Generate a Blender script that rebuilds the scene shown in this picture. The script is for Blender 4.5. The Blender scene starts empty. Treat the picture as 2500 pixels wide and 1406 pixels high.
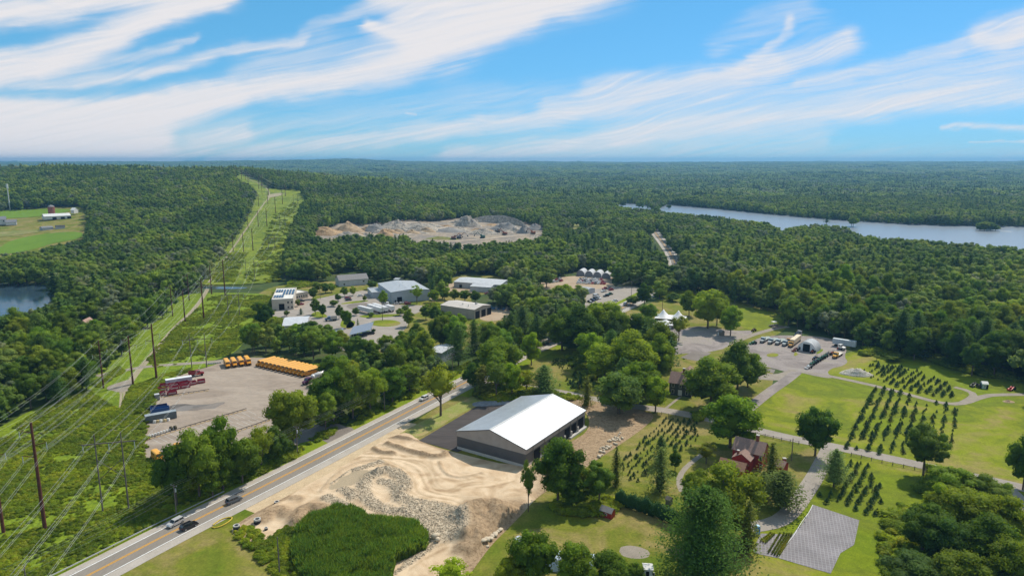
import bpy, bmesh, math, random
import numpy as np
from mathutils import Vector, Matrix
from mathutils.geometry import delaunay_2d_cdt

# ---------------------------------------------------------------- camera, sky, sun, exposure
SC = bpy.context.scene
COL = SC.collection
CAM_H = 100.0
F = 1667.0                     # focal length in pixels of the 2500 px wide photograph
PITCH = math.atan((703 - 394.) / F)
cd = bpy.data.cameras.new('camera'); cam = bpy.data.objects.new('camera', cd); COL.objects.link(cam)
cam.location = (0, 0, CAM_H); cam.rotation_euler = (math.pi / 2 - PITCH, 0, 0)
cd.sensor_width = 36; cd.lens = F / 2500 * 36; cd.clip_start = 1; cd.clip_end = 120000
SC.camera = cam

SUN_AZ, SUN_EL = 50.0, 50.0    # azimuth counted from +X towards +Y
w = bpy.data.worlds.new('World'); SC.world = w; w.use_nodes = True
nt = w.node_tree; nt.nodes.clear()
sky = nt.nodes.new('ShaderNodeTexSky'); sky.sky_type = 'NISHITA'; sky.sun_disc = False
sky.sun_elevation = math.radians(SUN_EL); sky.sun_rotation = math.radians(90 - SUN_AZ)
sky.altitude = 100; sky.air_density = 1.0; sky.dust_density = 0.0; sky.ozone_density = 3.5
sp_ = nt.nodes.new('ShaderNodeSeparateColor'); cb_ = nt.nodes.new('ShaderNodeCombineColor'); nt.links.new(sky.outputs[0], sp_.inputs[0])
for i_, (k_, p_) in enumerate(((.307, .70), (.63, .50), (.975, .68))):     # the deep cyan blue of this sky
    m1 = nt.nodes.new('ShaderNodeMath'); m1.operation = 'MULTIPLY'; m1.inputs[1].default_value = .1; nt.links.new(sp_.outputs[i_], m1.inputs[0])
    m2 = nt.nodes.new('ShaderNodeMath'); m2.operation = 'POWER'; m2.inputs[1].default_value = p_; nt.links.new(m1.outputs[0], m2.inputs[0])
    m3 = nt.nodes.new('ShaderNodeMath'); m3.operation = 'MULTIPLY'; m3.inputs[1].default_value = k_ * 10; nt.links.new(m2.outputs[0], m3.inputs[0]); nt.links.new(m3.outputs[0], cb_.inputs[i_])
bg = nt.nodes.new('ShaderNodeBackground'); bg.inputs[1].default_value = 0.10
ow = nt.nodes.new('ShaderNodeOutputWorld')
nt.links.new(cb_.outputs[0], bg.inputs[0]); nt.links.new(bg.outputs[0], ow.inputs[0])
sd = bpy.data.lights.new('sun', 'SUN'); sd.energy = 4.6; sd.angle = math.radians(0.55); sd.color = (1, 0.93, 0.81)
so = bpy.data.objects.new('sun', sd); COL.objects.link(so)
_a, _e = math.radians(SUN_AZ), math.radians(SUN_EL)
SUNV = Vector((math.cos(_a) * math.cos(_e), math.sin(_a) * math.cos(_e), math.sin(_e)))
so.rotation_euler = SUNV.to_track_quat('Z', 'Y').to_euler(); so.location = (0, 0, 300)
SC.view_settings.view_transform = 'Standard'; SC.view_settings.look = 'None'
SC.view_settings.exposure = 0.12; SC.view_settings.gamma = 1.0
cy = SC.cycles
cy.use_denoising = True
try: cy.denoiser = 'OPENIMAGEDENOISE'
except Exception: pass
cy.max_bounces = 6; cy.diffuse_bounces = 4; cy.glossy_bounces = 2; cy.transmission_bounces = 3
cy.transparent_max_bounces = 6; cy.volume_bounces = 0; cy.caustics_reflective = False; cy.caustics_refractive = False
cy.use_adaptive_sampling = True; cy.adaptive_threshold = 0.02
cy.sample_clamp_indirect = 6

R = random.Random(7)
NR = np.random.default_rng(7)

# ---------------------------------------------------------------- photograph <-> world
CP, SP = math.cos(PITCH), math.sin(PITCH)
def proj(P):
    P = np.asarray(P, float); x, y, z = P[..., 0], P[..., 1], P[..., 2] - CAM_H
    zc = np.maximum(y * CP - z * SP, 1e-3); yc = y * SP + z * CP
    return np.stack([1250 + F * x / zc, 703 - F * yc / zc], -1)
def _noise_tab(n, seed):
    return np.random.default_rng(seed).uniform(-1, 1, (n, n))
_NT = [_noise_tab(64, s) for s in range(5)]
def vnoise(x, y, k=0):
    t = _NT[k]; n = 64
    xi = np.floor(x).astype(int); yi = np.floor(y).astype(int); fx = x - xi; fy = y - yi
    fx = fx * fx * (3 - 2 * fx); fy = fy * fy * (3 - 2 * fy)
    g = lambda a, b: t[a % n, b % n]
    return (g(xi, yi) * (1 - fx) + g(xi + 1, yi) * fx) * (1 - fy) + (g(xi, yi + 1) * (1 - fx) + g(xi + 1, yi + 1) * fx) * fy
def fbm(x, y, o=4, k=0):
    s = 0; a = 1.; tot = 0
    for i in range(o):
        s = s + a * vnoise(x * 2 ** i + 17.3 * i, y * 2 ** i + 9.1 * i, (k + i) % 5); tot += a; a *= .5
    return s / tot
def sstep(a, b, x):
    t = np.clip((x - a) / (b - a), 0, 1); return t * t * (3 - 2 * t)
_RU = (np.array([-900, 0, 230, 435, 590, 753, 856, 920, 1060, 1240, 1420]) - 1250) / F / CP
_RA = np.array([60, 66, 73, 64, 69, 54, 41, 34, 17, 4, 0.])
def height(x, y):
    x = np.asarray(x, float); y = np.asarray(y, float)
    u = x / np.maximum(y, 50)
    A = np.interp(u, _RU, _RA)
    r = np.maximum(y, 0)
    prof = sstep(600, 1750, r) * (1 - 0.95 * sstep(1950, 2800, r))
    near = sstep(650, 1100, r)
    h = A * prof + near * np.clip(A / 30, 0, 1) * 2.5 * fbm(x / 220, y / 220, 3, 1)
    far = sstep(2300, 9000, r)
    h = h + far * 62 + sstep(1900, 2900, r) * (15 * fbm(x / 1100 + 3, y / 620, 3, 2) + 8 * fbm(x / 420, y / 230, 3, 3))
    h = h + sstep(6500, 8500, r) * 10 * fbm(x / 2500, y / 5000, 2, 4)
    h = h + 28 * np.exp(-((u + .25) / .10) ** 2 - ((r - 8800) / 1500) ** 2) + 12 * np.exp(-((u + .42) / .2) ** 2 - ((r - 8800) / 1800) ** 2)
    return h
def G(px, py):
    """photo pixel -> point of the terrain under it"""
    px = np.asarray(px, float); py = np.asarray(py, float)
    dx = (px - 1250) / F; dy = -(py - 703) / F
    d = np.stack([dx, CP + dy * SP, -SP + dy * CP], -1)
    tf = -CAM_H / np.minimum(d[..., 2], -1e-4); Pf = d * tf[..., None]
    if (Pf[..., 1] < 590).all(): Pf[..., 2] = 0; return Pf
    t0 = np.full(px.shape, 50.0); 
    tt = np.concatenate([[60.], np.geomspace(250, 16000, 170)]); hit = np.full(px.shape, 16000.0); lo = np.full(px.shape, 60.0); done = np.zeros(px.shape, bool)
    prev = tt[0]
    for t in tt[1:]:
        P = d * t; below = (CAM_H + P[..., 2]) < height(P[..., 0], P[..., 1])
        new = below & ~done
        lo = np.where(new, prev, lo); hit = np.where(new, t, hit); done |= below; prev = t
    for _ in range(22):
        m = (lo + hit) / 2; P = d * m[..., None]
        b = (CAM_H + P[..., 2]) < height(P[..., 0], P[..., 1])
        hit = np.where(b, m, hit); lo = np.where(b, lo, m)
    P = d * hit[..., None]
    return np.stack([P[..., 0], P[..., 1], height(P[..., 0], P[..., 1])], -1)
def g1(px, py):
    return Vector(G(np.array([px]), np.array([py]))[0])
def top_height(bx, by, ty):
    """height of an upright thing whose base is seen at (bx,by) and whose top is seen at row ty"""
    b = g1(bx, by); dy = -(ty - 703) / F
    dirz = (-SP + dy * CP) / (CP + dy * SP)
    return CAM_H + dirz * b.y - b.z
def in_poly(px, py, poly):
    px = np.asarray(px); py = np.asarray(py); c = np.zeros(px.shape, bool); n = len(poly)
    for i in range(n):
        x1, y1 = poly[i]; x2, y2 = poly[i - 1]
        if y1 == y2: continue
        k = ((y1 > py) != (y2 > py)) & (px < (x2 - x1) * (py - y1) / (y2 - y1) + x1)
        c ^= k
    return c
def chaikin(p, n=2, closed=True):
    p = np.array(p, float)
    for _ in range(n):
        q = np.roll(p, -1, 0) if closed else p[1:]
        a = p if closed else p[:-1]
        m = np.empty((len(a) * 2, p.shape[1])); m[0::2] = a * .75 + q * .25; m[1::2] = a * .25 + q * .75
        if not closed: m = np.vstack([p[:1], m, p[-1:]])
        p = m
    return p

# ---------------------------------------------------------------- tags
def tag(o, label=None, cat=None, group=None, kind=None):
    if label: o['label'] = label
    if cat: o['category'] = cat
    if group: o['group'] = group
    if kind: o['kind'] = kind
    return o
def empty(name, loc, rz=0, label=None, cat=None, group=None):
    o = bpy.data.objects.new(name, None); COL.objects.link(o); o.location = loc; o.rotation_euler = (0, 0, rz)
    o.empty_display_size = 0.5
    return tag(o, label, cat, group)
_kids = {}
def link(name, me, mats, parent=None):
    o = bpy.data.objects.new(name, me); COL.objects.link(o)
    if mats is not None and not me.materials:
        for m in (mats if isinstance(mats, (list, tuple)) else [mats]): me.materials.append(m)
    if parent: o.parent = parent; _kids.setdefault(parent.name, []).append(o)
    return o
def copy_tree(o, loc=None, rz=None, label=None, parent=None):
    c = o.copy(); COL.objects.link(c)
    if parent: c.parent = parent; _kids.setdefault(parent.name, []).append(c)
    for ch in _kids.get(o.name, []): copy_tree(ch, parent=c)
    if loc is not None: c.location = loc
    if rz is not None: c.rotation_euler = (0, 0, rz)
    if label: c['label'] = label
    return c

# ---------------------------------------------------------------- materials
def new_mat(name):
    m = bpy.data.materials.new(name); m.use_nodes = True; n = m.node_tree; n.nodes.clear()
    o = n.nodes.new('ShaderNodeOutputMaterial'); return m, n, o
def ramp(n, cols, pos=None):
    r = n.nodes.new('ShaderNodeValToRGB'); e = r.color_ramp.elements
    k = len(cols); pos = pos or [i / (k - 1) for i in range(k)]
    while len(e) < k: e.new(0.5)
    for i in range(k): e[i].position = pos[i]; e[i].color = (*cols[i], 1)
    return r
def noise(n, vec, scale, detail=4, rough=.55, dist=0):
    t = n.nodes.new('ShaderNodeTexNoise'); t.inputs['Scale'].default_value = scale; t.inputs['Detail'].default_value = detail
    t.inputs['Roughness'].default_value = rough; t.inputs['Distortion'].default_value = dist
    n.links.new(vec, t.inputs['Vector']); return t
def mixc(n, fac, a, b, mode='MIX'):
    m = n.nodes.new('ShaderNodeMix'); m.data_type = 'RGBA'; m.blend_type = mode
    for i, v in ((0, fac), (6, a), (7, b)):
        if hasattr(v, 'is_linked') or hasattr(v, 'links'): n.links.new(v, m.inputs[i])
        else: m.inputs[i].default_value = v if i == 0 else (*v, 1)
    return m.outputs[2]
def surf(name, cols, scale=.1, pos=None, fine=6.0, fine_amt=.25, rough=.95, bump=0.0, metal=0, obj=False, stretch=None, dist=0.3, spec=.12, mid=0.0, midscale=.35):
    """mottled surface: cols over a coarse noise, times a fine noise"""
    m, n, o = new_mat(name)
    if obj: v = n.nodes.new('ShaderNodeTexCoord').outputs['Object']
    else: v = n.nodes.new('ShaderNodeNewGeometry').outputs['Position']
    if stretch:
        mp = n.nodes.new('ShaderNodeMapping'); mp.inputs['Rotation'].default_value = (0, 0, stretch[0]); mp.inputs['Scale'].default_value = (stretch[1], stretch[2], 1)
        n.links.new(v, mp.inputs[0]); v = mp.outputs[0]
    b = n.nodes.new('ShaderNodeBsdfPrincipled'); b.inputs['Roughness'].default_value = rough; b.inputs['Metallic'].default_value = metal
    b.inputs['Specular IOR Level'].default_value = spec
    if len(cols) > 1:
        t = noise(n, v, scale, 5, .6, dist); r = ramp(n, cols, pos or [.3 + .4 * i / (len(cols) - 1) for i in range(len(cols))])
        n.links.new(t.outputs[0], r.inputs[0]); c = r.outputs[0]
    else:
        rg = n.nodes.new('ShaderNodeRGB'); rg.outputs[0].default_value = (*cols[0], 1); c = rg.outputs[0]
    if mid > 0:
        tm = noise(n, v, midscale, 4, .65, .8); rm = ramp(n, [(1 - mid, 1 - mid, 1 - mid), (1, 1, 1), (1 + mid, 1 + mid * .8, 1 + mid * .5)], [.32, .5, .68]); n.links.new(tm.outputs[0], rm.inputs[0]); c = mixc(n, 1.0, c, rm.outputs[0], 'MULTIPLY')
    if fine_amt > 0:
        t2 = noise(n, v, fine, 3, .7)
        r2 = ramp(n, [(1 - fine_amt,) * 3, (1 + fine_amt,) * 3], [.3, .7]); n.links.new(t2.outputs[0], r2.inputs[0])
        c = mixc(n, 1.0, c, r2.outputs[0], 'MULTIPLY')
        if bump > 0:
            bp = n.nodes.new('ShaderNodeBump'); bp.inputs['Strength'].default_value = 1; bp.inputs['Distance'].default_value = bump
            n.links.new(t2.outputs[0], bp.inputs['Height']); n.links.new(bp.outputs[0], b.inputs['Normal'])
    n.links.new(c, b.inputs['Base Color']); n.links.new(b.outputs[0], o.inputs[0])
    return m
def paint(name, c, rough=.5, metal=0, spec=.5, var=.08):
    return surf(name, [c], fine=1.3, fine_amt=var, rough=rough, metal=metal, obj=True, spec=spec)
def foliage(name, cols, transl=.35, per=0.35, ns=.011):
    m, n, o = new_mat(name)
    oi = n.nodes.new('ShaderNodeObjectInfo')
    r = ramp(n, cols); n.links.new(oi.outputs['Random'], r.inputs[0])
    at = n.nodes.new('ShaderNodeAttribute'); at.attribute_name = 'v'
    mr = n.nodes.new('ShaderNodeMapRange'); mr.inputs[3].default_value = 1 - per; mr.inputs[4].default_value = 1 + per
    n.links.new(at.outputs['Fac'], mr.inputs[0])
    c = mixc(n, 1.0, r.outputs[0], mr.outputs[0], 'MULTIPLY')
    c = mixc(n, 1.0, c, oi.outputs['Color'], 'MULTIPLY')
    ps = n.nodes.new('ShaderNodeNewGeometry').outputs['Position']; tn = noise(n, ps, ns, 4, .65); rn = ramp(n, [(.58, .66, .80), (1.0, 1.0, 1.0), (1.50, 1.36, 1.05)], [.34, .5, .66]); n.links.new(tn.outputs[0], rn.inputs[0])
    c = mixc(n, 1.0, c, rn.outputs[0], 'MULTIPLY')
    p = n.nodes.new('ShaderNodeBsdfPrincipled'); p.inputs['Roughness'].default_value = .7; p.inputs['Specular IOR Level'].default_value = .08
    t = n.nodes.new('ShaderNodeBsdfTranslucent')
    tc = mixc(n, 1.0, c, (1.35, 1.25, .55), 'MULTIPLY')
    n.links.new(c, p.inputs['Base Color']); n.links.new(tc, t.inputs[0])
    mx = n.nodes.new('ShaderNodeMixShader'); mx.inputs[0].default_value = transl
    n.links.new(p.outputs[0], mx.inputs[1]); n.links.new(t.outputs[0], mx.inputs[2]); n.links.new(mx.outputs[0], o.inputs[0])
    return m

# ---------------------------------------------------------------- mesh builders
def np_mesh(name, V, Fs, v=None, mats=None, mi=None, smooth=False):
    """V (n,3); Fs list of (k,m) int arrays with the same m in each"""
    me = bpy.data.meshes.new(name); V = np.asarray(V, np.float32)
    me.vertices.add(len(V)); me.vertices.foreach_set('co', V.ravel())
    tot = np.concatenate([np.full(len(f), f.shape[1]) for f in Fs]); loops = np.concatenate([f.ravel() for f in Fs]).astype(np.int32)
    me.loops.add(len(loops)); me.loops.foreach_set('vertex_index', loops)
    me.polygons.add(len(tot)); st = np.concatenate([[0], np.cumsum(tot)[:-1]]).astype(np.int32)
    me.polygons.foreach_set('loop_start', st)
    if mi is not None: me.polygons.foreach_set('material_index', np.asarray(mi, np.int32))
    if smooth: me.polygons.foreach_set('use_smooth', np.ones(len(tot), bool))
    me.update(calc_edges=True)
    if v is not None:
        a = me.attributes.new('v', 'FLOAT', 'POINT'); a.data.foreach_set('value', np.asarray(v, np.float32))
    for m in mats or []: me.materials.append(m)
    return me
class MB:
    def __init__(s): s.V = []; s.Fc = []; s.M = []
    def add(s, V, Fc, mi=0):
        k = len(s.V); s.V += [tuple(v) for v in V]; s.Fc += [tuple(i + k for i in f) for f in Fc]; s.M += [mi] * len(Fc); return s
    def box(s, c, d, rz=0, mi=0, taper=1.0, rx=0, ry=0):
        x, y, z = d[0] / 2, d[1] / 2, d[2] / 2; t = taper
        P = [(-x, -y, -z), (x, -y, -z), (x, y, -z), (-x, y, -z), (-x * t, -y * t, z), (x * t, -y * t, z), (x * t, y * t, z), (-x * t, y * t, z)]
        Mx = Matrix.Translation(c) @ Matrix.Rotation(rz, 4, 'Z') @ Matrix.Rotation(ry, 4, 'Y') @ Matrix.Rotation(rx, 4, 'X')
        return s.add([Mx @ Vector(p) for p in P], [(3, 2, 1, 0), (4, 5, 6, 7), (0, 1, 5, 4), (1, 2, 6, 5), (2, 3, 7, 6), (3, 0, 4, 7)], mi)
    def cyl(s, p, q, r, r2=None, n=8, mi=0):
        p, q = Vector(p), Vector(q); r2 = r if r2 is None else r2; d = (q - p).normalized()
        a = d.orthogonal().normalized(); b = d.cross(a); V = []
        for i in range(n):
            t = 2 * math.pi * i / n; V.append(p + (a * math.cos(t) + b * math.sin(t)) * r)
        for i in range(n):
            t = 2 * math.pi * i / n; V.append(q + (a * math.cos(t) + b * math.sin(t)) * r2)
        Fc = [(i, (i + 1) % n, n + (i + 1) % n, n + i) for i in range(n)] + [tuple(range(n - 1, -1, -1)), tuple(range(n, 2 * n))]
        return s.add(V, Fc, mi)
    def prism(s, pts, axis, a, b, mi=0):
        """polygon pts (2D) extruded along axis ('x': pts are (y,z), 'y': (x,z), 'z': (x,y))"""
        n = len(pts)
        f = {'x': lambda p, t: (t, p[0], p[1]), 'y': lambda p, t: (p[0], t, p[1]), 'z': lambda p, t: (p[0], p[1], t)}[axis]
        V = [f(p, a) for p in pts] + [f(p, b) for p in pts]
        return s.add(V, [tuple(range(n - 1, -1, -1)), tuple(range(n, 2 * n))] + [(i, (i + 1) % n, n + (i + 1) % n, n + i) for i in range(n)], mi)
    def build(s, name, mats, parent=None, smooth=False):
        me = bpy.data.meshes.new(name); me.from_pydata(s.V, [], s.Fc)
        mats = mats if isinstance(mats, (list, tuple)) else [mats]
        for m in mats: me.materials.append(m)
        me.polygons.foreach_set('material_index', s.M)
        if smooth: me.polygons.foreach_set('use_smooth', [True] * len(s.M))
        bm = bmesh.new(); bm.from_mesh(me); bmesh.ops.recalc_face_normals(bm, faces=bm.faces); bm.to_mesh(me); bm.free()
        me.update(); return link(name, me, None, parent)

def sheet(name, poly, z, mat, smooth=2, cell=None, kind='structure', label=None, cat=None, relief=None, jit=0.0):
    """ground sheet with the outline seen in the photo, lying on the terrain"""
    p = chaikin(poly, smooth) if smooth else np.array(poly, float)
    P = G(p[:, 0], p[:, 1])[:, :2]
    if jit: P = P + jit * np.stack([fbm(P[:, 0] / 3, P[:, 1] / 3, 2, 0), fbm(P[:, 0] / 3 + 50, P[:, 1] / 3, 2, 1)], -1)
    return sheet_w(name, P, z, mat, cell, kind, label, cat, relief)
def sheet_w(name, P, z, mat, cell=None, kind='structure', label=None, cat=None, relief=None):
    P = np.asarray(P)
    if ((P[:, 0] * np.roll(P[:, 1], -1) - np.roll(P[:, 0], -1) * P[:, 1]).sum()) < 0: P = P[::-1]
    vs = [Vector(q) for q in P]; n = len(vs)
    if cell:
        lo, hi = P.min(0), P.max(0)
        gx, gy = np.meshgrid(np.arange(lo[0], hi[0], cell), np.arange(lo[1], hi[1], cell))
        gx = gx.ravel() + NR.uniform(-.2, .2, gx.size) * cell; gy = gy.ravel() + NR.uniform(-.2, .2, gy.size) * cell
        k = in_poly(gx, gy, [tuple(q) for q in P]); vs += [Vector((a, b)) for a, b in zip(gx[k], gy[k])]
    V, _, T, *_ = delaunay_2d_cdt(vs, [], [list(range(n))], 1, 1e-4)
    V = np.array([(q[0], q[1]) for q in V]); h = height(V[:, 0], V[:, 1]) + z
    if relief: h = h + relief(V[:, 0], V[:, 1])
    me = bpy.data.meshes.new(name); me.from_pydata(np.column_stack([V, h]).tolist(), [], [tuple(t) for t in T])
    me.update()
    if relief: me.polygons.foreach_set('use_smooth', [True] * len(me.polygons))
    return tag(link(name, me, mat), label, cat, None, kind)
def path_pts(pts, step=4.0, world=False):
    P = np.array(pts, float); P = P if world else G(P[:, 0], P[:, 1])[:, :2]
    P = chaikin(P, 3, closed=False)
    s = np.concatenate([[0], np.cumsum(np.hypot(*np.diff(P, axis=0).T))]); n = max(2, int(s[-1] / step))
    t = np.linspace(0, s[-1], n + 1); return np.column_stack([np.interp(t, s, P[:, 0]), np.interp(t, s, P[:, 1])]), t
def strip(name, C, a, b, z, mat, kind='structure', label=None, cat=None, obj=True, dash=None):
    """ribbon along centreline C between the offsets a and b (left positive)"""
    d = np.gradient(C, axis=0); d /= np.linalg.norm(d, axis=1)[:, None]; nrm = np.column_stack([-d[:, 1], d[:, 0]])
    a = np.broadcast_to(a, len(C)); b = np.broadcast_to(b, len(C))
    L = C + nrm * a[:, None]; Rr = C + nrm * b[:, None]; n = len(C)
    V = np.vstack([L, Rr]); h = height(V[:, 0], V[:, 1]) + z
    Fc = np.array([(i, n + i, n + i + 1, i + 1) for i in range(n - 1) if dash is None or dash(i)])
    me = np_mesh(name, np.column_stack([V, h]), [Fc]); me.flip_normals() if me.polygons[0].normal.z < 0 else None
    return tag(link(name, me, mat), label, cat, None, kind)

# ---------------------------------------------------------------- plants: meshes
def ico(sub):
    bm = bmesh.new(); bmesh.ops.create_icosphere(bm, subdivisions=sub, radius=1)
    V = np.array([v.co[:] for v in bm.verts]); T = np.array([[v.index for v in f.verts] for f in bm.faces]); bm.free(); return V, T
ICO1, ICO2 = ico(1), ico(2)
def unit(a): return a / np.maximum(np.linalg.norm(a, axis=-1, keepdims=True), 1e-6)
class Crown:
    def __init__(s, seed): s.r = np.random.default_rng(seed); s.V = []; s.Q = []; s.T = []; s.v = []; s.n = 0; s.tq = []
    def core(s, c, rad, val, tpl=ICO2, rough=.18):
        V, T = tpl; k = 1 + rough * s.r.normal(size=len(V)); P = np.asarray(c) + V * k[:, None] * np.asarray(rad)
        s.V.append(P); s.T.append(T + s.n); s.v.append(np.full(len(V), val)); s.n += len(V)
    def leaves(s, pos, nrm, size, val, asp=.75, jit=.7):
        k = len(pos); nn = unit(nrm + jit * s.r.normal(size=(k, 3))); a = unit(np.cross(nn, s.r.normal(size=(k, 3)))); b = np.cross(nn, a)
        sz = np.broadcast_to(size, (k,))[:, None] * s.r.uniform(.65, 1.25, (k, 1)) * .5
        bend = nn * sz * .3
        P = np.stack([pos + a * sz, pos + b * sz * asp - bend, pos - a * sz, pos - b * sz * asp - bend], 1).reshape(-1, 3)
        s.V.append(P); s.Q.append(np.arange(4 * k).reshape(-1, 4) + s.n); s.v.append(np.repeat(np.broadcast_to(val, (k,)) + s.r.uniform(-.12, .12, k), 4)); s.n += 4 * k
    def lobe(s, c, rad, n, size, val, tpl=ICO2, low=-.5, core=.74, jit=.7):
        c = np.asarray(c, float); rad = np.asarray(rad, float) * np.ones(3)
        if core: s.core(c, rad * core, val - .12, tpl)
        d = unit(s.r.normal(size=(int(n * 1.4), 3))); d = d[d[:, 2] > low][:n]
        p = c + d * rad * s.r.uniform(.72, 1.12, (len(d), 1))
        s.leaves(p, d + [0, 0, .35], size, val, jit=jit)
    def mesh(s, name, mats, trunk=None):
        V = np.vstack(s.V); v = np.concatenate(s.v); Fs = []
        mi = []
        if s.Q: q = np.vstack(s.Q); Fs.append(q); mi += [0] * len(q)
        if s.T: t = np.vstack(s.T); Fs.append(t); mi += [0] * len(t)
        if trunk:
            TV, TF = trunk; Fs.append(TF + len(V)); mi += [1] * len(TF); V = np.vstack([V, TV]); v = np.concatenate([v, np.full(len(TV), .5)])
        return np_mesh(name, V, Fs, np.clip(v, 0, 1), mats, mi)
def limb(p, q, r1, r2, n=6):
    m = MB(); m.cyl(p, q, r1, r2, n); V = np.array([tuple(x) for x in m.V]); Fq = np.array([f for f in m.Fc if len(f) == 4][:n]); return V, Fq
def join_limbs(L):
    Vs = []; Fs = []; k = 0
    for V, f in L: Vs.append(V); Fs.append(f + k); k += len(V)
    return np.vstack(Vs), np.vstack(Fs)
def dec_shape(rng, H=15.0, W=5.6, z0=.28, n=20, lob=(.30, .46)):
    """lobe centres and radii of a broadleaf crown, egg shaped"""
    out = []; ch = (1 - z0) * H / 2; cz = z0 * H + ch
    out.append(((0, 0, cz - .05 * H), (W * .55, W * .55, ch * .62)))
    for i in range(n):
        t = (i + .5) / n; zz = 1 - 2 * t; az = i * 2.399 + rng.uniform(-.4, .4); rr = math.sqrt(max(0, 1 - zz * zz))
        k = rng.uniform(.42, .95) * (1.0 if zz > -.4 else .95)
        c = (math.cos(az) * rr * W * k, math.sin(az) * rr * W * k, cz + zz * ch * rng.uniform(.5, .86)); r = W * rng.uniform(lob[0] * .8, lob[1])
        out.append((c, (r, r, r * rng.uniform(.7, .95))))
    return out
def dec_tree(seed, leaf=.62, nl=150, tpl=ICO2, H=15., W=5.6, z0=.28, n=20, lob=(.30, .46), core=.72, jit=.65):
    rng = random.Random(seed); C = Crown(seed); L = dec_shape(rng, H, W, z0, n, lob)
    for i, (c, r) in enumerate(L):
        C.lobe(c, r, int(nl * (r[0] / 2.2) ** 2) + 12, leaf, rng.uniform(.25, .75), tpl, core=core if i else .95, jit=jit)
    T = [limb((0, 0, -.3), (.15, .1, H * .5), .34, .2)]
    for i in range(1, len(L), max(1, len(L) // 7)):
        c = Vector(L[i][0]); T.append(limb((.1, .08, H * rng.uniform(.22, .4)), c, .14, .05, 5))
    return C, join_limbs(T)
def pine_tree(seed, H=18., W=4.6, n=15, per=6, nl=13, leaf=.75, z0=.16, top=.55, droop=0.05, lift=.12):
    rng = random.Random(seed); C = Crown(seed); T = [limb((0, 0, -.3), (0, 0, H * .97), .32, .05)]
    for i in range(n):
        t = i / (n - 1); z = H * (z0 + (1 - z0) * t * .96); Rm = W * (1 - t) ** top * (1 if t > .12 else .8)
        az0 = rng.uniform(0, 6.3); val = rng.uniform(.3, .7)
        for k in range(per):
            a = az0 + k * 6.283 / per + rng.uniform(-.3, .3); r = Rm * rng.uniform(.65, 1.12) + .3
            for m in range(nl if r > 1 else nl // 2):
                pass
            m = nl if r > 1.2 else max(4, nl // 2)
            u = C.r.uniform(.3, 1.05, m); sp = .22 * r + .25
            P = np.column_stack([math.cos(a) * u * r, math.sin(a) * u * r, z + u * r * lift - droop * r * u * u]) + C.r.normal(size=(m, 3)) * [sp, sp, .22]
            C.leaves(P, np.array([[math.cos(a) * .25, math.sin(a) * .25, 1.]] * m), leaf, val + rng.uniform(-.15, .15), asp=.55, jit=.38)
            if k % 2 == 0 and r > 1: T.append(limb((0, 0, z - .1), (math.cos(a) * r * .8, math.sin(a) * r * .8, z + r * lift * .8), .06, .02, 3))
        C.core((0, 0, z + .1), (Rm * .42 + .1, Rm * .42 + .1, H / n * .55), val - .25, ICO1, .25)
    return C, join_limbs(T)
def cone_tree(seed, H=2.2, W=.85, n=170, leaf=.3, z0=.06):
    rng = random.Random(seed); C = Crown(seed)
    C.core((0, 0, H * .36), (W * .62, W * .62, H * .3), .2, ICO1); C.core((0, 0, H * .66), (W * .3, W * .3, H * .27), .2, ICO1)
    t = C.r.uniform(0, 1, n) ** 1.35; a = C.r.uniform(0, 6.283, n); r = W * (1 - t) ** .85 * C.r.uniform(.8, 1.12, n) * (1 + .12 * np.sin(a * 3 + t * 9)) + .03
    P = np.column_stack([np.cos(a) * r, np.sin(a) * r, H * (z0 + (1 - z0) * t)])
    C.leaves(P, np.column_stack([np.cos(a), np.sin(a), np.full(n, .7)]), leaf * (1.15 - .6 * t), C.r.uniform(.3, .7, n), asp=.6, jit=.5)
    return C, limb((0, 0, -.1), (0, 0, H * .5), .05, .03, 5)
def bush(seed, W=1.6, H=1.5, n=5, nl=60, leaf=.35):
    rng = random.Random(seed); C = Crown(seed)
    for i in range(n):
        a = rng.uniform(0, 6.3); d = rng.uniform(0, .6) * W; r = W * rng.uniform(.35, .6)
        C.lobe((math.cos(a) * d, math.sin(a) * d, H * rng.uniform(.3, .55)), (r, r, r * H / W * .8), nl, leaf, rng.uniform(.25, .75), ICO1, core=.85)
    return C
def clump(seed, S=17., n=9, r0=(4.6, 7.4), z=(5, 12)):
    """a far piece of canopy: many crowns in one mesh"""
    rng = random.Random(seed); C = Crown(seed); done = []
    for i in range(n * 6):
        if len(done) >= n: break
        x, y = rng.uniform(-S, S), rng.uniform(-S, S)
        if any((x - a) ** 2 + (y - b) ** 2 < 60 for a, b in done): continue
        done.append((x, y)); r = rng.uniform(*r0); zz = rng.uniform(*z)
        if rng.random() < .12:
            v = rng.uniform(0, .35)
            for q in range(4): C.core((x, y, zz + q * 2.2), (r * (.8 - q * .19),) * 2 + (1.9,), v, ICO1, .3)
            continue
        for k in range(4):
            a = rng.uniform(0, 6.3); C.core((x + math.cos(a) * r * .45, y + math.sin(a) * r * .45, zz + rng.uniform(-1.2, 1.6)), (r * .62, r * .62, r * .55), rng.uniform(.25, .8), ICO1, .22)
        C.lobe((x, y, zz), (r * 1.02, r * 1.02, r * .75), 20, 1.9, rng.uniform(.35, .75), ICO1, core=.85, jit=.4)
    return C
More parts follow.
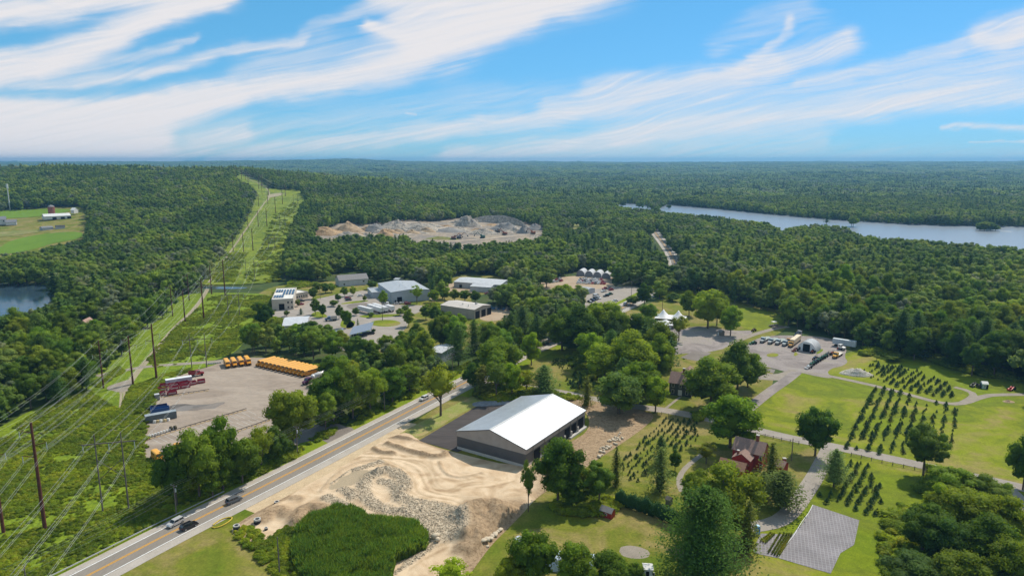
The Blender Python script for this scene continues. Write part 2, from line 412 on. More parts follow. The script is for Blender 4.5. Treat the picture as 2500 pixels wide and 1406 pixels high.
def reed_clump(seed, H=2.6, S=.75, n=60):
    C = Crown(seed); r = C.r; x = r.uniform(-S, S, n); y = r.uniform(-S, S, n); h = H * r.uniform(.6, 1.1, n); a = r.uniform(0, 6.3, n); w_ = .10
    ln = r.normal(size=(n, 2)) * .28
    P = np.stack([np.column_stack([x - np.cos(a) * w_, y - np.sin(a) * w_, h * 0]), np.column_stack([x + np.cos(a) * w_, y + np.sin(a) * w_, h * 0]),
                  np.column_stack([x + ln[:, 0] + np.cos(a) * w_, y + ln[:, 1] + np.sin(a) * w_, h * .75]), np.column_stack([x + ln[:, 0] * 1.8, y + ln[:, 1] * 1.8, h])], 1).reshape(-1, 3)
    C.V.append(P); C.Q.append(np.arange(4 * n).reshape(-1, 4)); C.v.append(np.repeat(r.uniform(.2, .8, n), 4)); C.n += 4 * n
    return C

LEAF = foliage('broadleaf_foliage', [(0.114, 0.189, 0.020), (0.144, 0.227, 0.021), (0.183, 0.260, 0.024), (0.123, 0.204, 0.026), (0.209, 0.265, 0.030), (0.093, 0.166, 0.021)], .5)
LEAFW = foliage('woodland_foliage', [(0.129, 0.215, 0.034), (0.176, 0.264, 0.038), (0.228, 0.314, 0.043), (0.142, 0.225, 0.049), (0.249, 0.310, 0.069), (0.095, 0.170, 0.036), (0.189, 0.249, 0.061), (0.249, 0.279, 0.201)], .5)
NEED = foliage('pine_needles', [(.065, .130, .030), (.095, .170, .034), (.120, .190, .038), (.080, .145, .038)], .38)
XM = foliage('spruce_needles', [(.050, .100, .030), (.066, .125, .036), (.060, .110, .044), (.085, .130, .032)], .25)
SHRUB = foliage('shrub_foliage', [(.175, .255, .022), (.235, .310, .024), (.140, .200, .026), (.290, .325, .034), (.220, .300, .020)], .5, ns=.075)
REED = foliage('reed_leaves', [(0.122, 0.247, 0.051), (0.094, 0.196, 0.046), (0.229, 0.299, 0.043), (0.157, 0.269, 0.040), (0.114, 0.222, 0.052), (0.215, 0.294, 0.043)], .5)
BARK = surf('bark', [(.10, .075, .055), (.17, .14, .11)], .8, fine=6, fine_amt=.3, obj=True)
def proto(C, name, fm):
    C, tr = C if isinstance(C, tuple) else (C, None)
    return C.mesh(name, [fm, BARK], tr)
# hero meshes: crown and trunk apart
def hero(C, fm, kind):
    C, tr = C; cm = C.mesh(kind + '_crown', [fm]); tm = np_mesh(kind + '_trunk', tr[0], [tr[1]], mats=[BARK]); return cm, tm
HERO = {
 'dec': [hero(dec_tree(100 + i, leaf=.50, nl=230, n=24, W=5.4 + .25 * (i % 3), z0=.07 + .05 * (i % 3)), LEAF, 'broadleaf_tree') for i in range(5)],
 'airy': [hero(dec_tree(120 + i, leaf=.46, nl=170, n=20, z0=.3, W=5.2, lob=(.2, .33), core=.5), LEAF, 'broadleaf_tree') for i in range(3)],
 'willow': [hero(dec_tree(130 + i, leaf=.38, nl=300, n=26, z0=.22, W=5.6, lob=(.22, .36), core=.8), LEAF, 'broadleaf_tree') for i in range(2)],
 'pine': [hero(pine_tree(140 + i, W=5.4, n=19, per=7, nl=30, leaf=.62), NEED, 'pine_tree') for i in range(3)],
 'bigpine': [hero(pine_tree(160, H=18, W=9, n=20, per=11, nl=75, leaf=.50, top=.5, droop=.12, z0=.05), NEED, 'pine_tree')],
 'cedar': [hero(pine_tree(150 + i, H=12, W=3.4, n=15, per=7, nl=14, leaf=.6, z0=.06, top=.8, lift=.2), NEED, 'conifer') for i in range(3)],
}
# woodland meshes for the far woods: kept in a collection of their own, outside the scene
def lib(name, meshes):
    c = bpy.data.collections.new(name)
    for i, me in enumerate(meshes):
        o = bpy.data.objects.new('%s_%02d' % (name, i), me); c.objects.link(o)
    return c
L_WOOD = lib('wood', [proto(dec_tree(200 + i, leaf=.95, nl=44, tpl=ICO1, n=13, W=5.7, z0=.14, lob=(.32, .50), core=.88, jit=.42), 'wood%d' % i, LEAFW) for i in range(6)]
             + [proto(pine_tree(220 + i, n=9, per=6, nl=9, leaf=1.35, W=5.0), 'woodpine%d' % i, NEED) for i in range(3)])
L_CANOPY = lib('canopy', [proto(clump(240 + i), 'clump%d' % i, LEAFW) for i in range(6)])
L_FAR = lib('canopyfar', [proto(clump(260 + i, S=42, n=22, r0=(8, 14), z=(3, 11)), 'farclump%d' % i, LEAFW) for i in range(4)])
L_BUSH = lib('bush', [proto(bush(280 + i, W=1.3 + .35 * (i % 3), H=1.2 + .3 * (i % 2)), 'bush%d' % i, SHRUB) for i in range(5)])
L_REED = lib('reed', [proto(reed_clump(300 + i), 'reed%d' % i, REED) for i in range(4)])

def scatter(name, coll, P, rot, scl, idx, label, kind='stuff'):
    """one object of kind stuff: its points carry the meshes of a collection"""
    me = bpy.data.meshes.new(name); P = np.asarray(P, np.float32); n = len(P)
    me.vertices.add(n); me.vertices.foreach_set('co', P.ravel())
    for k, t, d in (('rot', 'FLOAT', rot), ('scl', 'FLOAT_VECTOR', scl), ('idx', 'INT', idx)):
        a = me.attributes.new(k, t, 'POINT'); a.data.foreach_set('vector' if t == 'FLOAT_VECTOR' else 'value', np.asarray(d, np.int32 if t == 'INT' else np.float32).ravel())
    o = link(name, me, None); tag(o, label, None, None, kind)
    g = bpy.data.node_groups.new(name, 'GeometryNodeTree'); g.interface.new_socket('Geometry', in_out='INPUT', socket_type='NodeSocketGeometry'); g.interface.new_socket('Geometry', in_out='OUTPUT', socket_type='NodeSocketGeometry')
    N = g.nodes; gi = N.new('NodeGroupInput'); go = N.new('NodeGroupOutput'); ip = N.new('GeometryNodeInstanceOnPoints'); ci = N.new('GeometryNodeCollectionInfo')
    ci.inputs['Collection'].default_value = coll; ci.inputs['Separate Children'].default_value = True; ci.inputs['Reset Children'].default_value = True
    def attr(nm, dt):
        a = N.new('GeometryNodeInputNamedAttribute'); a.data_type = dt; a.inputs['Name'].default_value = nm; return a.outputs['Attribute']
    cx = N.new('ShaderNodeCombineXYZ'); g.links.new(attr('rot', 'FLOAT'), cx.inputs[2])
    g.links.new(gi.outputs[0], ip.inputs['Points']); g.links.new(ci.outputs[0], ip.inputs['Instance']); ip.inputs['Pick Instance'].default_value = True
    g.links.new(attr('idx', 'INT'), ip.inputs['Instance Index']); g.links.new(cx.outputs[0], ip.inputs['Rotation']); g.links.new(attr('scl', 'FLOAT_VECTOR'), ip.inputs['Scale'])
    g.links.new(ip.outputs[0], go.inputs[0])
    md = o.modifiers.new('scatter', 'NODES'); md.node_group = g
    return o

# individual trees
_tree_count = [0]
_proto_trees = {}
KIND_NAME = {'bigpine': 'pine_tree', 'dec': 'broadleaf_tree', 'airy': 'broadleaf_tree', 'willow': 'broadleaf_tree', 'pine': 'pine_tree', 'cedar': 'conifer'}
BASE_H = {'bigpine': 18., 'dec': 15., 'airy': 15., 'willow': 15., 'pine': 18., 'cedar': 12.}
BASE_W = {'bigpine': 17.5, 'dec': 14., 'airy': 12.6, 'willow': 14.2, 'pine': 10.6, 'cedar': 7.4}
def put_tree(kind, x, y, H, Wd, label, group=None, tint=(1, 1, 1), var=None, rz=None):
    k = _tree_count[0]; _tree_count[0] += 1
    cm, tm = HERO[kind][(k if var is None else var) % len(HERO[kind])]
    nm = KIND_NAME[kind]
    e = empty(nm, (x, y, float(height(x, y))), R.uniform(0, 6.28) if rz is None else rz, label, 'tree', group)
    sx = Wd / BASE_W[kind]; e.scale = (sx, sx, H / BASE_H[kind])
    a = link('crown', cm, None, e); b = link('trunk', tm, None, e)
    a.color = (*tint, 1)
    return e

# ---------------------------------------------------------------- the ground sheet
def axis(n, a, lim, neg=1.0):
    s = np.linspace(-neg, 1, n); return np.sinh(s * a) / np.sinh(a) * lim
xs = axis(331, 4.2, 16000); ys = np.concatenate([np.linspace(-3000, -40, 12), axis(331, 4.4, 16000, 0.0)[1:] - 20])
ys = np.unique(np.concatenate([ys, np.arange(600, 2600, 22.)]))
X, Y = np.meshgrid(xs, ys); Z = height(X, Y)
nx, ny = len(xs), len(ys); i = np.arange(ny - 1)[:, None] * nx + np.arange(nx - 1)[None]
Fq = np.stack([i, i + 1, i + nx + 1, i + nx], -1).reshape(-1, 4)
M_FLOOR = surf('woodland_floor', [(.030, .045, .014), (.055, .085, .020), (.09, .085, .04)], .05, fine=1.2, fine_amt=.4)
tag(link('ground', np_mesh('ground', np.stack([X, Y, Z], -1).reshape(-1, 3), [Fq], smooth=True), M_FLOOR), 'wooded rolling ground reaching the horizon', kind='structure')

# ---------------------------------------------------------------- what stays open (outlines seen in the photograph)
OPEN = {
 'corridor': [(-80, 1110), (40, 1035), (110, 1000), (215, 955), (262, 912), (300, 880), (380, 800), (430, 745), (513, 682), (543, 625), (600, 545), (632, 480), (622, 458), (590, 440), (568, 428), (588, 424), (640, 446), (665, 462), (738, 468), (738, 482), (728, 505), (700, 560), (688, 620), (662, 690), (640, 715), (600, 775), (590, 810), (565, 840), (500, 875), (640, 880), (350, 1010), (352, 1060), (400, 1170), (420, 1230), (300, 1330), (180, 1480), (-80, 1480)],
 'buslot': [(350, 1060), (375, 960), (400, 925), (520, 885), (560, 868), (640, 872), (700, 876), (800, 905), (806, 935), (785, 960), (735, 990), (690, 1010), (640, 1040), (560, 1050), (500, 1090), (420, 1140), (405, 1170), (352, 1130)],
 'road': [(120, 1480), (330, 1285), (600, 1150), (840, 1040), (1000, 958), (1100, 905), (1185, 872), (1215, 900), (1160, 960), (1150, 1480)],
 'site': [(330, 1480), (560, 1290), (900, 1060), (1000, 1050), (1140, 965), (1330, 955), (1430, 985), (1560, 1010), (1640, 1010), (1715, 1020), (1850, 1050), (2500, 1170), (2600, 1480)],
 'farm': [(1560, 1010), (1620, 985), (1640, 930), (1670, 850), (1640, 800), (1560, 790), (1520, 780), (1540, 765), (1600, 735), (1640, 720), (1690, 715), (1760, 722), (1800, 745), (1905, 765), (1915, 795), (1990, 812), (2090, 838), (2150, 868), (2230, 880), (2300, 893), (2380, 922), (2530, 950), (2600, 1300), (1800, 1060)],
 'meadow': [(1270, 870), (1330, 858), (1430, 880), (1440, 950), (1360, 975), (1290, 960)],
 'local': [(1330, 945), (1440, 968), (1440, 990), (1340, 970)],
 'park': [(640, 755), (655, 700), (760, 690), (800, 700), (810, 668), (890, 662), (905, 690), (930, 690), (1010, 683), (1055, 715), (1060, 735), (1100, 700), (1110, 672), (1215, 672), (1215, 700), (1150, 712), (1070, 728), (1076, 740), (1190, 740), (1240, 765), (1220, 775), (1190, 770), (1080, 760), (1070, 740), (1050, 770), (1000, 796), (985, 812), (940, 822), (885, 826), (850, 812), (815, 796), (760, 790), (700, 784), (650, 778)],
 'yard': [(1320, 700), (1330, 685), (1400, 670), (1405, 660), (1490, 662), (1490, 690), (1500, 702), (1550, 702), (1590, 706), (1620, 700), (1600, 722), (1530, 760), (1505, 765), (1470, 742), (1435, 748), (1435, 705), (1400, 700)],
 'farroad': [(1583, 564), (1614, 566), (1622, 592), (1650, 622), (1660, 652), (1640, 652), (1625, 618), (1600, 595)],
 'quarry': [(762, 572), (775, 562), (800, 560), (830, 548), (860, 545), (885, 553), (905, 547), (945, 552), (965, 542), (1000, 540), (1040, 543), (1090, 540), (1130, 533), (1160, 538), (1215, 536), (1262, 540), (1290, 549), (1318, 552), (1325, 566), (1318, 578), (1280, 580), (1240, 588), (1200, 585), (1150, 593), (1105, 591), (1060, 585), (1010, 577), (985, 570), (955, 576), (920, 567), (890, 571), (850, 569), (815, 579), (790, 576)],
 'quarry2': [(1370, 549), (1420, 545), (1470, 549), (1470, 552), (1370, 554)],
 'farmfields': [(-120, 514), (10, 518), (120, 508), (200, 506), (210, 520), (207, 555), (200, 585), (140, 592), (90, 610), (0, 617), (-120, 630)],
 'lake': [(1484, 500), (1520, 497), (1570, 500), (1605, 511), (1630, 500), (1650, 502), (1750, 511), (1850, 521), (1955, 531), (2090, 541), (2200, 548), (2350, 553), (2640, 556), (2640, 606), (2500, 602), (2390, 592), (2240, 583), (2180, 578), (2100, 571), (2080, 552), (1985, 545), (1900, 555), (1870, 540), (1800, 535), (1755, 525), (1700, 522), (1640, 517), (1560, 507)],
 'pond': [(-200, 698), (60, 698), (125, 702), (140, 712), (100, 742), (60, 752), (0, 762), (-200, 790)],
 'stream': [(500, 697), (610, 697), (600, 710), (500, 708)],
}
WORLD_CLEAR = [(*G(np.array([x_]), np.array([y_]))[0][:2], 9.0) for x_, y_ in ((745, 893), (770, 895), (795, 897), (815, 905), (720, 885))]   # filled with (x, y, radius) of things that trees must not touch
"""trees are kept off a place when their foot, middle or top would stand in an open area"""
def open_mask(x, y, h, r, names=None, infl=0.0):
    z = height(x, y); bad = np.zeros(len(x), bool)
    dist = np.maximum(y, 30)
    for fz, fx in ((0, 0), (.5, -.7), (.5, .7), (.95, 0), (.8, -.6), (.8, .6)):
        p = proj(np.stack([x + fx * r, y, z + h * fz], -1))
        for k, poly in OPEN.items():
            if names and k not in names: continue
            bad |= in_poly(p[:, 0], p[:, 1], poly)
    return bad
def grid_pts(y0, y1, s, umax=.86):
    ys_ = np.arange(y0, y1, s); out = []
    for yy in ys_:
        xr = yy * umax + 40; xx = np.arange(-xr, xr, s); out.append(np.column_stack([xx + NR.uniform(-.42, .42, len(xx)) * s, yy + NR.uniform(-.42, .42, len(xx)) * s]))
    return np.vstack(out)
P1 = grid_pts(230, 1750, 8.9)
n1 = len(P1); den = fbm(P1[:, 0] / 60, P1[:, 1] / 60, 3, 1)
Hh = NR.uniform(10.5, 18.5, n1) * (1 + .25 * den); pineish = (fbm(P1[:, 0] / 110 + 7, P1[:, 1] / 110, 3, 3) + NR.normal(size=n1) * .26) > .47
Hh = np.where(pineish, Hh * 1.15, Hh); _rt = sstep(.18, .34, P1[:, 0] / P1[:, 1]) * sstep(900, 600, P1[:, 1]); Hh = Hh * (1 + .28 * _rt)
Ww = np.where(pineish, Hh * .58, np.clip(Hh * NR.uniform(.75, 1.12, n1), 8, 17))
bad = open_mask(P1[:, 0], P1[:, 1], Hh, Ww * .5)
pz = proj(np.column_stack([P1, height(P1[:, 0], P1[:, 1]) + Hh * .6]))
bad |= (pz[:, 0] < -260) | (pz[:, 0] > 2760) | (pz[:, 1] > 1560)
P1, Hh, Ww, pineish = P1[~bad], Hh[~bad], Ww[~bad], pineish[~bad]

# ---------------------------------------------------------------- ground surfaces
M_LAWN = surf('lawn_grass', [(.095, .150, .006), (.150, .195, .007), (.125, .155, .012), (.185, .215, .009), (.240, .200, .060), (.140, .165, .012)], .022, [.26, .40, .47, .54, .64, .76], fine=2.2, fine_amt=.2, dist=1.0, mid=.16)
M_LAWN2 = surf('mown_grass', [(.090, .135, .009), (.150, .160, .020), (.235, .190, .065), (.130, .155, .014)], .05, [.3, .47, .6, .75], fine=1.6, fine_amt=.22, dist=.8, mid=.18)
M_MEADOW = surf('meadow_grass', [(.07, .11, .012), (.12, .175, .012), (.17, .23, .014), (.11, .16, .014), (.20, .20, .04)], .13, [.25, .4, .55, .66, .82], fine=1.0, fine_amt=.45, dist=.8)
M_HILLCUT = surf('cut_grass', [(.07, .11, .012), (.13, .175, .016), (.19, .23, .022), (.10, .14, .016)], .03, [.3, .45, .6, .75], fine=.5, fine_amt=.35, dist=.8, mid=.3, midscale=.11)
M_FIELD = surf('crop_field', [(.10, .18, .014), (.14, .23, .018)], .01, fine=.2, fine_amt=.12)
M_TAN = surf('dry_field', [(.26, .22, .09), (.17, .19, .05), (.3, .25, .12)], .03, fine=.3, fine_amt=.2)
M_ROAD = surf('asphalt', [(.215, .188, .158), (.250, .220, .188)], .15, fine=5, fine_amt=.12, stretch=(-1.06, 1, .15))
M_SHOULD = surf('road_shoulder', [(.35, .31, .265), (.42, .375, .325)], .2, fine=3, fine_amt=.12)
M_LOCAL = surf('old_asphalt', [(.27, .235, .20), (.34, .30, .26)], .15, fine=3, fine_amt=.14)
M_YARD = surf('yard_asphalt', [(.235, .185, .145), (.32, .262, .21), (.37, .31, .252)], .05, [.3, .5, .72], fine=1.5, fine_amt=.12, dist=1.2, mid=.12, midscale=.5, stretch=(.45, .5, 1.6))
M_DARKPAD = surf('stained_asphalt', [(.17, .145, .125), (.23, .20, .175)], .1, fine=1.5, fine_amt=.12)
M_NEWASP = surf('new_asphalt', [(.060, .052, .050), (.085, .074, .07)], .12, fine=.8, fine_amt=.2, stretch=(-1.0, .3, 2.2))
M_FARMLOT = surf('farm_yard_surface', [(.20, .17, .155), (.29, .25, .23), (.26, .25, .15)], .07, [.35, .55, .8], fine=1.2, fine_amt=.16, dist=1)
M_GRAVEL = surf('gravel', [(.235, .20, .16), (.31, .27, .22)], .25, fine=4, fine_amt=.22)
M_TRACK = surf('dirt_track', [(.27, .23, .15), (.36, .31, .21)], .3, fine=3, fine_amt=.25)
M_YARDDIRT = surf('dirt_yard', [(.33, .24, .16), (.42, .33, .235)], .06, fine=1.5, fine_amt=.15)
M_YEL = surf('yellow_paint', [(.62, .30, .02)], fine=3, fine_amt=.2)
M_WHITE = surf('white_paint', [(.82, .82, .80)], fine=3, fine_amt=.2)
M_LINE = surf('worn_line_paint', [(.46, .45, .42)], fine=2, fine_amt=.25)
M_CONC = surf('concrete', [(.42, .40, .37), (.50, .48, .45)], .4, fine=4, fine_amt=.15, obj=True)
def water(name, base, rough, bump, sc):
    m, n, o = new_mat(name); v = n.nodes.new('ShaderNodeNewGeometry').outputs['Position']; t = noise(n, v, sc, 3, .6)
    b = n.nodes.new('ShaderNodeBsdfPrincipled'); b.inputs['Base Color'].default_value = (*base, 1); b.inputs['Roughness'].default_value = rough; b.inputs['IOR'].default_value = 1.33
    bp = n.nodes.new('ShaderNodeBump'); bp.inputs['Distance'].default_value = bump; n.links.new(t.outputs[0], bp.inputs['Height']); n.links.new(bp.outputs[0], b.inputs['Normal'])
    n.links.new(b.outputs[0], o.inputs[0]); return m
M_LAKE = water('lake_water', (.20, .235, .28), .28, .25, .25)
M_POND = water('pond_water', (.03, .055, .08), .12, .06, .3)

sheet('lake', [(1480, 501), (1520, 496), (1570, 499), (1610, 509), (1630, 499), (1650, 500), (1750, 510), (1850, 520), (1955, 529), (2090, 539), (2200, 546), (2350, 551), (2720, 556), (2720, 625), (2500, 620), (2300, 602), (2180, 596), (2060, 588), (1985, 562), (1900, 572), (1800, 552), (1700, 536), (1640, 530), (1560, 518), (1500, 508)], .25, M_LAKE, label='long pale blue lake behind the woods')
cover_later = 1
sheet('pond', [(-260, 690), (60, 692), (125, 697), (150, 708), (120, 745), (60, 765), (0, 775), (-260, 800)], .12, M_POND, label='dark blue pond among the trees')
sheet('stream', [(492, 699), (560, 701), (612, 702), (590, 705), (540, 706), (492, 705)], .12, M_POND)

def cover(name, poly, z, mat, label=None, smooth=2, cell=None, jit=.6, **k): return sheet(name, poly, z, mat, smooth, cell, 'structure', label, None, None, jit)
cover('meadow', [(-140, 1120), (20, 1030), (110, 985), (200, 935), (250, 885), (300, 840), (370, 775), (430, 722), (500, 714), (660, 716), (690, 740), (620, 800), (600, 830), (570, 866), (500, 885), (640, 885), (420, 950), (350, 1040), (352, 1080), (400, 1180), (620, 1120), (700, 1095), (820, 1048), (840, 1050), (600, 1180), (330, 1320), (120, 1500), (-140, 1500)], .02, M_MEADOW, 'bright green scrubby grass under the power lines')
cover('hillside_cut', [(470, 696), (500, 655), (530, 615), (590, 540), (622, 480), (612, 455), (585, 440), (562, 428), (585, 420), (640, 440), (665, 458), (745, 466), (745, 485), (735, 510), (712, 560), (700, 620), (690, 690), (560, 697)], .5, M_HILLCUT, 'grassy power line cut climbing the wooded ridge', cell=25, jit=0)
cover('farm_field', [(-140, 512), (10, 516), (120, 506), (205, 505), (212, 520), (208, 560), (204, 590), (140, 600), (90, 622), (0, 632), (-140, 640)], .5, M_LAWN2, cell=30, jit=0)
cover('farm_field', [(-100, 520), (60, 513), (170, 511), (172, 518), (100, 530), (0, 536), (-100, 540)], .8, M_FIELD, cell=30, jit=0)
cover('farm_field', [(-100, 620), (0, 608), (20, 590), (100, 572), (203, 565), (202, 584), (140, 592), (80, 612), (0, 625), (-100, 635)], .8, M_FIELD, cell=30, jit=0)
cover('farm_field', [(-60, 572), (60, 563), (120, 561), (90, 570), (0, 580), (-60, 586)], .8, M_TAN, cell=30, jit=0)
cover('lawn', [(1760, 1060), (1800, 1010), (1945, 905), (2070, 860), (2110, 850), (2230, 868), (2380, 905), (2560, 935), (2640, 1210), (2440, 1195), (2060, 1100)], .02, M_LAWN, 'wide sunlit field beyond the lane')
cover('lawn', [(2035, 1085), (2270, 1140), (2450, 1180), (2700, 1260), (2700, 1600), (1740, 1600), (1800, 1330), (1850, 1290), (1960, 1210)], .025, M_LAWN)
cover('lawn', [(1480, 1200), (1440, 1150), (1560, 1045), (1590, 1000), (1730, 1015), (1860, 1050), (2010, 1085), (1990, 1150), (1880, 1290), (1760, 1330), (1640, 1290), (1620, 1230), (1540, 1220)], .03, M_LAWN2, 'mown yard around the red house and its tree rows')
cover('lawn', [(1120, 1560), (1180, 1380), (1240, 1290), (1310, 1215), (1400, 1180), (1520, 1200), (1640, 1260), (1800, 1300), (1800, 1600)], .015, M_LAWN2)
cover('lawn', [(250, 1500), (330, 1400), (560, 1280), (610, 1310), (680, 1360), (720, 1420), (740, 1560)], .03, M_LAWN2, 'mown grass corner beside the highway')
cover('lawn', [(1230, 900), (1290, 850), (1430, 850), (1560, 860), (1640, 790), (1520, 790), (1500, 770), (1600, 735), (1650, 712), (1760, 715), (1800, 738), (1920, 758), (1930, 800), (1850, 840), (1900, 925), (1850, 1000), (1790, 1045), (1600, 1000), (1440, 975), (1330, 950), (1250, 935)], .01, M_LAWN2, 'grass around the dark house and the tents')
cover('lawn', [(1790, 790), (1800, 745), (1905, 762), (1915, 800), (1840, 808)], .03, M_LAWN)
cover('lawn', [(560, 1285), (900, 1108), (1150, 935), (1300, 930), (1460, 960), (1600, 990), (1620, 1100), (1400, 1250), (1200, 1450), (1000, 1500), (600, 1420)], .004, M_LAWN2)
# business park
cover('business_park_ground', [(600, 745), (650, 700), (760, 688), (900, 685), (1060, 700), (1110, 672), (1235, 672), (1230, 705), (1120, 735), (1250, 755), (1250, 790), (1180, 800), (1110, 880), (1000, 870), (900, 860), (780, 835), (700, 830), (620, 790)], .01, M_LAWN2, jit=.3)
cover('pavement', [(640, 768), (650, 757), (720, 752), (760, 732), (810, 722), (830, 716), (870, 712), (895, 708), (925, 728), (960, 745), (1060, 745), (1010, 768), (1000, 772), (995, 800), (975, 815), (1010, 838), (940, 850), (880, 858), (860, 850), (830, 858), (800, 838), (760, 800), (700, 795), (690, 775)], .03, M_LOCAL, 'pale concrete yards and drives of the business park', jit=.3)
cover('pavement', [(720, 722), (755, 712), (770, 722), (740, 752), (725, 757), (712, 756)], .05, M_YARD)
for q in ([(757, 768), (775, 758), (800, 770), (796, 776), (765, 775)], [(832, 785), (842, 775), (868, 790), (860, 802), (830, 800)], [(829, 742), (850, 737), (898, 732), (900, 736), (840, 743)],
          [(870, 772), (900, 768), (980, 766), (975, 772), (900, 777)], [(852, 815), (880, 808), (905, 800), (905, 808), (860, 825)], [(870, 782), (862, 800), (845, 805), (848, 785)]):
    cover('grass_island', q, .06, M_LAWN, jit=0)
el = [(941 + 37 * math.cos(t), 789 + 8.2 * math.sin(t)) for t in np.linspace(0, 6.283, 25)[:-1]]
cover('grass_island', el, .07, M_LAWN, 'round grass island in the turning circle', smooth=0, jit=0)
cover('pavement', [(838, 745), (895, 737), (905, 748), (880, 760), (860, 757)], .05, M_DARKPAD, jit=0)
cover('dirt_yard', [(1068, 705), (1075, 695), (1110, 688), (1150, 700), (1180, 706), (1160, 720), (1100, 714)], .04, M_YARDDIRT)
cover('dirt_yard', [(1165, 775), (1195, 755), (1245, 755), (1250, 770), (1225, 782), (1185, 785)], .04, M_YARDDIRT)
cover('dirt_yard', [(1040, 700), (1060, 712), (1066, 735), (1050, 735)], .04, M_YARDDIRT)
cover('dirt_yard', [(1305, 705), (1325, 685), (1400, 672), (1500, 672), (1490, 690), (1510, 705), (1440, 722), (1420, 745), (1390, 710)], .03, M_YARDDIRT, 'brown dirt car yard in front of the arched sheds')
cover('car_park', [(1425, 752), (1435, 708), (1500, 700), (1562, 698), (1560, 715), (1520, 732), (1480, 758), (1440, 765)], .05, M_LOCAL, jit=0)
# farm yard and its drives
cover('farm_yard', [(1815, 845), (1850, 824), (1900, 818), (1960, 820), (2010, 822), (2070, 838), (2060, 868), (2075, 888), (2010, 905), (2040, 925), (1990, 918), (1950, 908), (1925, 915), (1912, 905), (1870, 895), (1820, 882)], .05, M_FARMLOT, 'worn purplish grey yard of the tree farm')
cover('farm_yard', [(1655, 812), (1690, 795), (1740, 800), (1795, 808), (1850, 806), (1800, 835), (1740, 862), (1640, 862), (1600, 895), (1590, 885), (1640, 850)], .045, M_FARMLOT)
cover('farm_yard', [(1520, 800), (1530, 775), (1590, 775), (1690, 800), (1640, 830), (1530, 830)], .04, M_FARMLOT)
cover('old_paving', [(1661, 873), (1694, 857), (1737, 861), (1708, 882), (1684, 878)], .06, M_DARKPAD, 'old dark paved square with a white line', smooth=0, jit=0)
cover('old_paving', [(1843, 903), (1850, 895), (1893, 902), (1889, 911)], .07, M_DARKPAD, smooth=0, jit=0)
cover('gravel_patch', [(1838, 915), (1860, 908), (1895, 916), (1930, 900), (1952, 906), (1925, 930), (1880, 928), (1840, 925)], .07, M_GRAVEL)
for q in ([(1868, 868), (1885, 860), (1903, 865), (1895, 871), (1878, 872)], [(1935, 865), (1945, 858), (1947, 866), (1940, 870)], [(1992, 862), (2006, 852), (2013, 853), (1996, 866)]): cover('grass_patch', q, .09, M_LAWN)
def road(name, pts, half, z, mat, label=None, step=4):
    C, t = path_pts(pts, step); return strip(name, C, half, -half, z, mat, label=label), C
LOC = [(1150, 935), (1240, 940), (1364, 956), (1430, 971), (1530, 990), (1620, 1001), (1708, 1017), (1850, 1051), (1945, 1073), (2037, 1090), (2204, 1126), (2349, 1158), (2440, 1177), (2640, 1225)]
_, C_LOC = road('lane', LOC, 3.1, .09, M_LOCAL, 'pale narrow lane between the fields')
road('lane', [(2430, 1172), (2470, 1205), (2510, 1250), (2560, 1330)], 3.0, .10, M_LOCAL)
_, C_DRV = road('driveway', [(2030, 1088), (2012, 1122), (1990, 1165), (1962, 1207), (1935, 1245), (1905, 1272), (1865, 1283), (1820, 1288)], 2.7, .11, M_LOCAL, 'curving stone edged driveway of the red house')
road('driveway', [(1780, 1035), (1842, 985), (1880, 955), (1918, 930), (1945, 908)], 2.6, .08, M_FARMLOT, 'grey farm drive climbing from the lane to the yard')
road('farm_track', [(1955, 908), (2010, 915), (2060, 925), (2150, 945), (2230, 966), (2290, 983), (2345, 988), (2390, 970), (2430, 962), (2640, 965)], 1.7, .08, M_GRAVEL, 'curved gravel track between the tree plots')
road('farm_track', [(2345, 986), (2385, 965), (2360, 952), (2330, 945)], 1.5, .085, M_GRAVEL)
road('farm_track', [(1800, 832), (1835, 818), (1870, 808), (1900, 800), (1925, 798)], 2.0, .07, M_GRAVEL)
road('garden_path', [(1713, 1110), (1690, 1127), (1665, 1150), (1655, 1175), (1665, 1200)], .9, .07, M_GRAVEL)
road('garden_path', [(1662, 968), (1640, 985), (1625, 997)], .6, .07, M_GRAVEL)
road('service_road', [(235, 918), (300, 905), (350, 895), (450, 888), (540, 882), (600, 872)], 2.2, .07, M_GRAVEL, 'pale gravel road crossing the power line cut')
road('dirt_track', [(300, 960), (322, 925), (350, 890), (385, 850), (430, 795), (462, 768), (490, 735), (510, 700)], 1.5, .06, M_TRACK, 'worn dirt track running under the power lines')
for dx in (-1, 1): road('dirt_track', [(300 + dx * 4, 955), (299 + dx * 4, 985), (295 + dx * 4, 1010), (283 + dx * 4, 1040), (268 + dx * 5, 1062)], .5, .055, M_TRACK)
cover('gravel_patch', [(255, 948), (285, 935), (320, 925), (325, 935), (315, 955), (285, 958)], .07, M_GRAVEL)
cover('gravel_patch', [(136, 1182), (148, 1158), (168, 1162), (158, 1182)], .08, M_GRAVEL, jit=0, smooth=0)
road('dirt_track', [(510, 692), (545, 640), (590, 575), (640, 505), (660, 480), (700, 474)], 1.0, .9, M_TRACK)
road('dirt_track', [(655, 490), (660, 470), (640, 452), (600, 436)], 1.0, .9, M_TRACK)
cover('gravel_patch', [(648, 480), (665, 474), (690, 472), (690, 478), (660, 484)], .9, M_TRACK, jit=0)
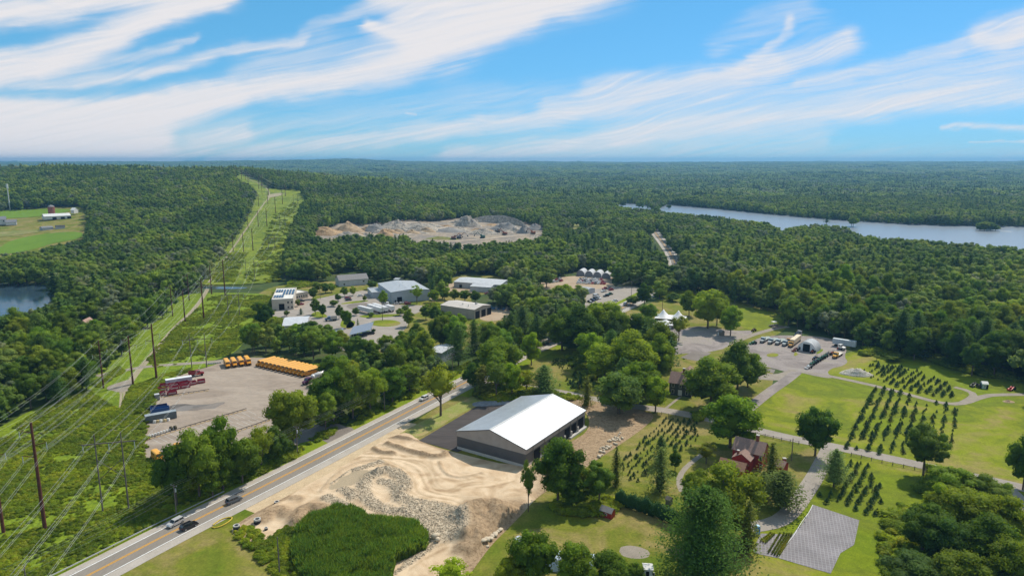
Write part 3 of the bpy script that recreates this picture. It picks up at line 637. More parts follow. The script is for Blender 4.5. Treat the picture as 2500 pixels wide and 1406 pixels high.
# bus lot
cover('bus_lot', [(352, 1060), (374, 985), (385, 955), (410, 925), (470, 907), (520, 892), (570, 874), (640, 872), (710, 880), (830, 908), (850, 940), (840, 985), (790, 1040), (720, 1095), (600, 1120), (430, 1170), (400, 1180), (352, 1120)], .06, M_YARD, 'big pale paved yard of the school buses', jit=.2)
cover('bus_lot_entrance', [(700, 1090), (740, 1045), (800, 1020), (835, 1040), (870, 1045), (850, 1075), (805, 1085), (780, 1070)], .075, M_DARKPAD, jit=.2)
M_STAIN = surf('oil_stained_asphalt', [(.10, .09, .082), (.17, .155, .14), (.235, .215, .20)], .05, [.35, .5, .68], fine=1.5, fine_amt=.12, dist=2)
cover('asphalt_stain', [(395, 995), (440, 985), (500, 990), (548, 980), (552, 985), (520, 998), (450, 1004), (400, 1002)], .075, M_STAIN, jit=1.2)
cover('asphalt_stain', [(460, 1000), (500, 992), (552, 979), (545, 988), (510, 998), (470, 1004)], .085, M_DARKPAD, jit=1.0)
# highway
HWY = [(-160, 1600), (40, 1492), (214, 1406), (420, 1298), (640, 1189), (820, 1097), (1004, 1001), (1122, 941), (1195, 905), (1262, 868), (1335, 838), (1420, 797), (1520, 752), (1585, 718), (1632, 685), (1652, 655), (1640, 622), (1618, 592), (1600, 570), (1590, 552)]
C_HWY, _ = path_pts(HWY, 5)
strip('highway_shoulder', C_HWY, 6.3, -7.0, .12, M_SHOULD, label='pale paved shoulders of the highway')
strip('highway', C_HWY, 3.95, -3.95, .14, M_ROAD, label='two lane highway crossing diagonally')
for a in (.10, -.34): strip('yellow_line', C_HWY, a + .24, a, .16, M_YEL)
for a in (3.72, -3.55): strip('white_line', C_HWY, a + .04, a - .20, .16, M_WHITE)
M_VERGE = surf('verge_grass', [(.12, .19, .008), (.18, .23, .010), (.20, .20, .03)], .12, fine=2, fine_amt=.25)
CV, _ = path_pts([(640, 1189), (820, 1097), (1004, 1001), (1122, 941), (1195, 905), (1262, 868), (1335, 838)], 5)
strip('verge', CV, 11.5, 6.3, .05, M_VERGE)
strip('verge', CV[len(CV) // 2:], -7.0, -12, .05, M_VERGE)
CD, _ = path_pts([(560, 1229), (640, 1189), (820, 1097), (960, 1023)], 5); strip('dirt_shoulder', CD, -6.9, -12, .055, surf('shoulder_dirt', [(.46, .34, .21), (.54, .42, .27)], .3, fine=2, fine_amt=.2))
CD, _ = path_pts([(40, 1492), (214, 1406), (420, 1298), (590, 1214)], 5); strip('verge', CD, -6.9, -14, .05, M_LAWN2); strip('verge', CD, 6.2, 8.5, .05, M_VERGE)
cover('verge', [(965, 1062), (1010, 1040), (1150, 968), (1180, 960), (1200, 975), (1165, 990), (1105, 1020), (1022, 1072), (990, 1068)], .07, surf('dry_verge', [(.36, .25, .11), (.27, .25, .09), (.21, .24, .05), (.33, .28, .15)], .16, [.3, .45, .6, .75], fine=2, fine_amt=.22))
C2, _ = path_pts([(1500, 762), (1560, 733), (1610, 705)], 5); strip('verge', C2, 11, 6.4, .06, M_VERGE)

# guard rail along the highway
def rail():
    mb = MB(); C, _ = path_pts(HWY, 2.0); pc = proj(np.column_stack([C, np.zeros(len(C))])); C = C[(pc[:, 0] > 60) & (pc[:, 0] < 590)]
    d = np.gradient(C, axis=0); d /= np.linalg.norm(d, axis=1)[:, None]; L = C + np.column_stack([-d[:, 1], d[:, 0]]) * 6.9
    e = empty('guard_rail', (L[0][0], L[0][1], 0), 0, 'long grey steel guard rail on the left edge of the highway', 'guard rail'); o = Vector((L[0][0], L[0][1], 0))
    r = MB()
    for i in range(len(L) - 1):
        a, b = Vector((*L[i], .62)) - o, Vector((*L[i + 1], .62)) - o; r.cyl(a, b, .17, n=5)
        if i % 2 == 0: mb.box(a - Vector((0, 0, .3)), (.14, .14, .8))
    r.build('rail', paint('galvanised', (.42, .42, .41), .4, .4), e)
    p = mb.build('post', M_WOOD, e); p['kind'] = 'stuff'
M_WOOD = surf('weathered_wood', [(.16, .13, .10), (.24, .21, .17)], 2, fine=8, fine_amt=.2, obj=True)
rail()

# ---------------------------------------------------------------- heaps, rocks
M_ROCK = surf('broken_rock', [(.20, .195, .19), (.36, .34, .32), (.44, .40, .35), (.27, .265, .26)], .45, [.3, .45, .58, .72], fine=1.6, fine_amt=.5, dist=.5, obj=True)
M_ROCKQ = surf('quarry_rock', [(.13, .115, .10), (.29, .26, .225), (.42, .36, .285), (.20, .18, .16)], .16, [.3, .45, .6, .72], fine=.45, fine_amt=.55, dist=.5)
M_QFLOOR = surf('quarry_floor', [(.27, .185, .11), (.21, .185, .16), (.33, .26, .185), (.17, .155, .14)], .025, [.3, .45, .6, .75], fine=.25, fine_amt=.3)
M_BROWN = surf('brown_earth', [(.25, .17, .10), (.36, .26, .165), (.42, .32, .21)], .25, fine=1.5, fine_amt=.3, obj=True)
M_TANEARTH = surf('tan_earth', [(.30, .19, .10), (.40, .28, .165)], .1, fine=.5, fine_amt=.35, obj=True)
M_GREYPILE = surf('crushed_stone', [(.20, .19, .18), (.26, .245, .225)], .1, fine=1, fine_amt=.12, obj=True)
def pile(px, py, h, rx, ry, mat, label, rot=0., rough=.25, cat='heap', name='heap', n=26, pw=1.15, group=None, z=0):
    b = g1(px, py); th = np.linspace(0, 2 * np.pi, n, endpoint=False); rr = np.linspace(0, 1, max(7, n // 2))[1:]
    V = [(0, 0, h)]; sx = R.uniform(0, 99)
    for r in rr:
        k = 1 + .18 * fbm(np.cos(th) * 1.2 + sx, np.sin(th) * 1.2, 3, 1)
        x = np.cos(th) * r * rx * k; y = np.sin(th) * r * ry * k
        zz = h * (1 - r ** pw) * (1 + rough * fbm(x / (rx * .22) + sx, y / (ry * .22), 3, 2)) - (.4 if r == 1 else 0)
        V += list(zip(x, y, zz))
    T = [(0, 1 + i, 1 + (i + 1) % n) for i in range(n)]; Q = []
    for k in range(len(rr) - 1):
        a = 1 + k * n; c = a + n; Q += [(a + i, c + i, c + (i + 1) % n, a + (i + 1) % n) for i in range(n)]
    o = link(name, np_mesh(name, np.array(V), [np.array(T), np.array(Q)], smooth=True), mat); o.location = (b.x, b.y, b.z + z); o.rotation_euler = (0, 0, rot)
    return tag(o, label, cat, group)
cover('quarry_floor', [(755, 575), (765, 556), (830, 546), (960, 538), (1130, 532), (1270, 536), (1325, 548), (1332, 580), (1230, 605), (1110, 612), (1050, 605), (970, 592), (880, 592), (790, 596)], .6, M_QFLOOR, 'bare pale floor of the stone quarry', cell=20, jit=0)
cover('quarry_floor', [(1360, 551), (1420, 541), (1480, 547), (1480, 560), (1370, 562)], .6, M_TAN, cell=20, jit=0)
for a in ([(975, 578), (1040, 566), (1090, 556), (1125, 551)], [(1090, 592), (1180, 586), (1250, 578), (1325, 571)], [(940, 562), (960, 553), (1000, 545), (1050, 541)]):
    C, _ = path_pts(a, 8); strip('quarry_road', C, 3.5, -3.5, 1.0, surf('haul_road', [(.42, .35, .27)], fine=.3, fine_amt=.1))
QP = [(792, 573, 8, 26, 16, M_TANEARTH, 'tan earth heap with green top at the far end of the quarry'), (850, 566, 10, 22, 16, M_BROWN, 'tall brown earth heap in the quarry'),
 (915, 565, 9, 20, 13, M_GREYPILE, 'smooth grey crushed stone heap beside the brown heap'), (965, 558, 9, 28, 16, M_ROCKQ, 'broad grey rock heap in the middle of the quarry'),
 (1025, 563, 9, 34, 16, M_ROCKQ, 'long bouldery rock heap between the haul roads'), (940, 577, 6, 16, 10, M_TANEARTH, 'low orange tan earth heap at the quarry front'), (850, 580, 6, 26, 9, M_ROCKQ, 'dark rock heap at the front edge of the quarry'),
 (1095, 566, 5, 26, 14, M_GREYPILE, 'low grey gravel heap right of the boulder heap'), (1140, 553, 13, 24, 14, M_ROCKQ, 'steep rock ridge below the quarry face'), (1178, 572, 6, 26, 12, M_ROCKQ, 'tumbled boulder slope by the quarry machines'),
 (1232, 562, 9, 26, 13, M_GREYPILE, 'wide grey gravel heap under the rock face'), (1281, 570, 9, 13, 11, M_GREYPILE, 'steep pointed gravel cone near the excavator'), (1305, 562, 7, 18, 11, M_GREYPILE, 'flat topped gravel heap at the right end of the quarry'),
 (1075, 585, 3, 24, 9, M_TAN, 'low yellowish mound at the quarry front')]
for q in QP: pile(q[0], q[1], q[2] * 1.3, *q[3:6], q[6], rough=.4)
def quarry_face():
    P, _ = path_pts([(1135, 546), (1160, 544), (1200, 545), (1250, 549), (1285, 556)], 5); n = len(P); V = []; nz = 6
    for i, (x, y) in enumerate(P):
        for k in range(nz):
            t = k / (nz - 1); V.append((x + 2.5 * fbm(x / 7, k * 1.7, 2, 1), y + 7 * t + 2.5 * fbm(x / 5 + 9, k * 2.3, 2, 2), height(x, y) + (1 - abs(2 * i / n - 1) ** 2) * 13 * t + .4 * R.random()))
    Q = np.array([(i * nz + k, (i + 1) * nz + k, (i + 1) * nz + k + 1, i * nz + k + 1) for i in range(n - 1) for k in range(nz - 1)])
    tag(link('rock_face', np_mesh('rock_face', np.array(V), [Q]), M_ROCKQ), 'sheer grey rock face at the back of the quarry', 'rock face')
quarry_face()
for i in range(30):
    a_ = (i + R.random()) / 30; pile(790 + 520 * a_, 560 + 10 * math.sin(a_ * 7) + R.uniform(-8, 14), R.uniform(3, 7), R.uniform(10, 22), R.uniform(6, 11), R.choice([M_ROCKQ, M_ROCKQ, M_TANEARTH, M_GREYPILE, M_BROWN]), 'loose stone heap, %dth from left end of the quarry floor' % (i + 3), rough=.5, group='low loose heaps on the quarry floor')
pile(2092, 914, 3.2, 8, 4.5, surf('pale_rubble', [(.34, .30, .25), (.48, .44, .38), (.22, .22, .13)], .5, fine=2, fine_amt=.45, obj=True), 'pale rubble heap beside the farm track', rot=-.2, rough=.5)
pile(2462, 981, .8, 2.6, 1.6, M_BROWN, 'small brush heap in the open field', rough=.8)
pile(1200, 984, .9, 9, 4, surf('blue_gravel', [(.17, .18, .20), (.27, .28, .30)], .5, fine=3, fine_amt=.35, obj=True), 'low blue grey gravel bank behind the new building', rot=.25, rough=.3)
# new asphalt lot
cover('asphalt_lot', [(1022, 1076), (1168, 990), (1180, 984), (1250, 990), (1290, 1010), (1118, 1104)], .13, M_NEWASP, 'fresh dark asphalt beside the new building', smooth=0, jit=0)

# ---------------------------------------------------------------- the construction ground
def c2(p): return [(600 + .2888 * a, 1000 + .2888 * b) for a, b in p]
def wpts(p, sm=2):
    p = chaikin(p, sm, closed=False) if sm else np.array(p, float); return G(p[:, 0], p[:, 1])[:, :2]
def dpoly(x, y, P):
    best = np.full(x.shape, 1e9)
    for a, b in zip(P[:-1], P[1:]):
        ab = b - a; t = np.clip(((x - a[0]) * ab[0] + (y - a[1]) * ab[1]) / max((ab ** 2).sum(), 1e-9), 0, 1)
        best = np.minimum(best, np.hypot(x - a[0] - t * ab[0], y - a[1] - t * ab[1]))
    return best
ROCKY = [  # (polyline in crop pixels, half width m, height m)
 (c2([(1180, 540), (1080, 560), (1010, 610), (985, 690), (1020, 770), (1110, 840), (1250, 880), (1400, 890)]), 2.6, 1.1),
 (c2([(1120, 560), (1230, 530), (1320, 590), (1355, 660), (1330, 710)]), 2.6, 1.3),
 (c2([(1160, 620), (1240, 640), (1270, 690), (1300, 770)]), 2.2, .8),
 (c2([(1320, 770), (1450, 810), (1600, 830), (1720, 870), (1800, 950), (1810, 1030), (1770, 1090)]), 3.0, 1.0),
 (c2([(1400, 860), (1520, 880), (1640, 930), (1720, 1010), (1700, 1090)]), 3.4, .7),
 (c2([(1350, 930), (1480, 940), (1600, 1010), (1650, 1090)]), 3.0, .6),
 (c2([(690, 760), (800, 810), (910, 880), (1020, 935), (1160, 960), (1330, 965), (1470, 1000), (1550, 1060), (1600, 1120)]), 2.3, .9),
 (c2([(830, 690), (880, 720), (900, 760)]), 2.2, 1.0), (c2([(925, 520), (1000, 500), (1090, 465), (1130, 460)]), 1.6, .8),
 (c2([(720, 640), (790, 590), (870, 530)]), .5, .3), (c2([(1640, 1130), (1500, 1220), (1350, 1310)]), 1.0, .35), (c2([(1240, 1406), (1400, 1300), (1500, 1230)]), .8, .3)]
RIDGES = [  # earth ridges
 (c2([(1060, 290), (1100, 360), (1180, 378), (1250, 380)]), 1.0, 1.0), (c2([(1070, 275), (1160, 215), (1240, 240), (1400, 260)]), 1.1, 1.1),
 (c2([(1200, 300), (1350, 350), (1500, 390), (1620, 415), (1700, 390), (1690, 345), (1600, 305), (1450, 265)]), 1.3, 1.2),
 (c2([(1640, 450), (1660, 520), (1720, 570), (1830, 585), (1950, 560), (2000, 545)]), .6, .45),
 (c2([(-60, 960), (60, 900), (200, 830), (340, 740)]), 1.4, .9), (c2([(0, 1000), (140, 900), (280, 800)]), .9, .5),
 (c2([(400, 760), (430, 745), (470, 765)]), 1.2, .6), (c2([(160, 940), (220, 880), (300, 850), (330, 900)]), 2.2, 1.0),
 (c2([(430, 960), (480, 870), (560, 850), (640, 860)]), 2.6, 1.9), (c2([(420, 990), (520, 960), (600, 930)]), 1.4, .9),
 (c2([(1900, 900), (2000, 850), (2100, 850), (2180, 900)]), 4.2, 3.2), (c2([(1880, 960), (1980, 1000), (2060, 960)]), 3.6, 1.9),
 (c2([(1880, 1100), (1930, 1060), (1960, 1100)]), 3.0, 2.6), (c2([(1830, 1200), (1900, 1190), (1960, 1180)]), 2.4, 1.4), (c2([(1840, 960), (1850, 1040), (1850, 1120)]), 1.8, 1.2),
 (c2([(1330, 695), (1390, 695)]), .5, .5), (c2([(640, 700), (760, 560), (900, 470), (1050, 430), (1150, 440)]), .8, .35), (c2([(1150, 445), (1250, 490), (1350, 560), (1400, 660), (1370, 720)]), .7, .4)]
ROCKW = [(wpts(p), w_, h) for p, w_, h in ROCKY]; RIDGW = [(wpts(p), w_, h) for p, w_, h in RIDGES]
MUDW = G(*np.array(c2([(740, 640), (800, 580), (900, 535), (1000, 520), (1060, 530), (1000, 600), (900, 650), (770, 680), (700, 690)])).T)[:, :2]
SITE = [(556, 1296), (600, 1263), (680, 1222), (760, 1178), (860, 1125), (900, 1095), (960, 1062), (1000, 1053), (1025, 1078), (1110, 1105), (1285, 1146), (1400, 1075), (1440, 1050), (1435, 1000), (1330, 955), (1440, 975), (1560, 1000), (1600, 1012), (1585, 1035), (1515, 1085), (1445, 1130), (1400, 1165), (1330, 1200), (1300, 1225), (1275, 1255), (1240, 1290), (1200, 1330), (1170, 1370), (1130, 1425), (1080, 1520), (930, 1520), (900, 1400), (760, 1380), (680, 1340), (600, 1330)]
SP_ = chaikin(SITE, 2); SPW = G(SP_[:, 0], SP_[:, 1])[:, :2]
def rock_w(x, y):
    m = 0
    for P, w_, h in ROCKW: m = np.maximum(m, np.exp(-(dpoly(x, y, P) / w_) ** 4))
    return m
def site_relief(x, y):
    e = sstep(0, 3.5, dpoly(x, y, np.vstack([SPW, SPW[:1]])))
    h = .35 + .10 * fbm(x / 6, y / 6, 3, 1) + .05 * fbm(x / 1.5, y / 1.5, 2, 2)
    for P, w_, hh in ROCKW: d = dpoly(x, y, P); h = h + hh * np.exp(-(d / w_) ** 2) * .75 * (1 + .5 * fbm(x / 1.6, y / 1.6, 2, 3))
    for P, w_, hh in RIDGW: d = dpoly(x, y, P); h = h + hh * np.exp(-(d / w_) ** 2) * (1 + .35 * fbm(x / 2.2, y / 2.2, 3, 4))
    b = (np.hypot(x - 17, y - 243) < 34)
    blim = np.clip(((x - 4.6) * math.sin(.9955) - (y - 211.6) * math.cos(.9955)) / 3 + 1.5, 0, 1) if False else 1
    return h * e * blim
TRACKS = [(c2(p), o) for p, o in (
 ([(1150, 445), (1280, 470), (1380, 540), (1430, 620), (1440, 700), (1520, 740), (1650, 760), (1780, 780), (1820, 830)], (-1.8, 0, 1.6)),
 ([(1100, 430), (1300, 440), (1450, 500), (1500, 600), (1530, 690), (1640, 730), (1780, 740)], (0, 1.7)), ([(1300, 420), (1500, 470), (1560, 560), (1580, 650), (1680, 700), (1800, 700)], (-1.5, 0, 1.5)),
 ([(1600, 440), (1640, 540), (1720, 590), (1850, 590), (1980, 560)], (0, -1.5)), ([(900, 380), (1100, 400), (1300, 410), (1500, 430)], (-1.6, 0, 1.4)), ([(400, 700), (600, 560), (800, 440), (1000, 400)], (0, 1.8)),
 ([(200, 800), (450, 640), (700, 470), (950, 350), (1100, 330)], (-1.2, 0, 1.6)), ([(1500, 680), (1620, 720), (1720, 720), (1800, 690), (1860, 650), (2000, 640)], (0, 2)), ([(1450, 560), (1480, 640), (1560, 700), (1700, 720)], (0,)),
 ([(1380, 1360), (1460, 1300), (1560, 1240), (1700, 1180)], (0, 1.6, 3.2)), ([(2260, 330), (2400, 300), (2560, 200)], (0, 2)), ([(2240, 600), (2100, 640), (1950, 650)], (0, 1.6)))]
def track_v(x, y):
    t = np.full(x.shape, .5); k = 0
    for p, offs in TRACKS:
        P = wpts(p); d = np.gradient(P, axis=0); d /= np.linalg.norm(d, axis=1)[:, None] + 1e-9; nn = np.column_stack([-d[:, 1], d[:, 0]])
        for o in offs:
            k += 1; q = dpoly(x, y, P + nn * (o + .3 * math.sin(k * 3.1))); t += (-.34 if k % 3 else .4) * np.exp(-(q / .5) ** 2)
    return np.clip(t + .28 * fbm(x / 2.2, y / 2.2, 3, 1), 0, 1)
def build_site():
    P = SPW
    o = sheet_w('construction_ground', P, .06, None, cell=.5, label='bare sandy construction ground with swirling stone banks', relief=site_relief)
    me = o.data; n = len(me.vertices); co = np.empty(n * 3, np.float32); me.vertices.foreach_get('co', co); co = co.reshape(-1, 3); x, y = co[:, 0].astype(float), co[:, 1].astype(float)
    rk = rock_w(x, y); ea = np.zeros(n)
    for Pq, w_, hh in RIDGW: ea = np.maximum(ea, np.exp(-(dpoly(x, y, Pq) / (w_ * 1.25)) ** 4) * min(1, hh / .9))
    px = proj(co.astype(float)); brown = np.clip(sstep(1115, 1140, px[:, 0]) * sstep(1200, 1232, px[:, 1]) * sstep(1300, 1270, px[:, 0]), 0, 1)
    east = sstep(1290, 1330, px[:, 0])
    mud = in_poly(x + fbm(x / 3, y / 3, 2, 0), y, [tuple(q) for q in MUDW]).astype(float)
    for nm, d in (('track', track_v(x, y)), ('rocky', rk), ('earth', np.maximum(np.maximum(ea, brown), east)), ('mud', mud)):
        a = me.attributes.new(nm, 'FLOAT', 'POINT'); a.data.foreach_set('value', d.astype(np.float32))
    m, N, out = new_mat('site_soil'); v = N.nodes.new('ShaderNodeNewGeometry').outputs['Position']
    def at(nm): a = N.nodes.new('ShaderNodeAttribute'); a.attribute_name = nm; return a.outputs['Fac']
    t = noise(N, v, .09, 5, .6, 1.5); r = ramp(N, [(.40, .275, .165), (.53, .385, .245), (.62, .475, .32), (.46, .325, .205)], [.3, .45, .58, .75]); N.links.new(t.outputs[0], r.inputs[0])
    # wheel tracks: stretched, bent noise
    r2 = ramp(N, [(.70, .66, .60), (1, 1, 1), (1.14, 1.14, 1.14)], [.0, .5, 1]); N.links.new(at('track'), r2.inputs[0]); sand = mixc(N, 1.0, r.outputs[0], r2.outputs[0], 'MULTIPLY')
    t3 = noise(N, v, 1.1, 5, .75); r3 = ramp(N, [(.17, .11, .062), (.30, .21, .125), (.42, .30, .185)], [.35, .5, .7]); N.links.new(t3.outputs[0], r3.inputs[0])
    c = mixc(N, at('earth'), sand, r3.outputs[0])
    vo = N.nodes.new('ShaderNodeTexVoronoi'); vo.inputs['Scale'].default_value = 2.2; N.links.new(v, vo.inputs[0])
    r4 = ramp(N, [(.27, .215, .15), (.40, .32, .225), (.52, .43, .31)], [.15, .5, .9]); sx = N.nodes.new('ShaderNodeSeparateColor'); N.links.new(vo.outputs['Color'], sx.inputs[0]); N.links.new(sx.outputs[0], r4.inputs[0])
    c = mixc(N, at('rocky'), c, r4.outputs[0]); c = mixc(N, at('mud'), c, (.36, .285, .19))
    b = N.nodes.new('ShaderNodeBsdfPrincipled'); b.inputs['Roughness'].default_value = .95; b.inputs['Specular IOR Level'].default_value = .2
    bp = N.nodes.new('ShaderNodeBump'); bp.inputs['Distance'].default_value = .12; N.links.new(t3.outputs[0], bp.inputs['Height']); N.links.new(bp.outputs[0], b.inputs['Normal'])
    N.links.new(c, b.inputs[0]); N.links.new(b.outputs[0], out.inputs[0]); me.materials.clear(); me.materials.append(m)
    # loose stones
    q = NR.uniform([SPW[:, 0].min(), SPW[:, 1].min()], SPW.max(0), (150000, 2)); k = rock_w(q[:, 0], q[:, 1]) > NR.uniform(.25, 1, len(q)); q = q[k][:7500]
    h = site_relief(q[:, 0], q[:, 1]) + .1; V0, T0 = ICO1; Vs = []; Ts = []; vv = []
    for i in range(len(q)):
        s = .10 + .22 * NR.random() ** 3; Vs.append(V0 * NR.uniform(.6, 1.1, (12, 1)) * s * [1, .85, .7] + [q[i, 0], q[i, 1], h[i]]); Ts.append(T0 + 12 * i); vv.append(np.full(12, NR.random()))
    ms, N, out = new_mat('loose_stone'); a = N.nodes.new('ShaderNodeAttribute'); a.attribute_name = 'v'; r = ramp(N, [(.27, .215, .15), (.38, .31, .22), (.50, .415, .30), (.42, .31, .20)], [0, .35, .8, 1]); N.links.new(a.outputs['Fac'], r.inputs[0])
    b = N.nodes.new('ShaderNodeBsdfPrincipled'); b.inputs['Roughness'].default_value = .9; N.links.new(r.outputs[0], b.inputs[0]); N.links.new(b.outputs[0], out.inputs[0])
    tag(link('rubble', np_mesh('rubble', np.vstack(Vs), [np.vstack(Ts)], np.concatenate(vv), [ms]), None), 'loose grey stones lying on the swirling banks', kind='stuff')
    return ms
M_STONE = build_site()
def boulder(px, py, s, label, group=None, flat=.7):
    b = g1(px, py); V, T = ICO2; V = V * (1 + .14 * np.random.default_rng(int(px * 7 + py)).normal(size=(len(V), 1))) * [s, s * .8, s * flat]
    me = np_mesh('boulder', V, [T], np.full(len(V), .8), [M_STONE]); o = link('boulder', me, None); z = float(site_relief(np.array([b.x]), np.array([b.y]))[0]) if in_poly([b.x], [b.y], [tuple(q) for q in SPW])[0] else 0
    o.location = (b.x, b.y, b.z + z + s * .35); o.rotation_euler = (0, 0, R.uniform(0, 6)); tag(o, label, 'boulder', group)
boulder(1062, 1323, 1.1, 'pale boulder pair nearest the reed bed'); boulder(1068, 1330, .8, 'smaller boulder against the big pale one', None)
for i, (a, b, s) in enumerate([(1180, 1331, 1.0), (1188, 1325, 1.2), (1196, 1320, .9), (1202, 1313, .8), (1209, 1308, 1.0), (1216, 1300, .7), (1222, 1296, .9), (1190, 1335, .6)]):
    boulder(a, b, s, '%s pale slab in the stone row below the brown mound' % ['first', 'second', 'third', 'fourth', 'fifth', 'sixth', 'seventh', 'loose outer'][i], 'stone slabs below the brown mound', .4)
for i in range(34):
    t = (i + R.random()) / 34; boulder(1463 + 55 * t + R.uniform(-3, 3), 1108 - 42 * t + R.uniform(-9, 9), R.uniform(.35, .8), 'pale stone, %dth from left in the rock heap right of the new building' % (i + 1), 'stones of the rock heap right of the new building')
# concrete manhole rings, silt tube
def ring(px, py, r, h, label):
    b = g1(px, py); mb = MB(); n = 18
    for ro, ri, z0, z1 in ((r, r * .68, 0, h),):
        V = []; 
        for rad, z in ((ro, z0), (ro, z1), (ri, z1), (ri, z0)): V += [(rad * math.cos(6.2832 * i / n), rad * math.sin(6.2832 * i / n), z) for i in range(n)]
        mb.add(V, [(k * n + i, k * n + (i + 1) % n, ((k + 1) % 4) * n + (i + 1) % n, ((k + 1) % 4) * n + i) for k in range(4) for i in range(n)])
    o = mb.build('concrete_ring', [M_CONC]); o.location = (b.x, b.y, .25); tag(o, label, 'concrete ring', 'concrete manhole rings')
    c = MB(); c.cyl((0, 0, .02), (0, 0, h * .72), r * 1.02, n=18); d = c.build('tar_coating', surf('tar', [(.03, .03, .035)], fine=3), o)
ring(629, 1281, .95, 1.7, 'tallest black and white concrete ring on the bare soil'); ring(578, 1292, .9, 1.1, 'short concrete ring at the edge of the green bank')
ring(676, 1229, .75, .5, 'low dark ring lying by the soil ridge'); ring(650, 1296, .45, .9, 'smallest concrete ring near the green strip')
C, _ = path_pts([(520, 1283), (540, 1268), (568, 1262), (566, 1270), (545, 1284), (525, 1291), (518, 1288)], .8)
mb = MB()
for i in range(len(C) - 1): mb.cyl((*C[i], .3), (*C[i + 1], .3), .17, n=6)
tag(mb.build('silt_tube', surf('straw_sleeve', [(.55, .40, .06)], fine=4)), 'yellow silt tube looped beside the road shoulder', 'silt tube')
for q, lab in (([(1055, 1078), (1065, 1100), (1100, 1112)], None),): pass

# ---------------------------------------------------------------- reeds, scrub
def px_scatter(polys, n, edge=None):
    out = []
    for poly in polys:
        p = np.array(poly, float); pp = G(p[:, 0], p[:, 1])[:, :2]; lo, hi = pp.min(0), pp.max(0)
        q = NR.uniform(lo, hi, (int(n * 3), 2)); k = in_poly(q[:, 0], q[:, 1], [tuple(a) for a in pp]); out.append(q[k])
    return np.vstack(out)
REEDP = c2([(440, 1100), (460, 1040), (520, 980), (600, 940), (680, 905), (790, 870), (900, 890), (1000, 950), (1120, 985), (1300, 990), (1420, 1020), (1500, 1080), (1520, 1140), (1500, 1190), (1400, 1240), (1300, 1280), (1230, 1320), (1200, 1500), (560, 1500), (440, 1330), (420, 1200)])
q = px_scatter([REEDP], 4200); h = site_relief(q[:, 0], q[:, 1]); n = len(q); dd = fbm(q[:, 0] / 5, q[:, 1] / 5, 3, 1)
scatter('reeds', L_REED, np.column_stack([q, h * .5]), NR.uniform(0, 6.28, n), np.column_stack([np.full(n, 1.0)] * 2 + [np.clip(1.0 + .5 * dd + .22 * fbm(q[:, 0] / 1.6, q[:, 1] / 1.6, 2, 2), .5, 2.0) * NR.uniform(.8, 1.25, n)]), NR.integers(0, 4, n), 'dense dark green reed bed in the foreground hollow')
q = px_scatter([[(570, 1300), (600, 1285), (640, 1310), (670, 1340), (700, 1370), (760, 1390), (750, 1500), (690, 1500), (670, 1400), (640, 1380), (610, 1350)], [(660, 1320), (700, 1290), (720, 1290), (722, 1330), (700, 1370)]], 500); n = len(q)
scatter('green_bank_vegetation', L_BUSH, np.column_stack([q, np.full(n, .1)]), NR.uniform(0, 6.28, n), np.column_stack([NR.uniform(.35, .95, n)] * 3), NR.integers(0, 5, n), 'bright green scrub along the bare soil and reed bed')
def bushes(name, polys, n, s0, s1, label, dens=0.0, z=0.):
    q = px_scatter(polys, n); q = q[dpoly(q[:, 0], q[:, 1], C_HWY[::3]) > 8.6]; f = fbm(q[:, 0] / 11, q[:, 1] / 11, 3, 3); keep = f + NR.normal(size=len(q)) * .15 > dens; q = q[keep]; f = f[keep]; m = len(q)
    s = NR.uniform(s0, s1, m) * (1 + .8 * np.clip(f, 0, 1))
    scatter(name, L_BUSH, np.column_stack([q, height(q[:, 0], q[:, 1]) + z]), NR.uniform(0, 6.28, m), np.column_stack([s, s, s * NR.uniform(.6, 1.0, m)]), NR.integers(0, 5, m), label); return q
bushes('scrub_vegetation', [[(-100, 1130), (40, 1040), (120, 990), (215, 955), (290, 1000), (350, 1000), (352, 1080), (405, 1180), (440, 1230), (420, 1280), (320, 1330), (130, 1450), (-100, 1500)]], 11000, .22, .8, 'scrubby bushes under the power lines beside the highway', -.22)
bushes('cut_vegetation', [[(360, 880), (390, 840), (440, 790), (520, 720), (650, 722), (690, 745), (600, 830), (560, 866), (470, 885), (380, 900)], [(320, 945), (400, 915), (470, 900), (375, 955), (345, 1010), (300, 1000)], [(230, 935), (290, 895), (300, 910), (240, 945)]], 6500, .22, .75, 'low green scrub in the power line cut by the gravel road', -.12)
bushes('hillside_vegetation', [[(585, 690), (640, 600), (670, 520), (730, 490), (700, 570), (690, 640), (680, 690)], [(500, 690), (560, 620), (600, 620), (570, 692)]], 5200, .5, 1.8, 'scrub patches on the climbing power line cut', -.02)
bushes('roadside_vegetation', [[(300, 1330), (420, 1235), (600, 1150), (700, 1100), (760, 1070), (820, 1045), (815, 1060), (700, 1115), (600, 1165), (450, 1240), (330, 1322)], [(850, 1040), (1000, 955), (1190, 865), (1190, 873), (1000, 965), (870, 1035)]], 1100, .5, 1.2, 'leafy scrub strip along the highway edge', -.2)
bushes('wood_edge_vegetation', [[(2100, 868), (2230, 876), (2380, 915), (2520, 940), (2520, 925), (2380, 895), (2230, 860), (2120, 850)], [(1700, 1030), (1730, 1010), (1700, 990)], [(1600, 722), (1660, 705), (1700, 712), (1640, 735)], [(340, 1000), (400, 925), (470, 905), (400, 940), (372, 985), (356, 1060), (350, 1110), (395, 1180), (385, 1185), (345, 1110)]], 900, .6, 1.8, 'scrub along the edges of the woods and yards', -.1)
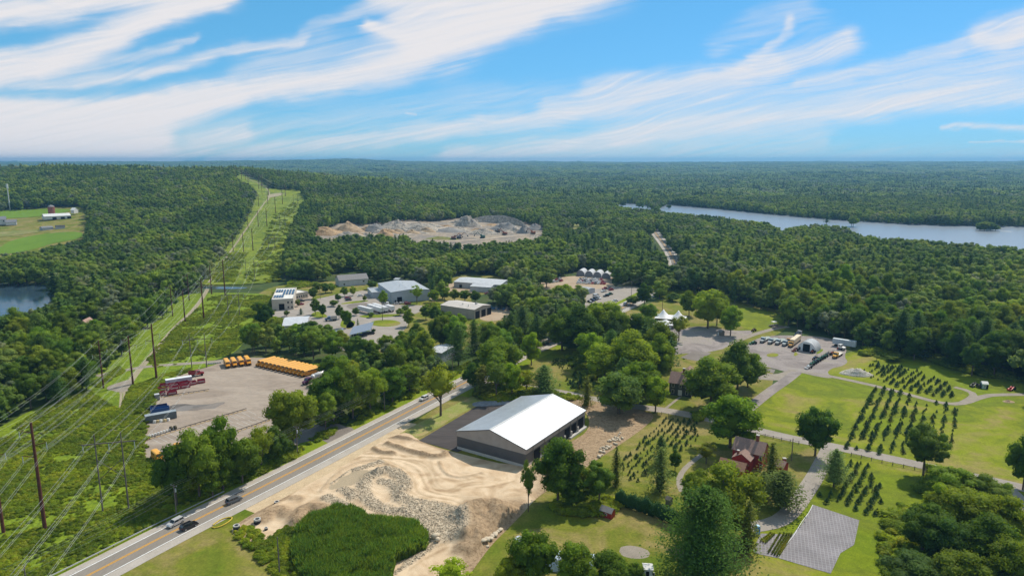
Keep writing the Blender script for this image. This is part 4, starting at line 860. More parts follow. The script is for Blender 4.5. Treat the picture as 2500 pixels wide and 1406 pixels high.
bushes('tree_foot_vegetation', [[(410, 1235), (480, 1180), (600, 1140), (700, 1095), (730, 1100), (700, 1125), (600, 1180), (500, 1225), (430, 1245)], [(770, 1030), (860, 1000), (1000, 950), (1160, 880), (1165, 890), (1010, 965), (880, 1025), (800, 1045)], [(1160, 965), (1200, 940), (1340, 960), (1420, 975), (1320, 975), (1200, 980)], [(735, 905), (790, 885), (840, 905), (830, 930), (800, 905), (770, 908)], [(1380, 870), (1480, 850), (1560, 860), (1500, 900), (1440, 930)], [(2150, 1290), (2260, 1140), (2440, 1190), (2520, 1300), (2520, 1480), (2160, 1480)], [(1350, 1240), (1420, 1200), (1510, 1235), (1480, 1255), (1390, 1255)]], 420, .7, 1.8, 'undergrowth and saplings at the feet of the tree rows', -.3)
bushes('park_vegetation', [[(640, 742), (720, 690), (800, 695), (760, 700), (720, 705), (650, 760)], [(1060, 745), (1090, 770), (1060, 775)], [(600, 800), (650, 775), (700, 790), (690, 800), (610, 830)]], 700, .9, 2.2, 'dense green shrubbery round the business park', -.1)

# ---------------------------------------------------------------- trees one can tell apart
LT = (1.25, 1.3, .9); BR = (1.7, 1.6, .9); DK = (.7, .8, .9); GY = (1.15, 1.1, 1.7); OL = (1.3, 1.1, .9); BN = (1.7, 1.15, 1.0)
TREES = [ # foot x, foot y, top row, width px, kind, tint, label
 (1076, 1015, 887, 100, 'airy', (1.6, 1.4, .9), 'yellow green maple standing alone between highway and new asphalt'),
 (432, 1232, 1090, 95, 'dec', DK, 'broadleaf tree nearest the short yellow bus'), (488, 1218, 1047, 120, 'dec', None, 'tall bushy tree at the front left of the bus yard'),
 (545, 1195, 1013, 105, 'dec', DK, 'tallest dark tree in the row in front of the bus yard'), (592, 1178, 1065, 90, 'dec', None, 'tree in the bus yard row right of the tallest dark one'),
 (640, 1150, 1035, 80, 'airy', OL, 'loose crowned tree left of the roadside pole in front of the bus yard'), (672, 1130, 1045, 75, 'dec', DK, 'dark tree behind the roadside pole at the bus yard'),
 (716, 1090, 945, 118, 'dec', OL, 'big round tree at the bus yard entrance'), (520, 1215, 1110, 80, 'dec', DK, 'low dark tree beneath the tallest ones of the bus yard row'), (455, 1200, 1100, 70, 'dec', None, 'small tree behind the front row at the bus yard corner'),
 (815, 1032, 897, 110, 'dec', DK, 'broad dark tree east of the bus yard entrance'), (862, 1022, 893, 95, 'dec', None, 'tree second from the bus yard entrance along the highway'), (905, 1008, 900, 80, 'dec', LT, 'light green tree behind the second roadside pole'),
 (958, 985, 893, 85, 'dec', LT, 'light tree left of the lone yellow green maple'), (1000, 960, 885, 75, 'dec', None, 'tree by the highway just behind the lone maple'), (785, 1010, 925, 70, 'dec', DK, 'dark tree tucked behind the entrance tree'), (835, 1000, 880, 90, 'dec', None, 'tree in front of the white tanker'),
 (1178, 968, 890, 62, 'cedar', BN, 'brownish evergreen behind the gravel bank'), (1212, 972, 868, 75, 'airy', GY, 'grey green tree just behind the new building'), (1250, 968, 880, 66, 'dec', BR, 'bright yellow green young tree behind the new building roof'),
 (1285, 962, 900, 60, 'airy', OL, 'thin tree behind the ridge of the new building'), (1328, 968, 890, 72, 'pine', (1.3, 1.3, 1.5), 'blue green pine at the lane behind the new building'), (1216, 940, 822, 118, 'dec', None, 'large round tree left of the small seedling lawn'),
 (1297, 892, 808, 56, 'dec', BR, 'small round tree alone on the seedling lawn'), (1160, 958, 880, 60, 'dec', DK, 'dark bushy tree beside the highway at the gravel bank'),
 (1372, 855, 752, 105, 'dec', None, 'big tree at the highway bend above the seedling lawn'), (1420, 862, 750, 110, 'dec', DK, 'dark tree beside the highway bend'), (1468, 840, 735, 115, 'dec', LT, 'tall light tree in the grove above the seedling lawn'),
 (1505, 850, 742, 80, 'dec', None, 'tree at the right end of the grove above the seedling lawn'), (1440, 900, 805, 85, 'dec', LT, 'tree at the right edge of the seedling lawn'),
 (1475, 935, 838, 115, 'dec', BR, 'bright maple left half of the pair in the middle of the scene'), (1545, 940, 812, 130, 'dec', BR, 'largest bright maple behind the white roofed building'), (1560, 985, 880, 100, 'dec', (1.5, 1.4, .9), 'bright tree in front of the largest maple'),
 (1510, 1012, 905, 135, 'dec', GY, 'broad grey green tree by the lane beyond the new building'), (1600, 1006, 912, 72, 'dec', BR, 'bright tree left of the dark house'), (1432, 992, 918, 42, 'cedar', BN, 'thin brownish evergreen at the corner of the new building'),
 (1612, 884, 787, 92, 'dec', OL, 'round tree casting a pool of shade left of the old paved square'), (1657, 832, 768, 55, 'airy', OL, 'slim tree in front of the white tents'), (1560, 848, 762, 105, 'dec', None, 'wide tree left of the second tent'),
 (1583, 790, 738, 48, 'dec', LT, 'small tree left of the tents beside the lawn'), (1573, 748, 690, 44, 'dec', DK, 'dark tree standing at the highway by the car park'), (1682, 772, 712, 52, 'dec', None, 'round tree right of the white tent peak'),
 (1728, 802, 706, 90, 'dec', LT, 'tall tree on the lawn right of the tents'), (1783, 820, 742, 62, 'dec', LT, 'tree nearest the farm drive on the tent lawn'), (1750, 795, 704, 60, 'dec', None, 'taller tree behind the pair on the tent lawn'),
 (1735, 1000, 872, 150, 'dec', (1.3, 1.25, .9), 'huge maple half hiding the dark house'), (1800, 962, 838, 115, 'dec', DK, 'dark maple behind the huge one by the farm drive'), (1825, 945, 860, 70, 'dec', None, 'tree at the farm drive right of the dark maple'), (1782, 1092, 958, 155, 'dec', (1.15, 1.2, .9), 'huge maple beside the lane above the red house'),
 (1990, 1112, 990, 96, 'dec', (.55, .7, .9), 'very dark round tree on the lane'), (2254, 1160, 1033, 118, 'willow', (1.3, 1.15, 1.3), 'soft feathery willow beside the rail fence'), (2035, 1188, 1095, 66, 'pine', (1.9, 1.6, 2.3), 'greyish spruce at the top of the driveway'),
 (1724, 1132, 1082, 56, 'airy', BN, 'small brownish tree left of the red house'), (1880, 1178, 1080, 62, 'cedar', BN, 'tall narrow evergreen in front of the red house'), (1905, 1240, 1148, 105, 'pine', (1.2, .95, 1.0), 'wide dark evergreen between red house and driveway'), (1862, 1215, 1150, 50, 'cedar', (.9, .8, .9), 'dark evergreen below the red house porch'),
 (1611, 1200, 1092, 66, 'cedar', (1.7, 1.35, 1.5), 'grey green cedar standing in the tree plot'), (1612, 1135, 1063, 52, 'cedar', None, 'dark cedar behind the grey green one'), (1648, 1148, 1095, 34, 'dec', DK, 'small round tree right of the cedars'),
 (1712, 1418, 1182, 195, 'bigpine', (.85, 1.0, .75), 'giant white pine filling the bottom of the view'), (1770, 1310, 1132, 175, 'dec', OL, 'wide olive crowned tree behind the giant pine'), (1822, 1350, 1222, 70, 'cedar', BN, 'dark cedar right of the giant pine'), (1700, 1255, 1150, 90, 'dec', OL, 'olive tree left of the red house roofs'),
 (1362, 1228, 1060, 130, 'dec', (.8, .95, .9), 'large dark leafy tree at the front corner of the new building'), (1290, 1248, 1118, 46, 'airy', GY, 'thin leaning tree by the sandy ground'), (1462, 1235, 1122, 88, 'willow', (1.1, 1.15, 1.1), 'soft drooping tree left of the hedge'), (1503, 1188, 1090, 42, 'cedar', BN, 'narrow brown green evergreen above the hedge'), (1425, 1210, 1135, 60, 'willow', OL, 'olive shrubby tree beside the dark leafy one'), (1395, 1240, 1150, 70, 'dec', DK, 'dark low tree under the large leafy one'),
 (1300, 1440, 1292, 115, 'dec', DK, 'dark tree over the pale hoop greenhouse'), (1405, 1450, 1325, 105, 'dec', None, 'tree at the bottom edge over the greenhouse roof'), (1490, 1440, 1350, 100, 'dec', DK, 'dark tree at the bottom edge near the dirt patch'), (1250, 1450, 1360, 80, 'dec', OL, 'low tree left of the greenhouse at the bottom edge'), (1100, 1440, 1368, 105, 'airy', BR, 'bright leafy tree top at the bottom edge by the sand'), (1545, 1440, 1370, 50, 'dec', None, 'small tree right of the dark ones at the bottom edge'),
 (2305, 1235, 1130, 130, 'willow', (1.3, 1.3, 1.4), 'soft green tree at the top of the lower right thicket'), (2405, 1255, 1158, 120, 'willow', GY, 'grey green tree in the lower right thicket near the lane fork'), (2345, 1310, 1190, 150, 'dec', OL, 'olive tree in the middle of the lower right thicket'), (2445, 1330, 1205, 120, 'dec', OL, 'rounded olive tree at the right of the thicket'),
 (2250, 1350, 1225, 125, 'dec', None, 'dark tree at the left edge of the lower right thicket'), (2312, 1395, 1270, 120, 'dec', (.6, .75, .9), 'darkest tree in the lower right thicket'), (2400, 1400, 1265, 140, 'dec', None, 'green tree low in the right thicket'), (2225, 1445, 1355, 130, 'dec', GY, 'grey green tree at the bottom of the lawn'), (2340, 1465, 1345, 140, 'dec', OL, 'tree at the bottom edge of the right thicket'), (2460, 1450, 1310, 130, 'dec', OL, 'tree in the bottom right corner'), (2290, 1290, 1180, 80, 'dec', LT, 'light tree behind the dark left edge of the thicket'),
 (2497, 1195, 1068, 80, 'dec', DK, 'dark tree cut by the right edge above the lane'), (2407, 560, 541, 40, 'dec', (.8, .9, .9), 'tree clump on the small lake island'), (2392, 563, 547, 22, 'dec', DK, 'low tree at the left end of the lake island'), (2403, 564, 541, 26, 'dec', None, 'tallest tree on the lake island'), (2418, 564, 543, 28, 'dec', DK, 'round tree right of the tallest on the lake island'), (2430, 564, 550, 20, 'dec', None, 'low tree at the right end of the lake island'),
 (1633, 510, 500, 14, 'dec', DK, 'round tree on the nearest lake islet'),
 (770, 768, 726, 26, 'dec', None, 'round tree on the park lawn left of the pair'), (788, 774, 740, 22, 'dec', DK, 'small tree right beside it on the park lawn'), (735, 768, 752, 13, 'cedar', (1, 1.2, 1.6), 'small blue conifer on the business park verge'), (828, 778, 745, 22, 'dec', DK, 'dark tree on the island left of the trailers'), (846, 800, 755, 27, 'dec', LT, 'tall tree beside the blue dump truck'), (869, 770, 750, 22, 'dec', DK, 'round dark tree left of the white trailers'), (906, 775, 762, 18, 'dec', GY, 'rounded bush tree in front of the white trailers'),
 (874, 798, 778, 9, 'cedar', LT, 'tiny slim conifer by the turning circle'), (935, 745, 710, 26, 'dec', BR, 'bright tree before the big grey warehouse wall'), (1018, 742, 695, 36, 'airy', LT, 'tree before the right end of the big grey warehouse'), (998, 797, 752, 32, 'dec', BR, 'bright tree right of the turning circle'), (842, 724, 698, 22, 'dec', None, 'tree in the row behind the small car park'), (862, 722, 698, 18, 'dec', LT, 'round tree by the entrance of the annex'), (825, 735, 718, 20, 'dec', DK, 'dark tree left of the red parked car'), (908, 706, 685, 25, 'dec', DK, 'dark round tree left behind the big grey warehouse'), (765, 730, 700, 26, 'dec', DK, 'dark tree beside the cream annex'), (815, 748, 732, 26, 'dec', None, 'tree at the left corner of the small car park'), (728, 748, 730, 14, 'dec', OL, 'little tree at the corner of the cream building'),
 (976, 770, 753, 24, 'dec', GY, 'grey green bush right of the trailers'), (990, 763, 745, 18, 'dec', GY, 'second grey green bush right of the trailers'), (912, 812, 802, 12, 'dec', DK, 'round bush at the end of the solar canopy'),
 (2180, 882, 866, 44, 'dec', None, 'low rounded tree at the field corner behind the rubble heap'), (2140, 880, 866, 20, 'airy', GY, 'pale bush behind the rubble heap'), (1642, 735, 716, 40, 'dec', DK, 'low bushy tree clump on the tent lawn edge'), (1545, 745, 722, 36, 'dec', None, 'bushy tree at the far corner of the car park'), (1415, 735, 695, 52, 'dec', None, 'tree in front of the car yard shed'), (1375, 745, 690, 60, 'dec', LT, 'tree left of the car yard entrance'),
 (800, 832, 792, 42, 'dec', None, 'tree in front of the park pavement left of the canopy'), (835, 852, 806, 44, 'dec', OL, 'olive tree below the second solar canopy'), (868, 868, 822, 44, 'dec', DK, 'dark tree below the parked cars of the canopy'), (905, 872, 828, 44, 'dec', LT, 'light tree below the turning circle pavement'), (945, 866, 815, 46, 'dec', None, 'tree right below the turning circle'), (985, 860, 806, 48, 'dec', DK, 'dark tree lower right of the turning circle'), (1015, 845, 790, 46, 'dec', None, 'tree between turning circle and hidden pale roof'), (760, 826, 782, 44, 'dec', DK, 'dark tree right of the white metal shed'), (720, 838, 790, 52, 'dec', OL, 'tree covering the foot of the white metal shed'), (672, 826, 772, 52, 'dec', None, 'tree left of the white metal shed'),
 (1040, 780, 742, 34, 'dec', None, 'tree left of the beige garage'), (1062, 786, 748, 34, 'dec', DK, 'dark tree at the beige garage corner'), (1095, 798, 760, 36, 'dec', None, 'first tree hiding the beige garage wall'), (1125, 802, 764, 34, 'dec', LT, 'second tree hiding the beige garage wall'), (1060, 738, 706, 30, 'dec', LT, 'light tree right of the blue grey warehouse'), (1085, 732, 704, 30, 'dec', None, 'tree at the left end of the dirt yard'), (1110, 734, 706, 32, 'dec', OL, 'olive tree on the dirt yard edge'), (1135, 735, 708, 32, 'dec', DK, 'dark tree in front of the low white building'), (1160, 738, 708, 32, 'dec', None, 'tree between low white building and beige garage'), (1215, 738, 695, 44, 'dec', DK, 'tall dark tree at the end of the low white building'), (1245, 742, 692, 46, 'dec', None, 'tall tree right of the low white building'),
 (650, 800, 745, 48, 'dec', DK, 'dark tree left of the cream building'), (632, 770, 735, 36, 'dec', None, 'tree at the meadow edge left of the cream building'), (775, 712, 688, 28, 'dec', None, 'tree at the far end of the cream annex'), (795, 716, 690, 28, 'dec', DK, 'dark tree left of the grey gabled building'), (810, 714, 690, 22, 'dec', LT, 'light tree at the gable of the grey gabled building'), (890, 735, 722, 12, 'dec', OL, 'small tree on the car park island'), (700, 772, 758, 16, 'dec', OL, 'small tree below the cream building front'),
]
def big_trees():
    for bx, by, ty, wp, k, tint, lab in TREES:
        b = g1(bx, by); H = top_height(bx, by, ty); d = math.hypot(b.y, CAM_H); Wd = wp * d / F * 1.05
        if k in ('dec', 'airy', 'willow'): Wd *= 1.07
        put_tree(k, b.x, b.y, H, Wd, lab, None, tint or (1, 1, 1)); WORLD_CLEAR.append((b.x, b.y, Wd * .45))
big_trees()

# hedge
def hedge():
    P, _ = path_pts([(1508, 1232), (1560, 1248), (1615, 1268), (1660, 1290)], .45); C = Crown(5); b = P[0]
    for i, p in enumerate(P - b):
        h = 4.8 + .5 * math.sin(i * .7) + R.uniform(-.3, .3); C.core((p[0], p[1], h * .48), (.95, .95, h * .5), R.uniform(.3, .6), ICO1, .1)
        n = 46; a = C.r.uniform(0, 6.3, n); z = C.r.uniform(.1, 1.04, n) * h; r = 1.05 * (1 - (z / h) ** 5 * .5); C.leaves(np.column_stack([p[0] + np.cos(a) * r, p[1] + np.sin(a) * r, z]), np.column_stack([np.cos(a), np.sin(a), np.full(n, .6)]), .4, C.r.uniform(.3, .8, n))
    o = link('hedge', C.mesh('hedge', [XM]), None); o.location = (b[0], b[1], 0); tag(o, 'long tall clipped evergreen hedge above the shaded lawn', 'hedge'); o.color = (.8, 1.0, .7, 1)
hedge()

# rows of young spruces
XME = [np_ for np_ in [cone_tree(400 + i).__class__ and cone_tree(400 + i) for i in range(5)]]
XMESH = [c.mesh('young_spruce', [XM, BARK], tr) for c, tr in XME]
PLOTS = [ # outline px, row line px (a->b), row spacing, tree spacing, height range, keep, plot phrase, min size for stuff
 ([(2062, 1095), (2078, 1040), (2105, 985), (2135, 948), (2200, 958), (2235, 975), (2300, 985), (2345, 992), (2345, 1080), (2300, 1105), (2230, 1118), (2160, 1112), (2090, 1098)], (2085, 1085), (2150, 950), 3.4, 2.4, (1.2, 2.5), .86, 'the big open plot north of the lane'),
 ([(2090, 905), (2110, 893), (2180, 893), (2260, 912), (2312, 935), (2330, 965), (2315, 975), (2240, 962), (2160, 938), (2110, 920)], (2120, 925), (2160, 897), 3.0, 2.4, (1.2, 2.3), .88, 'the plot beyond the gravel track'),
 ([(1990, 1228), (2050, 1125), (2110, 1130), (2120, 1140), (2150, 1190), (2155, 1215), (2140, 1268), (2100, 1258), (2050, 1235), (2000, 1232)], (2010, 1225), (2070, 1130), 2.7, 2.3, (1.4, 2.3), .92, 'the plot beside the driveway'),
 ([(1512, 1125), (1560, 1080), (1605, 1045), (1625, 1022), (1700, 1030), (1708, 1062), (1690, 1090), (1660, 1105), (1640, 1095), (1600, 1080), (1590, 1120), (1585, 1160), (1560, 1190), (1530, 1165), (1515, 1145)], (1520, 1150), (1640, 1025), 2.3, 1.7, (.9, 1.7), .92, 'the plot between new building and red house'),
 ([(1365, 945), (1380, 915), (1430, 910), (1435, 955)], (1370, 950), (1425, 915), 3.2, 2.6, (1.6, 3.0), .6, 'the small plot on the seedling lawn'),
]
def spruces():
    allp = []
    for pi_, (poly, a, b, rs, ts, hr, keep, ph) in enumerate(PLOTS):
        p = np.array(poly, float); W = G(p[:, 0], p[:, 1])[:, :2]; A, B = g1(*a), g1(*b); u = np.array([B.x - A.x, B.y - A.y]); u /= np.linalg.norm(u); v = np.array([-u[1], u[0]]); c = W.mean(0)
        rows = {}
        for i in range(-30, 31):
            for j in range(-40, 41):
                q = c + u * (j * ts + .5 * (i % 2) * ts) + v * i * rs + NR.uniform(-.5, .5, 2)
                f = float(fbm(np.array([q[0] / 9]), np.array([q[1] / 9]), 2, 2)[0])
                if not in_poly([q[0]], [q[1]], [tuple(z) for z in W])[0] or R.random() > keep + .35 * f: continue
                if any((q[0] - x) ** 2 + (q[1] - y) ** 2 < (r * .55) ** 2 for x, y, r in WORLD_CLEAR[:len(TREES)]): continue
                h = .92 * R.uniform(*hr) * (1 + .25 * f) * (1.25 if R.random() < .1 else 1); rows.setdefault(i, []).append((q, h))
        ks = sorted(rows, key=lambda i: -i)
        for rk, i in enumerate(ks):
            for jj, (q, h) in enumerate(rows[i]): allp.append((h / math.hypot(q[1], 100), q, h, pi_, rk, jj, ph))
    allp.sort(key=lambda t: -t[0]); print('spruces', len(allp))
    big, rest = allp[:295], allp[295:]
    OR = ['first', 'second', 'third', 'fourth', 'fifth', 'sixth', 'seventh', 'eighth', 'ninth', 'tenth', 'eleventh', 'twelfth', 'thirteenth', 'fourteenth', 'fifteenth']
    orr = lambda k: OR[k] if k < 15 else '%dth' % (k + 1)
    for _, q, h, pi_, rk, jj, ph in big:
        o = link('young_spruce', R.choice(XMESH), None); o.location = (q[0], q[1], 0); o.rotation_euler = (0, 0, R.uniform(0, 6)); s = h / 2.2 * 1.1; o.scale = (s * R.uniform(1.0, 1.35), s * R.uniform(1.0, 1.35), s)
        t = R.uniform(.8, 1.2); o.color = (t * (1.5 if R.random() < .12 else 1), t, t, 1)
        tag(o, '%s spruce, %s row from left, %s' % (orr(jj), orr(rk), ph), 'spruce', 'young spruces in ' + ph)
    q = np.array([t[1] for t in rest]); hh = np.array([t[2] for t in rest])
    s2 = px_scatter([[(1345, 892), (1352, 876), (1412, 874), (1415, 900), (1370, 902)]], 60); q = np.vstack([q, s2]) if len(rest) else s2; hh = np.concatenate([hh, np.full(len(s2), .9)]) if len(rest) else np.full(len(s2), .9)
    cl = lib('seedling', XMESH); n = len(q)
    scatter('tree_seedling_foliage', cl, np.column_stack([q, np.zeros(n)]), NR.uniform(0, 6.28, n), np.column_stack([hh / 2.2] * 3), NR.integers(0, 5, n), 'smallest young spruces and seedlings of the tree farm plots')
spruces()
# weed cloth bed with young plants
M_CLOTH, N_, O_ = new_mat('weed_cloth')
_v = N_.nodes.new('ShaderNodeNewGeometry').outputs['Position']; _mp = N_.nodes.new('ShaderNodeMapping'); _mp.inputs['Rotation'].default_value = (0, 0, .35); N_.links.new(_v, _mp.inputs[0])
_b = N_.nodes.new('ShaderNodeTexBrick'); _b.inputs['Scale'].default_value = 1.0; _b.inputs['Brick Width'].default_value = .9; _b.inputs['Row Height'].default_value = 1.15; _b.inputs['Mortar Size'].default_value = .09; _b.offset = 0
_b.inputs['Color1'].default_value = (.145, .13, .137, 1); _b.inputs['Color2'].default_value = (.17, .155, .162, 1); _b.inputs['Mortar'].default_value = (.24, .225, .235, 1); N_.links.new(_mp.outputs[0], _b.inputs[0])
_t = noise(N_, _v, .12, 4, .6); _r = ramp(N_, [(.8,) * 3, (1.12,) * 3], [.35, .65]); N_.links.new(_t.outputs[0], _r.inputs[0]); _c = mixc(N_, 1.0, _b.outputs[0], _r.outputs[0], 'MULTIPLY')
_p = N_.nodes.new('ShaderNodeBsdfPrincipled'); _p.inputs['Roughness'].default_value = .75; N_.links.new(_c, _p.inputs[0]); N_.links.new(_p.outputs[0], O_.inputs[0])
sheet('weed_cloth', [(1985, 1232), (2098, 1270), (2085, 1330), (2052, 1350), (2028, 1400), (1900, 1362), (1960, 1275)], .10, M_CLOTH, smooth=0, label='big grey square of weed cloth beside the plant rows')
sheet('weed_cloth', [(1838, 1340), (1858, 1302), (1935, 1305), (1958, 1275), (1898, 1362), (1842, 1350)], .09, M_CLOTH, smooth=0, label='smaller weed cloth with the hedge plant rows')
C, _ = path_pts([(1984, 1233), (1975, 1252), (1957, 1274), (1940, 1305), (1915, 1335), (1900, 1358)], 1.0); mb = MB()
for i in range(len(C) - 1): mb.cyl((*C[i], .16), (*C[i + 1], .16), .07, n=5)
tag(mb.build('irrigation_pipe', M_WHITE), 'white pipe along the edge of the weed cloth', 'pipe')
rows = [((1857, 1322), (1883, 1302)), ((1863, 1324), (1888, 1303)), ((1869, 1326), (1892, 1304)), ((1876, 1350), (1905, 1302)), ((1885, 1352), (1915, 1303)), ((1891, 1355), (1922, 1303)), ((1897, 1358), (1928, 1303)), ((1903, 1355), (1934, 1303)), ((1840, 1338), (1850, 1328))]
for i, (a, b) in enumerate(rows):
    A, B = g1(*a), g1(*b); C = Crown(600 + i); n = int((B - A).length / .55)
    for k in range(n): C.lobe(tuple((B - A) * (k / n) + Vector((0, 0, .35))), (.3, .3, .38), 22, .2, C.r.uniform(.3, .8), ICO1)
    o = link('shrub_row', C.mesh('shrub_row', [SHRUB]), None); o.location = A + Vector((0, 0, .1)); o.color = (.75, .7, .8, 1)
    tag(o, '%s potted shrub row from the blue toilet on the weed cloth' % ['first', 'second', 'third', 'fourth', 'fifth', 'sixth', 'seventh', 'eighth', 'short loose'][i], 'shrub row', 'potted shrub rows')
pile(1549, 1348, .12, 4.6, 3.2, M_GRAVEL, 'pale bare gravel patch in the shaded lawn', rot=-.3, rough=.3)

# ---------------------------------------------------------------- buildings
def GZ(px, py, z):
    dx = (px - 1250) / F; dy = -(py - 703) / F; d = Vector((dx, CP + dy * SP, -SP + dy * CP)); t = (z - CAM_H) / d.z; return Vector((d.x * t, d.y * t, z))
GLASS = surf('window_glass', [(.02, .025, .03)], fine=1, fine_amt=.1, rough=.12, spec=.8)
DARKIN = surf('dark_opening', [(.012, .012, .014)], fine=1, fine_amt=.1)
WHITEP = paint('white_trim', (.62, .61, .58))
def shingle(name, c): return surf(name, [tuple(x * .82 for x in c), c], 1.2, fine=4, fine_amt=.18, obj=True)
BRICK = surf('brick', [(.20, .075, .05), (.30, .12, .08)], 3, fine=8, fine_amt=.2, obj=True)
def siding(name, c, period=.4, axis=0, amt=.2, rough=.6, metal=0.0, spec=.4):
    m, n, o = new_mat(name); tc = n.nodes.new('ShaderNodeTexCoord').outputs['Object']
    sx = n.nodes.new('ShaderNodeSeparateXYZ'); n.links.new(tc, sx.inputs[0])
    def M(op, a, b=None):
        q = n.nodes.new('ShaderNodeMath'); q.operation = op
        for i, v in enumerate((a, b)):
            if v is None: continue
            if isinstance(v, (int, float)): q.inputs[i].default_value = v
            else: n.links.new(v, q.inputs[i])
        return q.outputs[0]
    co = sx.outputs[2] if axis == 2 else (sx.outputs[0] if axis == 1 else M('ADD', sx.outputs[0], sx.outputs[1]))
    f = M('FRACT', M('DIVIDE', co, period)); r = ramp(n, [(1 - amt,) * 3, (1, 1, 1), (1, 1, 1)], [.0, .18, 1]); n.links.new(f, r.inputs[0])
    c1 = mixc(n, 1.0, c, r.outputs[0], 'MULTIPLY'); t = noise(n, tc, .35, 4, .6); r2 = ramp(n, [(.9,) * 3, (1.06,) * 3], [.35, .65]); n.links.new(t.outputs[0], r2.inputs[0]); c1 = mixc(n, 1.0, c1, r2.outputs[0], 'MULTIPLY')
    b = n.nodes.new('ShaderNodeBsdfPrincipled'); b.inputs['Roughness'].default_value = rough; b.inputs['Metallic'].default_value = metal; b.inputs['Specular IOR Level'].default_value = spec
    n.links.new(c1, b.inputs[0]); n.links.new(b.outputs[0], o.inputs[0]); return m
OVER = .35
def building(name, label, a, b, d, eave, ridge, walls, roof, over=.35, base=None, L=None, W=None, feats=(), flat=False, cat='building', group=None, clear=True, z0=None, parapet=None):
    """a, b, d: roof corners in the photo at eave height (or world xy). long side a-b; local x runs a->b, local y from a towards d. feats = parts on walls"""
    zt = 0.0 if z0 is None else z0
    cv = lambda p: (GZ(p[0], p[1], zt + eave) if abs(p[0]) + abs(p[1]) > 0 and len(p) == 2 else Vector(p))
    A, B = cv(a), cv(b); u = Vector((B.x - A.x, B.y - A.y, 0)); L = L or u.length; u.normalize(); v = Vector((-u.y, u.x, 0))
    if d is not None: D = cv(d); w_ = (D - A).dot(v); W = w_
    az = math.atan2(u.y, u.x); sgn = 1 if W > 0 else -1
    e = empty(name, (A.x, A.y, zt), az, label, cat, group); Wd = W
    if clear:
        c = A + u * L / 2 + v * W / 2; k = max(1, int(L / 8))
        for i in range(k + 1): q = A + u * L * i / k + v * W / 2; WORLD_CLEAR.append((q.x, q.y, abs(W) / 2 + 4))
    y0, y1 = (0, W) if W > 0 else (W, 0); yr = W / 2
    for (zl, zh, mt) in walls:
        mb = MB(); zh_ = min(zh, eave)
        V = [(0, y0, zl), (L, y0, zl), (L, y1, zl), (0, y1, zl), (0, y0, zh_), (L, y0, zh_), (L, y1, zh_), (0, y1, zh_)]
        k = .012 * walls.index((zl, zh, mt)) * 0
        mb.add(V, [(0, 1, 5, 4), (1, 2, 6, 5), (2, 3, 7, 6), (3, 0, 4, 7)])
        if zh >= eave and not flat: mb.add([(0, y0, eave), (0, y1, eave), (0, yr, ridge - .06)], [(0, 1, 2)]); mb.add([(L, y0, eave), (L, y1, eave), (L, yr, ridge - .06)], [(0, 1, 2)])
        mb.build('wall', mt, e)
    mb = MB(); th = .16; o = over
    if flat:
        mb.box((L / 2, (y0 + y1) / 2, eave + th / 2), (L + .1, abs(W) + .1, th), 0)
        if parapet:
            pass
    else:
        sl = (ridge - eave) / (abs(W) / 2); ze = eave - sl * o
        pts = [(y0 - o, ze + .02), (yr, ridge + .02), (y1 + o, ze + .02), (y1 + o, ze + .02 + th), (yr, ridge + .02 + th), (y0 - o, ze + .02 + th)]
        n = len(pts); V = [(-o, p[0], p[1]) for p in pts] + [(L + o, p[0], p[1]) for p in pts]
        mb.add(V, [(0, 1, 4, 5), (1, 2, 3, 4), (n + 0, n + 5, n + 4, n + 1), (n + 1, n + 4, n + 3, n + 2), (0, 5, n + 5, n + 0), (5, 4, n + 4, n + 5), (4, 3, n + 3, n + 4), (3, 2, n + 2, n + 3), (2, 1, n + 1, n + 2), (1, 0, n + 0, n + 1)])
    rf = mb.build('roof', roof, e)
    if flat and parapet:
        for (cx, cy_, dx, dy) in ((L / 2, y0 + .15, L, .3), (L / 2, y1 - .15, L, .3), (.15, yr, .3, abs(W) - .6), (L - .15, yr, .3, abs(W) - .6)):
            q = MB(); q.box((cx, cy_, eave + th + .25), (dx, dy, .5)); q.build('parapet', parapet, rf)
    # feats: (kind, side, s, z, w, h) side: 'y0','y1' along long walls, 'x0','x1' the ends; s from a side start
    for ft in feats:
        kind, side, s, z, ww, hh = ft[:6]; mt = ft[6] if len(ft) > 6 else None
        def place(cx, cz, w_, h_, dep, off):
            if side in ('y0', 'y1'):
                yy = (y0 - off) if side == 'y0' else (y1 + off); return (cx, yy, cz), (w_, dep, h_)
            xx = -off if side == 'x0' else L + off; return (xx, y0 + cx, cz), (dep, w_, h_)
        if kind == 'window':
            c, dm = place(s, z + hh / 2, ww, hh, .10, .03); q = MB(); q.box(c, dm); wn = q.build('window', WHITEP, e)
            c, dm = place(s, z + hh / 2, ww - .22, hh - .22, .06, .09); q = MB(); q.box(c, dm); q.build('pane', GLASS, wn)
        elif kind == 'door':
            c, dm = place(s, z + hh / 2, ww, hh, .10, .04); q = MB(); q.box(c, dm); q.build('door', mt or DARKIN, e)
        elif kind == 'framed_door':
            c, dm = place(s, z + hh / 2, ww + .5, hh + .35, .14, .05); q = MB(); q.box(c, dm); dr = q.build('door', WHITEP, e)
            c, dm = place(s, z + hh / 2, ww, hh, .06, .13); q = MB(); q.box(c, dm); q.build('panel', mt or WHITEP, dr)
        elif kind == 'chimney':
            q = MB(); q.box((s, yr + z, hh / 2 + ridge * .5), (ww, ww, hh)); ch = q.build('chimney', BRICK, rf); q = MB(); q.box((s, yr + z, hh + ridge * .5 + .08), (ww + .12, ww + .12, .14)); q.build('cap', M_CONC, ch)
        elif kind == 'vent':
            q = MB(); q.cyl((s, yr + z, ridge * .5 + eave * .5), (s, yr + z, ridge + hh), ww, n=8); q.build('vent', WHITEP, rf)
        elif kind == 'unit':
